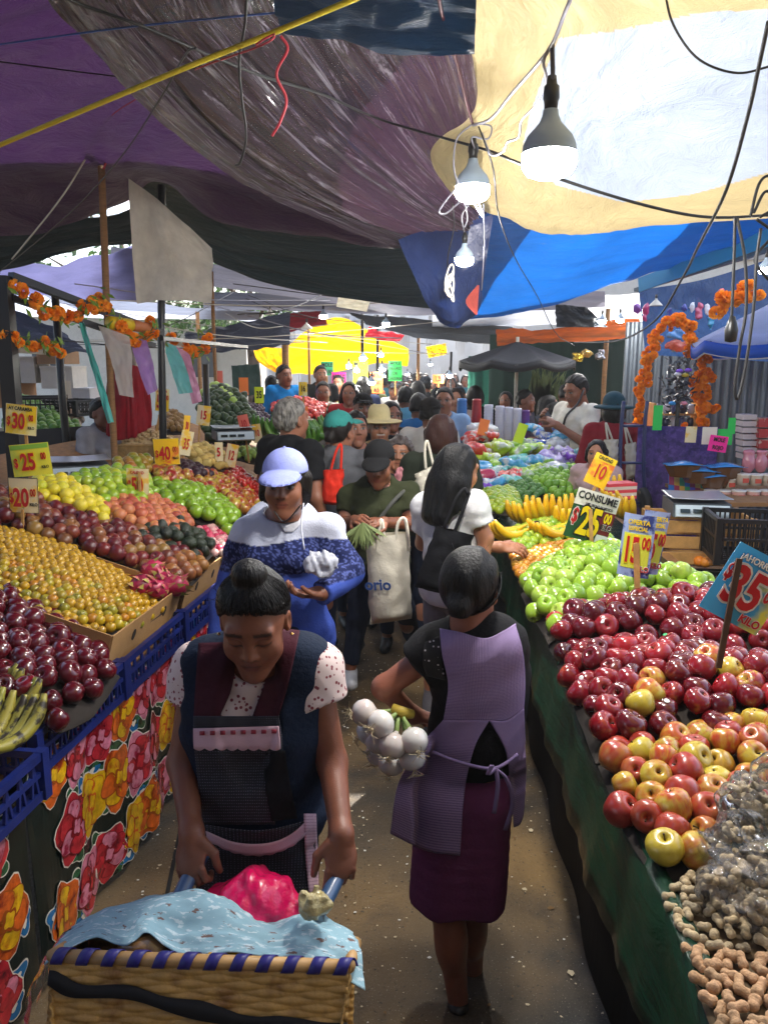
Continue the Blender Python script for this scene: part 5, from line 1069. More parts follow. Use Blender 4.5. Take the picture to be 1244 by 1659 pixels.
# right side
GRN = M('print_green', H('1c6a34'), rough=.4); MRN = M('print_maroon', H('6a1420'), rough=.4)
sign('green and maroon card reading CONSUME 25.00 KILO', (960, 838), 3.75, 78, 82, 'mex', [('CONSUME', -.03, .37, .20, BLKI, .92), ('100% HECHO EN MEXICO', .05, .22, .075, BLKI, .72), ('$', -.40, -.06, .40, RED_, .6, WHI), ('25', -.05, -.14, .78, YEL, .62, BLKI), ('00', .34, .03, .27, YEL, .62), ('KILO', .36, -.15, .15, BLKI, .8, WHI)], roll=-17, yaw=12,
     patches=[(-.5, .5, .17, .5, M('strip_white', H('d6d2c6'))), (.02, .5, -.3, .165, MRN), (.2, .5, -.5, -.305, WHI)], stick=((956, 825), (958, 895), .018, True))
sign('orange and yellow card reading CALIDAD 10', (972, 763), 4.6, 36, 52, 'redyel', [('CALIDAD', 0, .4, .15, BLKI, .7), ('10', 0, -.05, .62, RED_, .6, YEL)], roll=-22, yaw=-20, stick=((974, 770), (955, 805), .016, False), patches=[(-.5, .5, .3, .5, CARDS['yellow'])])
for (cx, cy, yw, ro, lab) in [(1030, 885, -25, -4, 'left one of two plastic wrapped blue cards reading 15.00'), (1058, 880, 18, -10, 'right one of two plastic wrapped blue cards reading 00 KILO')]:
    q = sign(lab, (cx, cy), 2.95 if cx < 1040 else 3.0, 50, 104, 'bluprint', [('OFERTA', 0, .38, .10, YEL, .9), ('ESPECIAL', 0, .28, .09, YEL, .8), ('15', -.14, -.08, .56, RED_, .42, YEL), ('00', .3, .05, .26, RED_, .5, YEL), ('KILO', .26, -.36, .12, RED_, .8, WHI)], roll=ro, yaw=yw, stick=((1030, 880), (1033, 1000), .022, True) if cx < 1040 else None, patches=[(-.42, .42, -.36, .2, M('strip_lime', H('c9cc3a')))], bend=.1)
sign('big glossy blue card reading 35.00 KILO at the right edge', (1212, 955), 2.12, 104, 124, 'blue', [('¡AHORRE PASOS', .06, .36, .12, WHI, .85, DKB), ('$', -.40, .10, .30, RED_, .6, WHI), ('35', -.06, -.04, .72, RED_, .70, WHI), ('00', .36, .02, .26, RED_, .65, WHI), ('KILO', .28, -.38, .15, RED_, .85, WHI)], roll=-27, yaw=-8, stick=((1197, 905), (1163, 1082), .017, True), stick_m=M('dark_stick', H('4a3222'), rough=.8, var=.3), bend=.02)
for (x, y, w_, h_, cd, tx, Y, ro, lab) in [(1163, 719, 30, 26, 'pink', ['MOLE', 'ROJO'], 6.0, -8, 'bright pink card reading MOLE ROJO'), (1065, 677, 15, 40, 'green', [], 6.3, 0, 'blank neon green card under the arch'), (1174, 708, 24, 26, 'green', [], 6.1, 0, 'neon green card behind the pink one'), (1185, 690, 12, 26, 'green', [], 6.1, 0, 'tall neon green card beside the stacked boxes'), (1149, 706, 24, 28, 'white', [], 6.05, 0, 'pale blank card left of the pink one'), (1119, 704, 18, 26, 'cream', [], 6.2, -2, 'small cream card under the marigold column')]:
    n_ = max(1, len(tx)); sign(lab, (x, y), Y, w_, h_, cd, [(t, 0, .5 - (i + .5) / n_, .7 / n_, BLKI, .8) for i, t in enumerate(tx)], roll=ro, group='hand lettered cards at the right stall', cat='sign')
# ================================================================ PEOPLE
SKIN = M('skin', rough=.43, vcol=True, var=.14, vscale=22, bump=.16, bscale=300, sss=.06, spec=.4)
HAIRS = {}
def hair_mat(hexc):
    return M('hair_' + hexc, H(hexc), rough=.42, bump=.6, bscale=18, stretch=(7, 7, 1.4), spec=.2, var=.4, vscale=16)
def rot_head(pitch, yaw, roll=0): return (Matrix.Rotation(yaw, 3, 'Z') @ Matrix.Rotation(pitch, 3, 'X') @ Matrix.Rotation(roll, 3, 'Y'))
def head_mesh(v, male=False, age=0):
    s = SDF((-.12, -.14, -.15), (.12, .13, .14), v)
    s.ell((0, .015, .035), (.074, .092, .082), .02).ell((0, -.02, -.02), (.062, .072, .085), .03)
    s.cap((-.035, -.02, -.075), (0, -.065, -.097), .026, .024, .03).cap((.035, -.02, -.075), (0, -.065, -.097), .026, .024, .03)
    s.ell((-.036, -.056, -.03), (.028, .026, .03), .025).ell((.036, -.056, -.03), (.028, .026, .03), .025)
    s.cap((-.042, -.072, .030), (.042, -.072, .030), .012, .012, .02)
    for q in (-1, 1): s.ell((q * .031, -.096, .009), (.020, .016, .012), .014, True).ell((q * .031, -.073, .008), (.017, .0145, .0125), .006)
    s.cap((0, -.084, .018), (0, -.101, -.020), .0075, .011, .014).ell((-.012, -.091, -.026), (.009, .010, .008), .008).ell((.012, -.091, -.026), (.009, .010, .008), .008)
    s.ell((0, -.070, -.055), (.032, .020, .022), .02).cap((-.017, -.0855, -.0505), (.017, -.0855, -.0505), .0055, .0055, .005).cap((-.014, -.086, -.062), (.014, -.086, -.062), .0068, .0068, .005)
    for q in (-1, 1): s.ell((q * .076, .012, -.008), (.010, .020, .032), .006).ell((q * .084, .004, -.004), (.006, .010, .018), .006, True)
    s.cap((0, .02, -.05), (0, .03, -.15), .052, .052, .03)
    return s.mesh()
def head_color(V, skin, lids=False, hairc=(.01, .01, .01), stubble=0, lip=None):
    c = np.tile(np.array(skin), (len(V), 1)); x, y, z = V[:, 0], V[:, 1], V[:, 2]; ax = np.abs(x)
    def mixc(m, col): c[m] = np.array(col)
    f = y < -.05
    mixc(f & (ax < .024 - np.abs(z + .0565) * .9) & (z > -.0695) & (z < -.0455), lip or [skin[0] * .85, skin[1] * .62, skin[2] * .66])
    mixc(f & (ax < .024) & (np.abs(z + .0562) < .0016), [skin[0] * .3, skin[1] * .2, skin[2] * .2])
    mixc(f & (ax > .012) & (ax < .052) & (np.abs(z - (.0345 - 6 * (ax - .032) ** 2)) < .0042), np.array(hairc) * .6 + np.array(skin) * .15)
    if lids: mixc(f & (((ax - .031) / .019) ** 2 < 1) & (np.abs(z - (.003 + 3 * (ax - .031) ** 2)) < .0028), [.012, .008, .007])
    else:
        e = f & (((ax - .031) / .0165) ** 2 + ((z - .008) / .0075) ** 2 < 1); mixc(e, [.24, .22, .20]); mixc(e & (((ax - .031) / .007) ** 2 + ((z - .008) / .007) ** 2 < 1), [.015, .008, .005])
        mixc(f & (((ax - .031) / .0185) ** 2 < 1) & (np.abs(z - (.0165 - 10 * (ax - .031) ** 2)) < .0022), [.012, .008, .007])
    if stubble: m = (y < -.02) & (z < -.035) & ~((ax < .024) & (z > -.07) & f & (z < -.046)); c[m] = c[m] * (1 - stubble) + np.array(hairc) * stubble
    mixc(f & (ax < .017) & (ax > .006) & (np.abs(z + .031) < .003) & (y < -.088), np.array(skin) * .35)
    return c
def hair_sdf(style, v, seed=0):
    s = SDF((-.19, -.14, -.62 if style in ('long', 'verylong') else -.2), (.19, .25, .2), v)
    s.ell((0, .018, .04), (.083, .100, .089) if style != 'short' else (.080, .098, .088), .02)
    if style == 'short': s.ell((0, .045, -.01), (.074, .066, .07), .02); hl = ((0, -.060, .085), (0, -.86, -.5)); zc = -.055
    elif style == 'grey': s.ell((0, .045, -.01), (.078, .070, .07), .02); hl = ((0, -.062, .085), (0, -.8, -.6)); zc = -.075
    elif style in ('bun', 'tied'):
        s.ell((0, .04, 0), (.078, .075, .075), .02)
        if style == 'bun': s.ell((0, .015, .133), (.040, .040, .032), .012).ell((0, .015, .11), (.03, .03, .03), .01)
        else: s.ell((0, .11, -.03), (.035, .03, .04), .02)
        hl = ((0, -.064, .085), (0, -.74, -.67)); zc = -.085
    elif style == 'bob': s.ell((0, .04, -.03), (.092, .085, .10), .03).cap((-.08, .01, .02), (-.082, .0, -.09), .022, .018, .02).cap((.08, .01, .02), (.082, 0, -.09), .022, .018, .02); hl = ((0, -.075, .075), (0, -.86, -.5)); zc = -.13
    elif style == 'fluffy': s.ell((0, .03, .0), (.105, .105, .11), .03); hl = ((0, -.07, .08), (0, -.85, -.5)); zc = -.12
    else:
        L_ = -.24 if style == 'long' else -.44
        s.ell((0, .045, -.04), (.095, .085, .13), .03).cap((-.07, .02, .0), (-.085, .03, -.2), .03, .035, .03).cap((.07, .02, .0), (.085, .03, -.2), .03, .035, .03)
        s.ecap((0, .06, -.05), (0, .10, L_), (.10, .055), (.085, .03), .04, 8); hl = ((0, -.078, .07), (0, -.88, -.46)); zc = L_
    D0 = s.D.copy(); s.cut(hl[0], hl[1])
    if style in ('long', 'verylong', 'bob'):  # the face stays free between the side locks
        s.ell((0, -.09, -.03), (.066, .085, .13), .015, True)
    else: s.cut((0, 0, zc), (0, .25, -1)); s.ell((-.085, -.05, -.05), (.035, .045, .05), .015, True).ell((.085, -.05, -.05), (.035, .045, .05), .015, True)
    s.wrinkle({'fluffy': .010, 'short': .005, 'grey': .005}.get(style, .0034), {'fluffy': (70, 70, 70), 'short': (80, 80, 60), 'grey': (80, 80, 60)}.get(style, (60, 60, 18)), seed); return s.mesh()
def cap_mesh(v, kind):
    s = SDF((-.24, -.27, -.06), (.24, .26, .24), v)
    if kind == 'cap':
        s.ell((0, .018, .048), (.086, .104, .086), .01); s.ell((0, .018, .040), (.079, .097, .078), .004, True); s.cut((0, 0, .045), (0, -.12, -1))
        t = SDF(s.lo, s.lo + (s.n - 1) * s.h, v); t.ell((0, -.092, .040), (.078, .125, .034), .005).ell((0, -.092, .029), (.082, .134, .034), .003, True); t.D = np.maximum(t.D, (t.ax[1][None, :, None] + .055) + 0 * t.D); s.D = np.minimum(s.D, t.D); s.cap((0, .018, .130), (0, .018, .137), .008, .006, .004)
    elif kind == 'straw':
        s.ell((0, .01, .052), (.175, .205, .016), .01).ell((0, .01, .08), (.082, .098, .10), .02).ell((0, .01, .13), (.074, .088, .055), .03).ell((0, .01, .2), (.03, .07, .03), .02, True); s.ell((0, .01, .03), (.077, .093, .09), .004, True)
        G = np.meshgrid(*s.ax, indexing='ij', sparse=True); s.D = s.D  # brim kept flat
    else:
        s.ell((0, .015, .06), (.088, .105, .09), .01); s.lathe if 0 else None
        for i in range(16):
            a = i * 6.283 / 16; s.ell((.115 * math.cos(a), .015 + .13 * math.sin(a), .022), (.045, .045, .012), .02)
        s.ell((0, .015, .03), (.079, .096, .075), .004, True)
    return s.mesh()
def hand_sdf(w_, d, pn, side, curl, s_=1.0, v=.0035, thumb=.9, fore=None):
    """w_: wrist; d: direction of the hand; pn: palm normal (fingers curl towards it); side: +1/-1 thumb side"""
    d = Vector(d).normalized(); pn = Vector(pn); pn = (pn - d * pn.dot(d)).normalized(); lat = d.cross(pn) * side; w_ = Vector(w_)
    s = SDF(w_ - V3((.16,) * 3), w_ + V3((.16,) * 3), v); Rm = Matrix((lat, d, pn)).transposed()
    s.cap(w_ - (fore or d) * .07, w_, .031 * s_, .027 * s_, .015).cap(w_, w_ + d * .03, .027 * s_, .022 * s_, .02).ell(w_ + d * .05 * s_, (.040 * s_, .050 * s_, .0165 * s_), .012, rot=Rm)
    cr = curl if isinstance(curl, (list, tuple)) else [curl] * 4
    for i, (lo, L_) in enumerate(zip((.031, .011, -.010, -.030), (.066, .074, .070, .054))):
        p = w_ + d * (.086 - .004 * abs(i - 1)) * s_ + lat * lo * s_; a = .15; r_ = .0095 * s_ if i < 3 else .0082 * s_; dd = d + lat * (lo * 1.2)
        dd.normalize()
        for seg, f in enumerate((.45, .31, .24)):
            a += cr[i] * (.9 if seg else .55); q = p + (dd * math.cos(a) + pn * math.sin(a)) * L_ * f * s_; s.cap(p, q, r_, r_ * .93, .004); p = q; r_ *= .93
    p = w_ + d * .022 * s_ + lat * .030 * s_; a1 = (lat * .75 + d * .75 + pn * .35).normalized(); q = p + a1 * .038 * s_; s.cap(p, q, .014 * s_, .0115 * s_, .01)
    a2 = (d * 1.0 + lat * .25 * (1 - thumb) + pn * .7 * thumb).normalized(); q2 = q + a2 * .030 * s_; s.cap(q, q2, .0115 * s_, .0095 * s_, .004); q3 = q2 + (a2 + pn * .35 * thumb).normalized() * .022 * s_; s.cap(q2, q3, .0098 * s_, .0085 * s_, .004)
    return s.mesh()
_HC = {}
def person(label, X, Y, yaw=0, h=1.58, bulk=1.0, fem=True, skin='8a5a40', hair='0d0b0b', style='short', hat=None, hatm=None, top='3a4a5a', top_m=None, sleeve='short', bottom='pants', bot_m=None,
           pose='down', J=None, hp=0, hy=0, res=None, z0=0, group=None, lids=False, stubble=0, paint=None, shoes='1a1a1c', hem=.84, extra=None, loose=0, curl=.5, hands=None, legs=True, neck=None, mous=False, topname='shirt', age=0, hroll=0):
    k = h / 1.58; v = res or max(.0065, min(.022, Y * .0021)); root_loc = Vector((X, Y, z0)); Rz = Matrix.Rotation(yaw, 3, 'Z')
    j = {'head': (0, -.012, 1.475), 'neck': (0, .012, 1.345), 'chest': (0, 0, 1.19), 'belly': (0, -.005, 1.02), 'pelvis': (0, .005, .88),
         'shL': (-.165 * bulk ** .5, .01, 1.30), 'shR': (.165 * bulk ** .5, .01, 1.30), 'elL': (-.225 * bulk ** .5, .03, 1.04), 'elR': (.225 * bulk ** .5, .03, 1.04),
         'wrL': (-.235 * bulk ** .5, -.04, .81), 'wrR': (.235 * bulk ** .5, -.04, .81), 'hipL': (-.085, 0, .85), 'hipR': (.085, 0, .85),
         'knL': (-.095, -.015, .46), 'knR': (.095, -.015, .46), 'anL': (-.095, .02, .085), 'anR': (.095, .02, .085)}
    if pose == 'hold': j.update(wrL=(-.10, -.25, 1.06), wrR=(.10, -.25, 1.06), elL=(-.22, -.02, 1.05), elR=(.22, -.02, 1.05))
    if pose == 'phone': j.update(wrL=(-.07, -.27, 1.24), wrR=(.07, -.26, 1.20), elL=(-.22, -.06, 1.04), elR=(.22, -.06, 1.04))
    if pose == 'reach': j.update(wrR=(.20, -.36, 1.08), elR=(.24, -.12, 1.12))
    if pose == 'walk': j.update(knL=(-.09, -.16, .48), anL=(-.09, -.10, .09), knR=(.09, .02, .46), anR=(.09, .2, .13))
    j = {a: Vector(b) * k for a, b in j.items()}; inv = Rz.transposed()
    for a, b in (J or {}).items(): j[a] = inv @ (P_(b) - root_loc)
    b_ = bulk; mx = max(max(abs(p.x) for p in j.values()), .2) + .14; lo = (-mx, min(p.y for p in j.values()) - .22, -.02); hi = (mx, max(p.y for p in j.values()) + .24, j['neck'].z + .12)
    C, Bl, Pv = j['chest'], j['belly'], j['pelvis']
    def torso(s, e, low=True, kk=.04):
        s.ell(C, (.148 * b_ * k + e, .105 * b_ * k + e, .17 * k + e), kk).ell(Bl, (.142 * b_ * k + e, .112 * b_ * k + e, .15 * k + e), kk)
        if low: s.ell(Pv, (.162 * b_ * k + e, .118 * b_ * k + e, .12 * k + e), kk)
        s.cap(j['shL'], j['shR'], .055 * k + e, None, kk).ell((j['neck'] + C) / 2 + V3((0, .02, .02)), (.10 * k + e, .075 * k + e, .10 * k + e), kk)
        if fem:
            for q in (-1, 1): s.ell(C + V3((q * .068 * k, -.075 * b_ * k, -.0)), (.062 * k * b_ + e, .052 * k * b_ + e, .062 * k + e), .03)
        return s
    s = SDF(lo, hi, v); torso(s, 0)
    hd = j['head']; hR = rot_head(hp, hy, hroll); s.cap(j['neck'] - V3((0, 0, .04)), hd + hR @ V3((0, .025, -.07)) * k, .056 * k, .050 * k, .03)
    for q in 'LR':
        s.cap(j['sh' + q], j['el' + q], .047 * k * b_ ** .7, .038 * k * b_ ** .6, .03).cap(j['el' + q], j['wr' + q], .039 * k * b_ ** .5, .026 * k, .02)
        if legs:
            s.cap(j['hip' + q], j['kn' + q], .082 * k * b_ ** .6, .055 * k * b_ ** .4, .03).cap(j['kn' + q], j['an' + q], .054 * k, .034 * k, .015)
            m_ = j['kn' + q].lerp(j['an' + q], .3) + V3((0, .018, 0)); s.ell(m_, (.050 * k, .052 * k, .10 * k), .03)
            fd = V3((0, -1, 0)); s.cap(j['an' + q] - V3((0, -.02, .04)), j['an' + q] + fd * .12 - V3((0, 0, .055)), .034, .026, .02)
    V, F = s.mesh(); sk = H(skin); parts = [(V, F, np.tile(np.array(sk), (len(V), 1)))]
    hv = v * .55 if v < .012 else v * .7; key = ('h', round(hv, 4), False)
    if key not in _HC: _HC[key] = head_mesh(max(hv, .004))
    HV, HF = _HC[key]; hc = head_color(HV, sk, lids, H(hair) if style != 'grey' else (.2, .2, .2), stubble)
    if mous: m = (HV[:, 1] < -.07) & (np.abs(HV[:, 0]) < .03) & (np.abs(HV[:, 2] + .042) < .006); hc[m] = (.4, .4, .38)
    HM = np.array(hR) * k * 1.03; toB = lambda A: A @ HM.T + np.array(hd)
    parts.append((toB(HV), HF, hc))
    hv2 = .0035 if Y < 2.6 else (.005 if Y < 5.5 else .009)
    hd_ = hands or {}
    for q, sd in (('L', -1), ('R', 1)):
        if Y > 9: break
        dd, pn, cu, th = hd_.get(q, (None, None, curl, .9)); d0 = (j['wr' + q] - j['el' + q]).normalized()
        dd = inv @ Vector(dd) if dd else d0; pn = inv @ Vector(pn) if pn else V3((-sd, .1, 0)) if abs(d0.z) > .6 else V3((-sd * .5, 0, -.6))
        lat = dd.normalized().cross((pn - dd.normalized() * pn.dot(dd.normalized())).normalized()); fw = V3((0, -1, .4)); side = 1 if lat.dot(fw) > 0 else -1
        a, f = hand_sdf(j['wr' + q], dd, pn, side, cu, k * (1.0 if fem else 1.08), hv2, th, d0); parts.append((a, f, np.tile(np.array(sk) * .97, (len(a), 1))))
    off = 0; VV = []; FF = []; CC = []
    for a, f, c in parts: VV.append(a); FF.append(f + off); CC.append(c); off += len(a)
    root = link('person', npmesh('person', np.concatenate(VV), np.concatenate(FF), SKIN, np.concatenate(CC)), None, root_loc, (0, 0, yaw)); tag(root, label, 'person', group)
    # top
    e = .014 + loose; tm = top_m or fabric('cloth_' + top, top); s = SDF(lo, hi, v); torso(s, e, True)
    if hem < .8: s.ecap(Pv, Pv + V3((0, 0, -(.88 - hem) * k)), (.165 * b_ * k + e, .125 * b_ * k + e), (.172 * b_ * k + e, .13 * b_ * k + e), .03)
    for q in 'LR':
        a, m_, w_ = j['sh' + q], j['el' + q], j['wr' + q]
        if sleeve == 'long': s.cap(a, m_, .052 * k * b_ ** .7 + e, .044 * k * b_ ** .6 + e, .03).cap(m_, w_ + (w_ - m_).normalized() * .005, .045 * k * b_ ** .5 + e, .034 * k + e * .8, .012, flat=1)
        elif sleeve in ('short', 'cap'):
            f = .62 if sleeve == 'short' else .33; s.cap(a, a.lerp(m_, f), .052 * k * b_ ** .7 + e, .047 * k * b_ ** .6 + e + .006, .03, flat=1)
    s.ell(j['neck'] + V3((0, -.045, .025)), (.072 * k, .085 * k, .055 * k), .01, True); s.wrinkle(.0065 + loose * .15, (15, 15, 24), int(abs(X * 37) + Y * 11))
    if v < .016: s.wrinkle(.0028, (36, 36, 55), int(Y * 17))
    s.cut((0, 0, hem * k), (0, 0, -1)); V, F = s.mesh(); col = None
    if paint: col = np.array([paint(p[0] / k, p[1] / k, p[2] / k) for p in V])
    tp = link(topname, npmesh(topname, V, F, tm, col), root)
    if bottom and legs:
        bm = bot_m or fabric('denim', '1b2233'); s = SDF(lo, (hi[0], hi[1], Bl.z + .1), v); s.ell(Pv, (.163 * b_ * k + .008, .12 * b_ * k + .008, .13 * k), .04)
        if bottom == 'pants':
            for q in 'LR': s.cap(j['hip' + q], j['kn' + q], .088 * k * b_ ** .6, .066 * k * b_ ** .4, .02).cap(j['kn' + q], j['an' + q] + V3((0, 0, .03)), .067 * k, .050 * k, .015, flat=1)
            s.wrinkle(.004, (18, 18, 26), 3)
        else:
            zl = .36 if bottom == 'skirt' else .12; c2 = (j['knL'] + j['knR']) / 2; s.ecap(Pv + V3((0, 0, -.02)), Vector((c2.x, c2.y + .01, zl * k)), (.17 * b_ * k, .13 * b_ * k), (.175 * k * b_, .135 * k * b_), .04, 9); s.cut((0, 0, zl * k), (0, 0, -1)); s.wrinkle(.005, (26, 26, 5), 4)
        V, F = s.mesh(); link('trousers' if bottom == 'pants' else 'skirt', npmesh('lower', V, F, bm), root)
    if legs and shoes and Y < 8:
        for q in 'LR':
            a = j['an' + q]; s = SDF(a - V3((.08, .22, .1)), a + V3((.08, .1, .06)), .006); s.cap(a + V3((0, .015, -.045)), a + V3((0, -.13, -.05)), .040, .034, .02).ell(a + V3((0, .01, -.02)), (.038, .045, .04), .02); s.ell(a + V3((0, 0, .03)), (.028, .032, .04), .01, True); s.cut((0, 0, max(a.z - .085, .002)), (0, 0, -1)); V, F = s.mesh(); link('shoe', npmesh('shoe', V, F, M('shoe_' + shoes, H(shoes), rough=.5, var=.2)), root)
    if style:
        key = (style, round(hv, 4))
        if key not in _HC: _HC[key] = hair_sdf(style, max(hv, .0045), 2)
        a, f = _HC[key]; hm_ = hair_mat(hair) if style != 'grey' else M('hair_grey', H('77736c'), rough=.5, bump=.8, bscale=20, stretch=(7, 7, 1.4), noise_mix=[(H('3a3734'), 9, .45, .6)])
        link('hair', npmesh('hair', toB(a), f, hm_), root)
    if hat:
        key = (hat, round(hv, 4))
        if key not in _HC: _HC[key] = cap_mesh(max(hv, .005), hat)
        a, f = _HC[key]; link({'cap': 'cap', 'straw': 'hat', 'bucket': 'hat'}[hat], npmesh(hat, toB(a), f, hatm), root)
    root['_h'] = 1; del root['_h']; person.j = {a: Rz @ b + root_loc for a, b in j.items()}; person.top = tp; person.k = k
    return root
def patch(name, rows, bvh, mat, parent, nu=24, nv=24, off=.006, fb=2.0, th=.002, wob=0, lim=(0, 99)):
    G = drape(rows, bvh, nu, nv, off, fb, lim)
    if wob:
        for j_ in range(len(G[-1])): G[-1][j_] = G[-1][j_] + V3((0, 0, -wob * abs(math.sin(j_ / (len(G[-1]) - 1) * math.pi * wob_n[0]))))
    inv = matrix_of(parent).inverted(); G = [[inv @ p for p in r] for r in G]; return MB().grid(G, th).build(name, mat, parent, True)
wob_n = [9]
def dots(name, base, dot, scale, rad, rnd=0.0, coords='UV', rough=.8, dot2=None, stretch=(1, 1, 1)):
    if name in MATS: return MATS[name]
    m = M(name, base, rough=rough, coords=coords); nt = m.node_tree; n = nt.nodes; L = nt.links; bs = n['Principled BSDF']
    tc = n.new('ShaderNodeTexCoord'); mp = n.new('ShaderNodeMapping'); mp.inputs['Scale'].default_value = stretch; L.new(tc.outputs[coords], mp.inputs[0])
    vo = n.new('ShaderNodeTexVoronoi'); vo.inputs['Scale'].default_value = scale; vo.inputs['Randomness'].default_value = rnd; L.new(mp.outputs[0], vo.inputs['Vector'])
    r = n.new('ShaderNodeValToRGB'); r.color_ramp.elements[0].position = rad; r.color_ramp.elements[1].position = rad + .06; r.color_ramp.elements[0].color = (*dot, 1); r.color_ramp.elements[1].color = (*base, 1)
    L.new(vo.outputs['Distance'], r.inputs[0]); L.new(r.outputs[0], bs.inputs['Base Color']); return m

# ---- A: woman pushing the cart towards us
blouse = dots('floral_blouse', H('cdb9b4'), H('7a2f3a'), 75, .28, 1, 'Object')
A = person('woman in dark apron with a high bun pushing the cart towards the viewer', at(415, 1300, 1.86).x, 1.84, yaw=.06, h=1.5, bulk=1.0, skin='7a4a36', hair='131112', style='bun', top_m=blouse, sleeve='cap', bottom='long', bot_m=fabric('black_skirt', '101014'), lids=True, hem=.82,
    hp=.42, hy=-.05, res=.007, topname='blouse', loose=.004,
    J=dict(head=(412, 1006, 1.68), neck=(418, 1075, 1.79), chest=(416, 1150, 1.82), belly=(417, 1240, 1.83), shL=(325, 1088, 1.80), shR=(505, 1080, 1.79), elL=(296, 1235, 1.76), elR=(538, 1235, 1.76), wrL=(311, 1350, 1.62), wrR=(553, 1352, 1.60)), 
    hands={'L': ((.05, -.55, -.8), (.25, .75, -.5), [1.0, 1.05, 1.1, 1.15], 1.0), 'R': ((.0, -.5, -.85), (-.25, .8, -.5), [.2, .95, 1.1, 1.2], .8)})
Aj = dict(person.j); Atop = person.top
# navy padded vest
def local_sdf(root, lo, hi, v): return SDF(lo, hi, v)
AI = matrix_of(A).inverted(); L3 = lambda p: AI @ p; k_ = 1.5 / 1.58
s = SDF((-.3, -.3, .78), (.3, .25, 1.36), .0065); C = L3(Aj['chest']); Bl = L3(Aj['belly']); sL, sR, Nk = L3(Aj['shL']), L3(Aj['shR']), L3(Aj['neck'])
s.ell(C, (.200, .168, .19), .04).ell(Bl, (.188, .152, .17), .04).ell(L3(Aj['pelvis']), (.195, .148, .12), .04).cap(sL.lerp(sR, .12), sL.lerp(sR, .88), .090, None, .04).ell((Nk + C) / 2 + V3((0, .03, .03)), (.12, .10, .12), .04).ell(Nk + V3((.075, .02, -.01)), (.06, .06, .055), .03).ell(Nk + V3((-.075, .02, -.01)), (.05, .06, .045), .03)
s.ell(Nk + V3((.0, -.12, -.03)), (.062, .16, .16), .02, True); s.ell(C + V3((-.005, -.14, .03)), (.062, .12, .16), .02, True)
for q in (sL, sR): s.ell(q + V3((math.copysign(.085, q.x - Nk.x), 0, -.05)), (.058, .12, .09), .02, True)
s.wrinkle(.005, (22, 22, 30), 5); V, F = s.mesh(); vest = link('vest', npmesh('vest', V, F, fabric('navy_fleece', '101c30', bump=.4)), A)
bv = bvh_of([Atop, vest, [c for c in A.children if c.name.startswith('skirt')][0]])
burg = fabric('burgundy_knit', '3c1220'); dotm = dots('apron_check', H('0f0e17'), H('6a6278'), 40, .13, .12, 'UV', stretch=(.85, 1, 1)); blk = fabric('apron_black', '0c0b10')
patch('apron_strap', [[(322, 1042), (376, 1040)], [(318, 1100), (378, 1105)], [(314, 1166), (352, 1168)]], bv, burg, A, 10, 24, .010, 1.7)
patch('apron_strap', [[(452, 1018), (486, 1022)], [(436, 1085), (468, 1105)], [(408, 1164), (450, 1166)]], bv, burg, A, 10, 24, .010, 1.7)
patch('apron_bib', [[(314, 1160), (452, 1160)], [(316, 1210), (458, 1210)], [(322, 1270), (452, 1270)], [(330, 1335), (446, 1335)]], bv, dotm, A, 26, 34, .013, 1.7)
patch('apron_pocket', [[(432, 1218), (462, 1216)], [(430, 1270), (470, 1268)], [(440, 1330), (482, 1325)]], bv, blk, A, 10, 20, .016, 1.7)
patch('apron_skirt', [[(318, 1334), (420, 1345), (512, 1325)], [(322, 1400), (420, 1402), (508, 1398)], [(318, 1500), (420, 1500), (498, 1500)]], bv, dotm, A, 36, 30, .020, 1.7)
lace = dots('lace', H('c9a4ae'), H('6a3a48'), 26, .16, .1, 'UV', stretch=(6, 1, 1)); laced = M('lace_ribbon', H('8a1f33'), rough=.5)
wob_n[0] = 8; patch('lace_trim', [[(314, 1180), (452, 1176)], [(314, 1198), (454, 1196)], [(315, 1212), (455, 1212)]], bv, lace, A, 65, 6, .019, 1.7, wob=.006)
for i in range(8):
    x = 324 + i * 16.6; patch('ribbon', [[(x, 1184.5 - i * .4), (x + 8, 1184.2 - i * .4)], [(x, 1191 - i * .4), (x + 8, 1191 - i * .4)]], bv, laced, A, 3, 3, .026, 1.7, .001)
wob_n[0] = 10; patch('lace_trim', [[(334, 1346), (380, 1364), (430, 1366), (470, 1352), (508, 1318)], [(336, 1360), (380, 1380), (430, 1384), (475, 1368), (510, 1334)]], bv, lace, A, 60, 5, .028, 1.7, wob=.003)
patch('lace_trim', [[(492, 1318), (512, 1318)], [(494, 1380), (514, 1378)], [(500, 1450), (516, 1448)]], bv, lace, A, 6, 40, .029, 1.7)
MB().tube([L3(at(322, 1214, 1.68)), L3(at(322, 1224, 1.68))], .003, 6).build('zip_pull', M('brass', H('c9b88a'), rough=.3, metal=.8), A)
for q in (-1, 1): ep = L3(Aj['head']) + rot_head(.42, -.05) @ V3((q * .084, -.005, -.036)); MB().lathe([(0, -.005), (.005, 0), (0, .005)], 8, ep).build('earring', M('gold', H('c9a86a'), rough=.25, metal=.9), A)

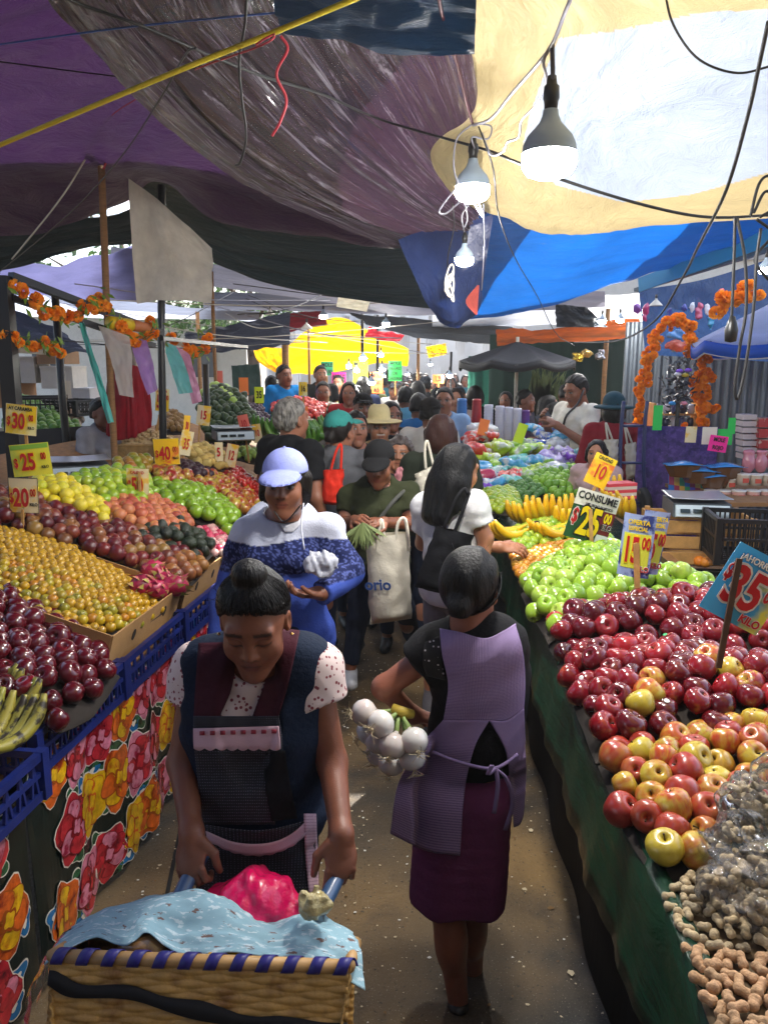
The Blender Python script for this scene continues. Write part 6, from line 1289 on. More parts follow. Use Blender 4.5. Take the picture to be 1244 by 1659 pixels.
def strands(P, target, n_, seed, spread=1.75, lowz=-.02, hm='131112'):
    h_ = [c for c in P.children if c.name.startswith('hair')][0]; rr = random.Random(seed); b = MB(); c = Vector((0, .018, .04)); ra = Vector((.0845, .1015, .0905)); Tt = Vector(target) - c; Tt = Vector((Tt.x / ra.x, Tt.y / ra.y, Tt.z / ra.z)).normalized()
    for i in range(n_):
        a = rr.uniform(-spread, spread); z = .50 - .50 * (abs(a) / 1.75) ** 1.5 + rr.uniform(-.05, .05); q = math.sqrt(max(0, 1 - z * z)); s0 = Vector((math.sin(a) * q, -math.cos(a) * q, z)).normalized(); ang = math.acos(max(-1, min(1, s0.dot(Tt)))); pts = []
        for k in range(11):
            t = k / 10; d = (s0 * math.sin((1 - t) * ang) + Tt * math.sin(t * ang)) / max(1e-4, math.sin(ang)); pts.append(HMx @ (c + Vector((d.x * ra.x, d.y * ra.y, d.z * ra.z)) * (1 + .012 * math.sin(k * 1.3 + i) + rr.uniform(0, .006))))
        b.tube(pts, .0007 + rr.random() * .0007, 4)
    for i in range(40):       # flyaway hairs at the hairline
        a = rr.uniform(-spread, spread); d = Vector((math.sin(a) * .8, -math.cos(a) * .8, .58 - .3 * (abs(a) / 1.75))).normalized(); p = c + Vector((d.x * ra.x, d.y * ra.y, d.z * ra.z)); e_ = Vector((rr.gauss(0, .012), rr.gauss(0, .012), rr.uniform(.0, .018))); b.tube([HMx @ p, HMx @ (p + e_ * .6 + d * .004), HMx @ (p + e_ + d * .007)], .0005, 3)
    b.build('hair_strands', hair_mat(hm), h_, True)
def head_matrix(hdw, P, pitch, yw, k): return Matrix.Translation(matrix_of(P).inverted() @ hdw) @ (rot_head(pitch, yw) * (k * 1.03)).to_4x4()
HMx = head_matrix(Aj['head'], A, .42, -.05, 1.5 / 1.58); strands(A, (0, .015, .135), 420, 1)

# ---- B: woman in lilac apron, back to us, carrying onions
B = person('woman in lilac apron seen from behind carrying white onions', at(765, 1300, 2.15).x, 2.15, yaw=R(178), h=1.5, bulk=.9, skin='8a5440', hair='0c0a0a', style='tied', top='0e0d10', sleeve='cap', bottom='skirt', bot_m=fabric('plum_skirt', '6a3058'), res=.007, hy=-.35, hem=.84, loose=.008,
    J=dict(head=(762, 952, 2.13), neck=(770, 1018, 2.14), chest=(777, 1100, 2.14), belly=(768, 1190, 2.15), pelvis=(752, 1275, 2.16), shR=(704, 1056, 2.13), shL=(812, 1050, 2.12), elR=(622, 1114, 2.12), elL=(832, 1160, 2.27), wrR=(668, 1158, 2.19), wrL=(775, 1185, 2.40), hipL=(785, 1300, 2.15), hipR=(712, 1300, 2.15), knL=(762, 1465, 2.2), knR=(725, 1475, 2.12), anL=(765, 1585, 2.25), anR=(742, 1622, 2.10)),
    hands={'R': ((.8, .3, -.3), (0, 0, -1), [.9, .95, 1, 1], 1)}, shoes='17130f')
Bt = person.top; Bj = dict(person.j); Bs = [c for c in B.children if c.name.startswith('skirt')][0]
bvb = bvh_of([Bt, Bs]); lil = M('lilac_weave', H('7d688f'), rough=.85, bump=.0, weave=0, var=.12, vscale=8, coords='UV', spec=.2)
nt = lil.node_tree; n = nt.nodes; tc = n.new('ShaderNodeTexCoord'); mp = n.new('ShaderNodeMapping'); mp.inputs['Scale'].default_value = (60, 72, 1); nt.links.new(tc.outputs['UV'], mp.inputs[0])
ck = n.new('ShaderNodeTexVoronoi'); ck.inputs['Scale'].default_value = 1.0; ck.inputs['Randomness'].default_value = .1; nt.links.new(mp.outputs[0], ck.inputs['Vector'])
rp = n.new('ShaderNodeValToRGB'); rp.color_ramp.elements[0].color = (*H('a892ba'), 1); rp.color_ramp.elements[1].color = (*H('6c5a80'), 1); rp.color_ramp.elements[0].position = .15; rp.color_ramp.elements[1].position = .6; nt.links.new(ck.outputs['Distance'], rp.inputs[0]); nt.links.new(rp.outputs[0], n['Principled BSDF'].inputs['Base Color'])
bb = n.new('ShaderNodeBump'); bb.inputs['Strength'].default_value = .4; bb.inputs['Distance'].default_value = .004; nt.links.new(ck.outputs['Distance'], bb.inputs['Height']); nt.links.new(bb.outputs[0], n['Principled BSDF'].inputs['Normal'])
patch('apron_back', [[(712, 1018), (745, 1024), (785, 1034), (815, 1022), (834, 1010)], [(716, 1060), (745, 1060), (785, 1062), (815, 1060), (846, 1055)], [(726, 1110), (750, 1112), (785, 1114), (815, 1112), (850, 1105)], [(718, 1168), (745, 1168), (792, 1168), (818, 1168), (848, 1150)]], bvb, lil, B, 44, 40, .012, 2.1)
patch('apron_panel', [[(718, 1166), (750, 1167), (792, 1167)], [(680, 1210), (725, 1210), (768, 1212)], [(645, 1270), (700, 1280), (752, 1285)], [(632, 1350), (690, 1378), (745, 1386)]], bvb, lil, B, 36, 44, .016, 2.1)
patch('apron_panel', [[(792, 1167), (820, 1167), (848, 1148)], [(818, 1215), (835, 1210), (850, 1200)], [(826, 1270), (838, 1266), (852, 1260)], [(832, 1340), (842, 1335), (848, 1320)]], bvb, lil, B, 16, 40, .017, 2.1)
BI = matrix_of(B).inverted(); T = lambda pts, n_=16: [BI @ q for q in catmull([at(*p) for p in pts], n_)]
lp = M('lilac_plain', H('77648c'), rough=.8)
MB().tube(T([(700, 1218, 2.0), (735, 1232, 1.99), (775, 1243, 1.98), (800, 1245, 1.975), (820, 1236, 1.99), (838, 1222, 2.01)], 20), .005, 6).build('apron_tie', lp, B, True)
for pts in ([(803, 1245, 1.965), (820, 1262, 1.96), (830, 1300, 1.97), (818, 1345, 1.98)], [(803, 1245, 1.96), (806, 1275, 1.955), (800, 1318, 1.96)], [(803, 1245, 1.96), (790, 1256, 1.95), (797, 1240, 1.95)]):
    P = T(pts, 14); b = MB(); b.grid([[p + V3((-.006, 0, 0)) for p in P], [p + V3((.006, 0, .001)) for p in P]], .002); b.build('apron_tie', lp, B, True)
dm = dots('eyelet', H('0c0b0e'), H('b8b0b4'), 80, .2, .35, 'Object'); patch('eyelet_sleeve', [[(688, 1040), (712, 1030)], [(684, 1070), (716, 1075)], [(690, 1095), (722, 1102)]], bvb, dm, B, 14, 20, .006, 2.08)
HMx = head_matrix(Bj['head'], B, -.35, 0, 1.5 / 1.58); strands(B, (0, .13, -.05), 420, 2, 3.1, hm='0c0a0a')
# onions held by their tied stalks
ON = M('white_onion', rough=.22, rand=[H('cfcac4'), H('d6d2cc'), H('c8bdb6')], coat=.4, noise_mix=[(H('c0a0a0'), 9, .55, .75)], sss=.05)
onm = [prof_mesh('bulb', [(0, -.92), (.3, -.9), (.66, -.74), (.9, -.42), (1, 0), (.95, .32), (.76, .62), (.46, .84), (.24, 1.02), (.16, 1.25), (.12, 1.5), (0, 1.55)], .036, ON, 20, sz=.95)]
for v_ in onm[0].vertices: v_.co *= 1.09
kn = at(652, 1152, 2.06); k2 = 0
for (x, y, Y) in [(590, 1155, 2.02), (617, 1173, 1.98), (598, 1186, 2.05), (636, 1208, 1.96), (611, 1200, 2.03), (671, 1200, 1.96), (667, 1228, 1.99), (634, 1236, 2.02), (614, 1220, 2.07)]:
    p = at(x, y, Y); up = (kn - p).normalized(); k2 += 1
    o = link('onion', onm[0], None, p, up.to_track_quat('Z', 'Y').to_euler()); tag(o, 'glossy white onion in the bunch held by the woman in the lilac apron', 'onion', 'white onions in the tied bunch')
    q = matrix_of(o).inverted() @ kn; MB().tube([(0, 0, .045), (q.x * .5 + .005, q.y * .5, q.z * .55 + .02), (q.x, q.y, q.z)], [.008, .006, .005], 6).build('stalk', M('onion_stalk', H('8aa05a'), rough=.5), o, True)
    b = MB(); [b.tube([(0, 0, -.032), (random.gauss(0, .008), random.gauss(0, .008), -.044), (random.gauss(0, .016), random.gauss(0, .016), -.052)], .0008, 4) for _ in range(16)]; b.build('root_hairs', M('onion_root', H('b8a888'), rough=.9), o)
MB().tube([kn + V3((-.03, 0, .01)), kn + V3((0, -.01, .0)), kn + V3((.03, 0, -.01))], [.014, .018, .013], 8).build('onion_tie', M('tie_yellow', H('a8902c'), rough=.6), None, True); tag(bpy.data.objects['onion_tie'], 'yellow green tie binding the onion stalks', 'tie')

# ---- C: woman in white cap and blue hoodie
def hood_paint(x, y, z):
    q = mnoise.noise(V3((x * 170, y * 170, z * 170)))
    if z > 1.262 + .012 * math.sin(x * 12): return H('b9bccb')
    if z > 1.130 + .010 * math.sin(x * 9): return H('161d44') if q < .20 else H('4e5890')
    return H('3a4e9c') if abs(x - .0) > .004 else H('101838')
hoodm = M('hoodie', vcol=True, rough=.85, bump=.3, bscale=120, spec=.15, var=.1, vscale=10)
C_ = person('woman in white cap and blue and white zip hoodie holding a white bag', at(460, 1000, 3.1).x, 3.12, yaw=.10, h=1.62, bulk=1.15, skin='80503a', hair='17110f', style='bob', hat='cap', hatm=fabric('cap_lilac', '8d95d4', rough=.75), top_m=hoodm, sleeve='long', paint=hood_paint, hem=.72, loose=-.002, topname='hoodie', hp=.10, hy=-.15, res=.008,
    J=dict(head=(462, 784, 3.02), shL=(404, 862, 3.12), shR=(528, 860, 3.10), elL=(364, 965, 3.15), elR=(566, 925, 3.02), wrL=(352, 1050, 3.05), wrR=(522, 960, 2.83)), hands={'R': ((-1, -.35, .05), (0, .0, 1), .5, .8)})
Ct, Cj = person.top, dict(person.j); CI = matrix_of(C_).inverted()
nk = CI @ Cj['neck']; s = SDF(nk - V3((.2, .2, .14)), nk + V3((.2, .2, .12)), .008)
for i in range(17):
    a = math.pi * (-.22 + 1.44 * i / 16); s.ell(nk + V3((.115 * math.cos(a), .02 + .10 * math.sin(a), -.025 + .03 * math.sin(a))), (.036, .036, .030 + .02 * max(0, math.sin(a))), .03)
V, F = s.mesh(); link('hood', npmesh('hood', V, F, fabric('hood_white', 'b0b2c2')), C_)
bvc = bvh_of([Ct]); patch('inner_shirt', [[(442, 828), (494, 826)], [(452, 848), (488, 848)], [(462, 862), (474, 862)]], bvc, fabric('white_tee', 'bdbcc2'), C_, 12, 10, .008, 3.0)
for pts in ([(492, 815, 2.93), (488, 850, 2.90), (493, 890, 2.87)], [(444, 828, 2.93), (462, 845, 2.92), (488, 818, 2.92)]):
    MB().tube([CI @ p for p in catmull([at(*p) for p in pts], 10)], .003, 5).build('drawstring', M('cord_white', H('c8cad8')) if pts[0][0] == 492 else BLK, C_, True)
def cloth_blob(name, label, cat, c, r3, mat, amp, f, seed, extra=(), v=.007, group=None):
    m_ = max(r3) * 1.9; s = SDF(c - V3((m_,) * 3), c + V3((m_,) * 3), v); s.ell(c, r3, .02)
    for (o, r_) in extra: s.ell(c + V3(o), r_, .03)
    s.wrinkle(amp, (f, f, f), seed); s.wrinkle(amp * .5, (f * 2.3,) * 3, seed + 1); V, F = s.mesh(); V = V - np.array(c); return tag(link(name, npmesh(name, V, F, mat), None, c), label, cat, group)
WB = M('white_bag', H('b9bac4'), rough=.35, transl=.2, bump=.6, bscale=18)
cloth_blob('plastic_bag', 'knotted white plastic bag in the hand of the hoodie woman', 'bag', at(520, 915, 2.80), (.062, .055, .050), WB, .010, 70, 3, [((.035, 0, .02), (.02, .02, .03))])

# ---- D: woman in olive shirt and black cap
D_ = person('woman in olive t-shirt and black cap walking with a cotton tote', at(612, 1000, 4.35).x, 4.35, yaw=.10, h=1.56, bulk=1.12, skin='7c4c36', hair='120f0e', style='tied', hat='cap', hatm=fabric('cap_black', '0e0e10'), top='2b2f1a', sleeve='short', pose='hold', hp=.28, hy=-.25, res=.0095, hem=.82, bot_m=fabric('jeans_dark', '121a2c'), shoes='a8aab0',
    J=dict(head=(614, 752, 4.28), shL=(570, 803, 4.36), shR=(662, 800, 4.33), elL=(556, 850, 4.30), elR=(668, 848, 4.25), wrL=(575, 843, 4.08), wrR=(622, 846, 4.05), hipL=(592, 925, 4.35), hipR=(632, 925, 4.35), knL=(580, 1000, 4.30), knR=(655, 985, 4.45), anL=(568, 1082, 4.28), anR=(668, 1040, 4.72)))
Dj = dict(person.j); DI = matrix_of(D_).inverted()
MB().tube([DI @ q for q in catmull([at(655, 795, 4.28), at(635, 815, 4.22), at(612, 845, 4.2)], 12)], .012, 6).build('bag_strap', fabric('strap_grey', '4a4a46'), D_, True)
def tote(label, px, mat, hs, Y, dep=.09, group=None, marks=None, hm=None):
    """fabric bag: px = four corners (top left, top right, bottom right, bottom left) and handle loops hs"""
    TL, TR, BR, BL_ = [at(x, y, Y) for x, y in px]; c = (TL + BR) / 2; G = []
    for i in range(25):
        v_ = i / 24; r = []
        for j_ in range(40):
            u = j_ / 39 * 2; f = u if u <= 1 else 2 - u; q = TL.lerp(TR, f).lerp(BL_.lerp(BR, f), v_); bl = math.sin(math.pi * f) ** .6 * dep * (.35 + .65 * math.sin(math.pi * min(1, v_ * .62 + .02))) * (1 if v_ < .9 else (1 - v_) * 10)
            q = q + V3((0, -bl if u <= 1 else bl, 0)); q = q + V3((1, -1, .5)) * .012 * mnoise.noise(V3((f * 4, v_ * 6, (u > 1) * 5 + TL.x))); r.append(q)
        G.append(r)
    root = MB().grid(G).build('tote_bag', mat, None, True, origin=c); tag(root, label, 'bag', group); I = matrix_of(root).inverted()
    for h_ in hs: MB().tube([I @ q for q in catmull([at(*p) for p in h_], 18)], .009, 6).build('handle', hm or mat, root, True)
    return root
COT = fabric('cotton', 'bdb6a6', bump=.5, bscale=30)
tb = tote('white cotton tote with blue lettering hanging from an arm', [(592, 868), (664, 862), (668, 1002), (600, 1012)], COT, [[(608, 905, 3.96), (614, 860, 3.97), (618, 842, 4.0), (622, 870, 3.97), (624, 905, 3.96)], [(640, 895, 3.96), (644, 850, 3.98), (655, 840, 4.0), (660, 862, 3.97), (662, 892, 3.96)]], 4.0, .10)
def letters(parent, txt, px, Y, size, mat, right=(1, 0, 0), up=(0, 0, 1), off=0, name='lettering', xs=1.0, bold=.03):
    me = text_mesh(txt, size, mat, bold); p = at(px[0], px[1], Y); M3 = basis(right, up).to_4x4(); M3.translation = p; M3 = M3 @ Matrix.Diagonal((xs, 1, 1, 1)); o = link(name, me, parent); o.matrix_local = (matrix_of(parent).inverted() if parent else Matrix()) @ M3; return o
letters(tb, 'orio', (612, 948), 3.885, .085, M('print_blue', H('23427c'), rough=.7), (1, -.35, .1), (0, -.05, 1))
hb = MB()
for i in range(130):
    a = random.gauss(0, .35); l_ = random.uniform(.08, .16); o = at(588, 846, 3.93); d = V3((math.sin(a), random.gauss(0, .25), -math.cos(a) * .8 - .1)).normalized(); e_ = o + d * l_; sd_ = d.orthogonal().normalized() * random.uniform(.006, .012)
    hb.add([o, o.lerp(e_, .6) - sd_, e_, o.lerp(e_, .6) + sd_], [(0, 1, 2, 3)])
tag(hb.build('herb_bunch', M('corn_leaf', H('7c8a55'), rough=.7, transl=.2), origin=at(590, 850, 4.02)), 'bunch of pale green corn husks in the olive shirt woman\'s hands', 'herbs')

# ---- E: long haired young woman in white tee
E_ = person('young woman with long black hair, white tee and black tote', at(728, 950, 3.75).x, 3.75, yaw=R(128), h=1.60, bulk=.95, skin='a06a4c', hair='060506', style='long', top='d4d2d2', sleeve='short', hp=.2, bot_m=fabric('grey_trousers', '77767a'), res=.009, pose='hold', hem=.8, loose=.008, shoes='2a2422',
    J=dict(head=(742, 762, 3.72), wrR=(782, 918, 3.60), elR=(786, 872, 3.64), shR=(765, 822, 3.66), shL=(690, 822, 3.82), elL=(685, 880, 3.9)))
tote('black tote on the shoulder of the long haired woman', [(706, 852), (770, 868), (735, 968), (672, 950)], fabric('tote_black', '0d0d11'), [[(718, 858, 3.5), (738, 810, 3.52), (752, 792, 3.56), (758, 800, 3.54)], [(735, 865, 3.5), (750, 825, 3.52), (760, 798, 3.56)]], 3.5, .05)

# ---- the rest of the near crowd
def tshirt(c): return c
P2 = [
 dict(label='grey haired man in a black shirt looking to the right', X=470, Y=5.0, hx=(470, 680), yaw=R(140), h=1.70, fem=False, skin='8a5a44', style='grey', top='0f1013', bulk=1.1),
 dict(label='person in teal cap and grey shirt seen from behind', X=545, Y=5.1, hx=(550, 700), yaw=R(165), h=1.58, skin='8a5a44', hair='1a1412', style='tied', hat='cap', hm='2f7f78', top='55565a', bulk=1.2, hyw=-.3),
 dict(label='man with white moustache in a cream straw hat and tan shirt', X=608, Y=6.0, hx=(614, 694), yaw=R(8), h=1.66, fem=False, skin='8f5f46', style='grey', hat='straw', hm='c9b988', top='8f7650', bulk=1.05, mous=True),
 dict(label='man in black cap and slate jacket behind the straw hat', X=585, Y=7.2, hx=(588, 662), yaw=R(10), h=1.74, fem=False, skin='7a4a36', style='short', hat='cap', hm='0d0d0f', top='2b3444', sleeve='long'),
 dict(label='elderly woman with short grey hair holding a pink cloth', X=655, Y=5.2, hx=(648, 735), yaw=R(-8), h=1.45, skin='96664c', style='fluffy', hair='4a4240', top='1c1a20', pose='phone'),
 dict(label='woman with reddish brown hair in dark green shirt', X=716, Y=4.9, hx=(714, 706), yaw=R(170), h=1.57, skin='8a5a44', hair='2e1610', style='bob', top='20261c', bulk=1.05),
 dict(label='person in glasses half hidden behind the teal cap', X=572, Y=5.7, hx=(576, 695), yaw=R(15), h=1.56, skin='8a5a44', style='short', top='2a2428'),
 dict(label='man in striped light blue shirt seen from behind', X=655, Y=8.6, hx=(657, 646), yaw=R(180), h=1.76, fem=False, skin='6a4230', style='short', top='4f8cab', bulk=1.2),
 dict(label='man in bright blue shirt seen from behind', X=680, Y=7.4, hx=(678, 660), yaw=R(175), h=1.68, fem=False, skin='6a4230', style='short', top='1f5c94', bulk=1.15),
 dict(label='person in dark cap and checked shirt leaning ahead', X=700, Y=6.4, hx=(697, 672), yaw=R(160), h=1.66, fem=False, skin='6a4230', style='short', hat='cap', hm='151210', top='a8a6a4', bulk=1.05),
 dict(label='man in light blue shirt facing the camera beyond the crowd', X=728, Y=7.8, hx=(720, 650), yaw=R(-10), h=1.74, fem=False, skin='8a5a42', style='short', top='7b9cc0', sleeve='long'),
 dict(label='young woman\'s face in the distance beside the blue cone bags', X=737, Y=9.0, hx=(737, 648), yaw=0, h=1.6, skin='a8765a', style='long', hair='2a1c16', top='b8a49a'),
 dict(label='woman in dark top half hidden behind the straw hat', X=640, Y=6.8, hx=(633, 675), yaw=R(20), h=1.58, skin='7a4c38', style='bob', top='16181c'),
]
CAST = {}
for d in P2:
    d = dict(d); hx = d.pop('hx'); X = d.pop('X'); Y = d['Y']; hm = d.pop('hm', None); hyw = d.pop('hyw', 0); lab = d.pop('label'); Y = d.pop('Y'); yw = d.pop('yaw')
    p = at(X, 800, Y); hp_ = at(hx[0], hx[1], Y - .02)
    h_ = d.pop('h'); dz = hp_.z - 1.475 * h_ / 1.58          # shift the height so the head lands where it is seen
    h_ = max(1.35, min(1.86, (hp_.z) * 1.58 / 1.475)); 
    CAST[lab[:12]] = person(lab, hp_.x, Y, yw, h_, hatm=fabric('cap_' + (hm or ''), hm) if hm else None, hy=hyw, **d)
tote('red orange tote on the arm of the teal cap person', [(524, 762), (558, 760), (556, 820), (520, 816)], fabric('tote_red', 'c42a18'), [[(535, 765, 4.8), (545, 730, 4.82), (553, 722, 4.85), (552, 765, 4.8)]], 4.8, .06)
tote('cream tote on the shoulder of the woman with reddish hair', [(672, 768), (708, 752), (706, 800), (676, 802)], COT, [[(690, 762, 4.62), (688, 730, 4.64), (692, 715, 4.66), (702, 755, 4.62)]], 4.62, .05)
cloth_blob('cloth', 'pink cloth held by the elderly woman', 'cloth', at(653, 770, 4.9), (.05, .03, .07), fabric('pink_cloth', 'b87a80'), .008, 60, 5)
# people on the right
W_ = person('man in white polo shirt looking at his phone', at(930, 720, 7.6).x, 7.6, R(-62), 1.86, fem=False, bulk=1.12, skin='7f4f38', hair='0c0a0a', style='short', top='cfccc0', sleeve='short', pose='phone', hp=.35, bot_m=fabric('black_trousers', '0e0e10'), res=.011)
wj = person.j; ph = (wj['wrL'] + wj['wrR']) / 2 + V3((-.08, -.02, .05)); tag(MB().box((0, 0, 0), (.075, .15, .01), Matrix.Rotation(R(50), 3, 'X') @ Matrix.Rotation(R(-62), 3, 'Z')).build('phone', BLK, None, loc=ph), 'black mobile phone in the hands of the white polo man', 'phone')
MB().tube([matrix_of(W_).inverted() @ q for q in catmull([at(945, 632, 7.5), at(935, 655, 7.42), at(918, 672, 7.4), at(912, 690, 7.45)], 10)], .012, 6).build('bag_strap', BLK, W_, True)
N_ = person('woman in teal bucket hat and red sweater carrying white totes', at(990, 720, 6.9).x, 6.9, R(172), 1.70, bulk=1.1, skin='7a4c38', hair='0e0c0c', style='bob', hat='bucket', hatm=fabric('hat_teal', '173a44'), top='7a1420', sleeve='long', bot_m=fabric('black_trousers', '0e0e10'), res=.011)
tote('white tote hanging on the left arm of the bucket hat woman', [(978, 712), (1002, 712), (1000, 752), (984, 750)], COT, [[(984, 714, 6.7), (981, 685, 6.7), (992, 714, 6.7)]], 6.7, .05)
tote('white tote hanging at the right side of the bucket hat woman', [(1012, 720), (1030, 716), (1034, 770), (1014, 778)], COT, [[(1016, 722, 6.7), (1012, 690, 6.7), (1024, 720, 6.7)]], 6.7, .05)
person('seated woman with dark fringe behind the price signs', at(966, 740, 6.3).x, 6.3, R(-30), 1.42, skin='b07a5c', hair='0e0b0b', style='bob', top='b89a98', z0=at(966, 735, 6.3).z - 1.475 * 1.42 / 1.58, res=.011, hy=.1, shoes=None)
for (x, y, Y, c, st, yw, lab) in [(850, 650, 8.9, '2b2a38', 'short', 60, 'person in flowered dark shirt bending over the plastic goods'), (888, 660, 8.4, '7a2a38', 'long', 80, 'seated woman in dark red sleeve behind the white polo man'), (900, 672, 8.2, 'a8646a', 'short', 70, 'person in dusty pink top seated behind the plastic goods'), (915, 640, 9.6, '16161a', 'short', 180, 'person in black behind the white polo man'),
                                  (965, 690, 7.9, '17181c', 'short', 190, 'dark clothed person beside the bucket hat woman')]:
    p = at(x, y, Y); person(lab, p.x, Y, R(yw), 1.6, fem=st != 'short', skin='7a4c38', style=st, top=c, sleeve='long' if c == '7a2a38' else 'short', pose='hold', z0=p.z - 1.49, res=.016, shoes=None)
# vendors on the left
for (x, y, Y, c, yw, ps, sl_, lab) in [(460, 609, 9.5, '1479c0', 40, 'reach', 'long', 'vendor in bright blue shirt behind the tomatoes'), (519, 608, 10.5, '131417', 20, 'hold', 'short', 'vendor in black shirt with a white apron strap'), (548, 622, 11.8, '5a3a34', -10, 'hold', 'short', 'vendor in brown top behind the lettuce'), (440, 625, 10.2, '14161c', 200, 'down', 'long', 'dark clothed vendor behind the blue shirted one')]:
    p = at(x, y, Y); person(lab, p.x, Y, R(yw), 1.66, fem=False, skin='7f4f38', style='short', top=c, sleeve=sl_, pose=ps, z0=p.z - 1.475 * 1.66 / 1.58, res=.018, shoes=None)
person('seated person in striped shirt behind the red cloth', at(168, 715, 6.1).x, 6.1, R(60), 1.5, skin='7a4c38', style='short', top='8a8a90', z0=at(165, 670, 6.1).z - 1.4, res=.013, pose='hold', shoes=None)
pz = person('seller at the right edge in a maroon top, only arm in view', at(1330, 900, 3.4).x, 3.4, R(-80), 1.5, bulk=1.25, skin='7a4c38', style='bob', top='3c161e', sleeve='long', pose='hold', res=.012, shoes=None, z0=-.05)
# far crowd: a few modelled once and copied
PR = [person('x', 0, 15, 0, 1.6, fem=bool(i % 2), style=st, top='3a3a44', res=.022, hat=ht, hatm=fabric('cap_far', '20242c') if ht else None, skin=sk, legs=True, shoes=None) for i, (st, ht, sk) in enumerate([('short', None, '6f4632'), ('long', None, '8a5a44'), ('short', 'cap', '7a4c38'), ('bob', None, '7a4c38')])]
shirts = {'white': 'b8b6b2', 'teal': '2a6a74', 'pink': 'b0566e', 'black': '15161a', 'light blue': '6a8cb4', 'red': '8f1f24', 'olive': '4a4e2c', 'grey': '66686e', 'orange': 'b0602a', 'purple': '4a3468', 'navy': '1a2440', 'cream': 'a89c80'}
kids = {r: list(r.children) for r in PR}; sn = list(shirts); i = 0; used = set()
spots = []
rr = random.Random(12)
for row in range(12):
    Y = 9.3 + row * 1.35
    for q in range(6): 
        x = .40 + (q - 2.6) * .44 + rr.uniform(-.16, .16); x += (Y - 9) * .035
        if rr.random() < .80: spots.append((x, Y + rr.uniform(-.5, .5)))
for (x, Y) in spots:
    r0 = PR[i % 4]; face = rr.random() < .55; c = sn[(i * 5 + i // 7) % 12]; o = r0 if i < 4 else None
    if o is None: o = copy_tree(r0, None, kids[r0])
    o.location = (x, Y, 0); o.rotation_euler = (0, 0, R(rr.uniform(-30, 30) + (0 if face else 180))); s_ = rr.uniform(.96, 1.12); o.scale = (s_,) * 3
    for ch in o.children:
        if ch.name.startswith('shirt'): ch.material_slots[0].link = 'OBJECT'; ch.material_slots[0].material = fabric('cloth_' + shirts[c], shirts[c])
    side = 'left side' if x < .25 else 'middle' if x < .85 else 'right side'; dp = 'nearest rows' if Y < 13 else 'middle rows' if Y < 18 else 'farthest rows'
    what = ['short haired shopper', 'long haired shopper', 'dark capped shopper', 'bob haired shopper'][i % 4]
    tag(o, f'{what} in {c} top {"facing us" if face else "from behind"}, crowd {side}, {dp}', 'person', f'shoppers in the far crowd, {what}, {c}, {face}, {side}, {dp}'); i += 1
# ================================================================ LAMPS, CORDS, CANOPIES, GOODS, CART
LEDW = M('led_glow', H('ffffff'), emit=(1, .98, .94), estr=160); LEDF = M('led_glow_far', H('ffffff'), emit=(1, .97, .9), estr=110)
def bulb(label, c, Y, dpx, group=None, cone=False, cord=None, glow=None):
    m = pxsize(c[0], c[1], Y); r_ = dpx * m / 2; root = empty('light_bulb', at(c[0], c[1], Y), 0, label, 'light bulb', group)
    GR = M('bulb_housing', H('8fa0b0'), rough=.45); SK = M('socket_black', H('101113'), rough=.4)
    MB().lathe([(0, -.75 * r_), (.45 * r_, -.72 * r_), (.8 * r_, -.58 * r_), (.97 * r_, -.35 * r_), (1.0 * r_, -.05 * r_), (.99 * r_, .12 * r_)], 28, cap=False).build('diffuser', glow or LEDW, root, True)
    MB().lathe([(.992 * r_, .12 * r_), (.96 * r_, .42 * r_), (.82 * r_, .72 * r_), (.58 * r_, .98 * r_), (.40 * r_, 1.18 * r_), (.30 * r_, 1.42 * r_), (.27 * r_, 1.62 * r_), (0, 1.63 * r_)], 28, cap=False).build('housing', GR, root, True)
    b = MB(); b.lathe([(0, 1.6 * r_), (.24 * r_, 1.6 * r_), (.26 * r_, 1.9 * r_), (.30 * r_, 2.0 * r_), (.28 * r_, 2.4 * r_), (.2 * r_, 2.45 * r_), (.16 * r_, 2.75 * r_), (0, 2.76 * r_)], 18, cap=False); b.build('socket', SK, root, True)
    return root
bulb('largest lit LED bulb hanging at upper right', (889, 255), 2.15, 88)
bulb('middle sized lit LED bulb hanging at the cord junction', (765, 306), 3.3, 56)
bulb('small lit bulb hanging lowest of the three', (752, 420), 4.1, 30)
for i, (x, y, Y, d, lab) in enumerate([(524, 512, 9.5, 13, 'small lit bulb in front of the yellow canopy peak'), (588, 580, 11, 12, 'lit bulb below the yellow canopy'), (578, 600, 11.5, 9, 'lit bulb over the MOLE cards'), (565, 593, 11.5, 9, 'lit bulb left of the MOLE cards'), (602, 619, 9.5, 12, 'lit bulb in front of the orange card'), (619, 598, 11.6, 10, 'lit bulb left of the green card'), (622, 609, 13, 6, 'tiny lit bulb beneath the green card'), (617, 575, 12, 9, 'lit bulb under the canopy fold'), (728, 608, 12.5, 10, 'lit bulb at the right end of the crowd'), (625, 524, 10, 12, 'unlit looking shade bulb right of the peak'), (1240, 436, 3.4, 22, 'lit bulb cut off by the right edge'), (975, 520, 8.5, 13, 'lit bulb over the orange canopy'), (1004, 518, 8.5, 13, 'second lit bulb over the orange canopy'), (697, 590, 13, 6, 'tiny lit bulb beyond the crowd'), (660, 606, 14, 6, 'tiny lit bulb near the far end')]):
    bulb(lab, (x, y), Y, d, 'far light bulbs', glow=LEDF)
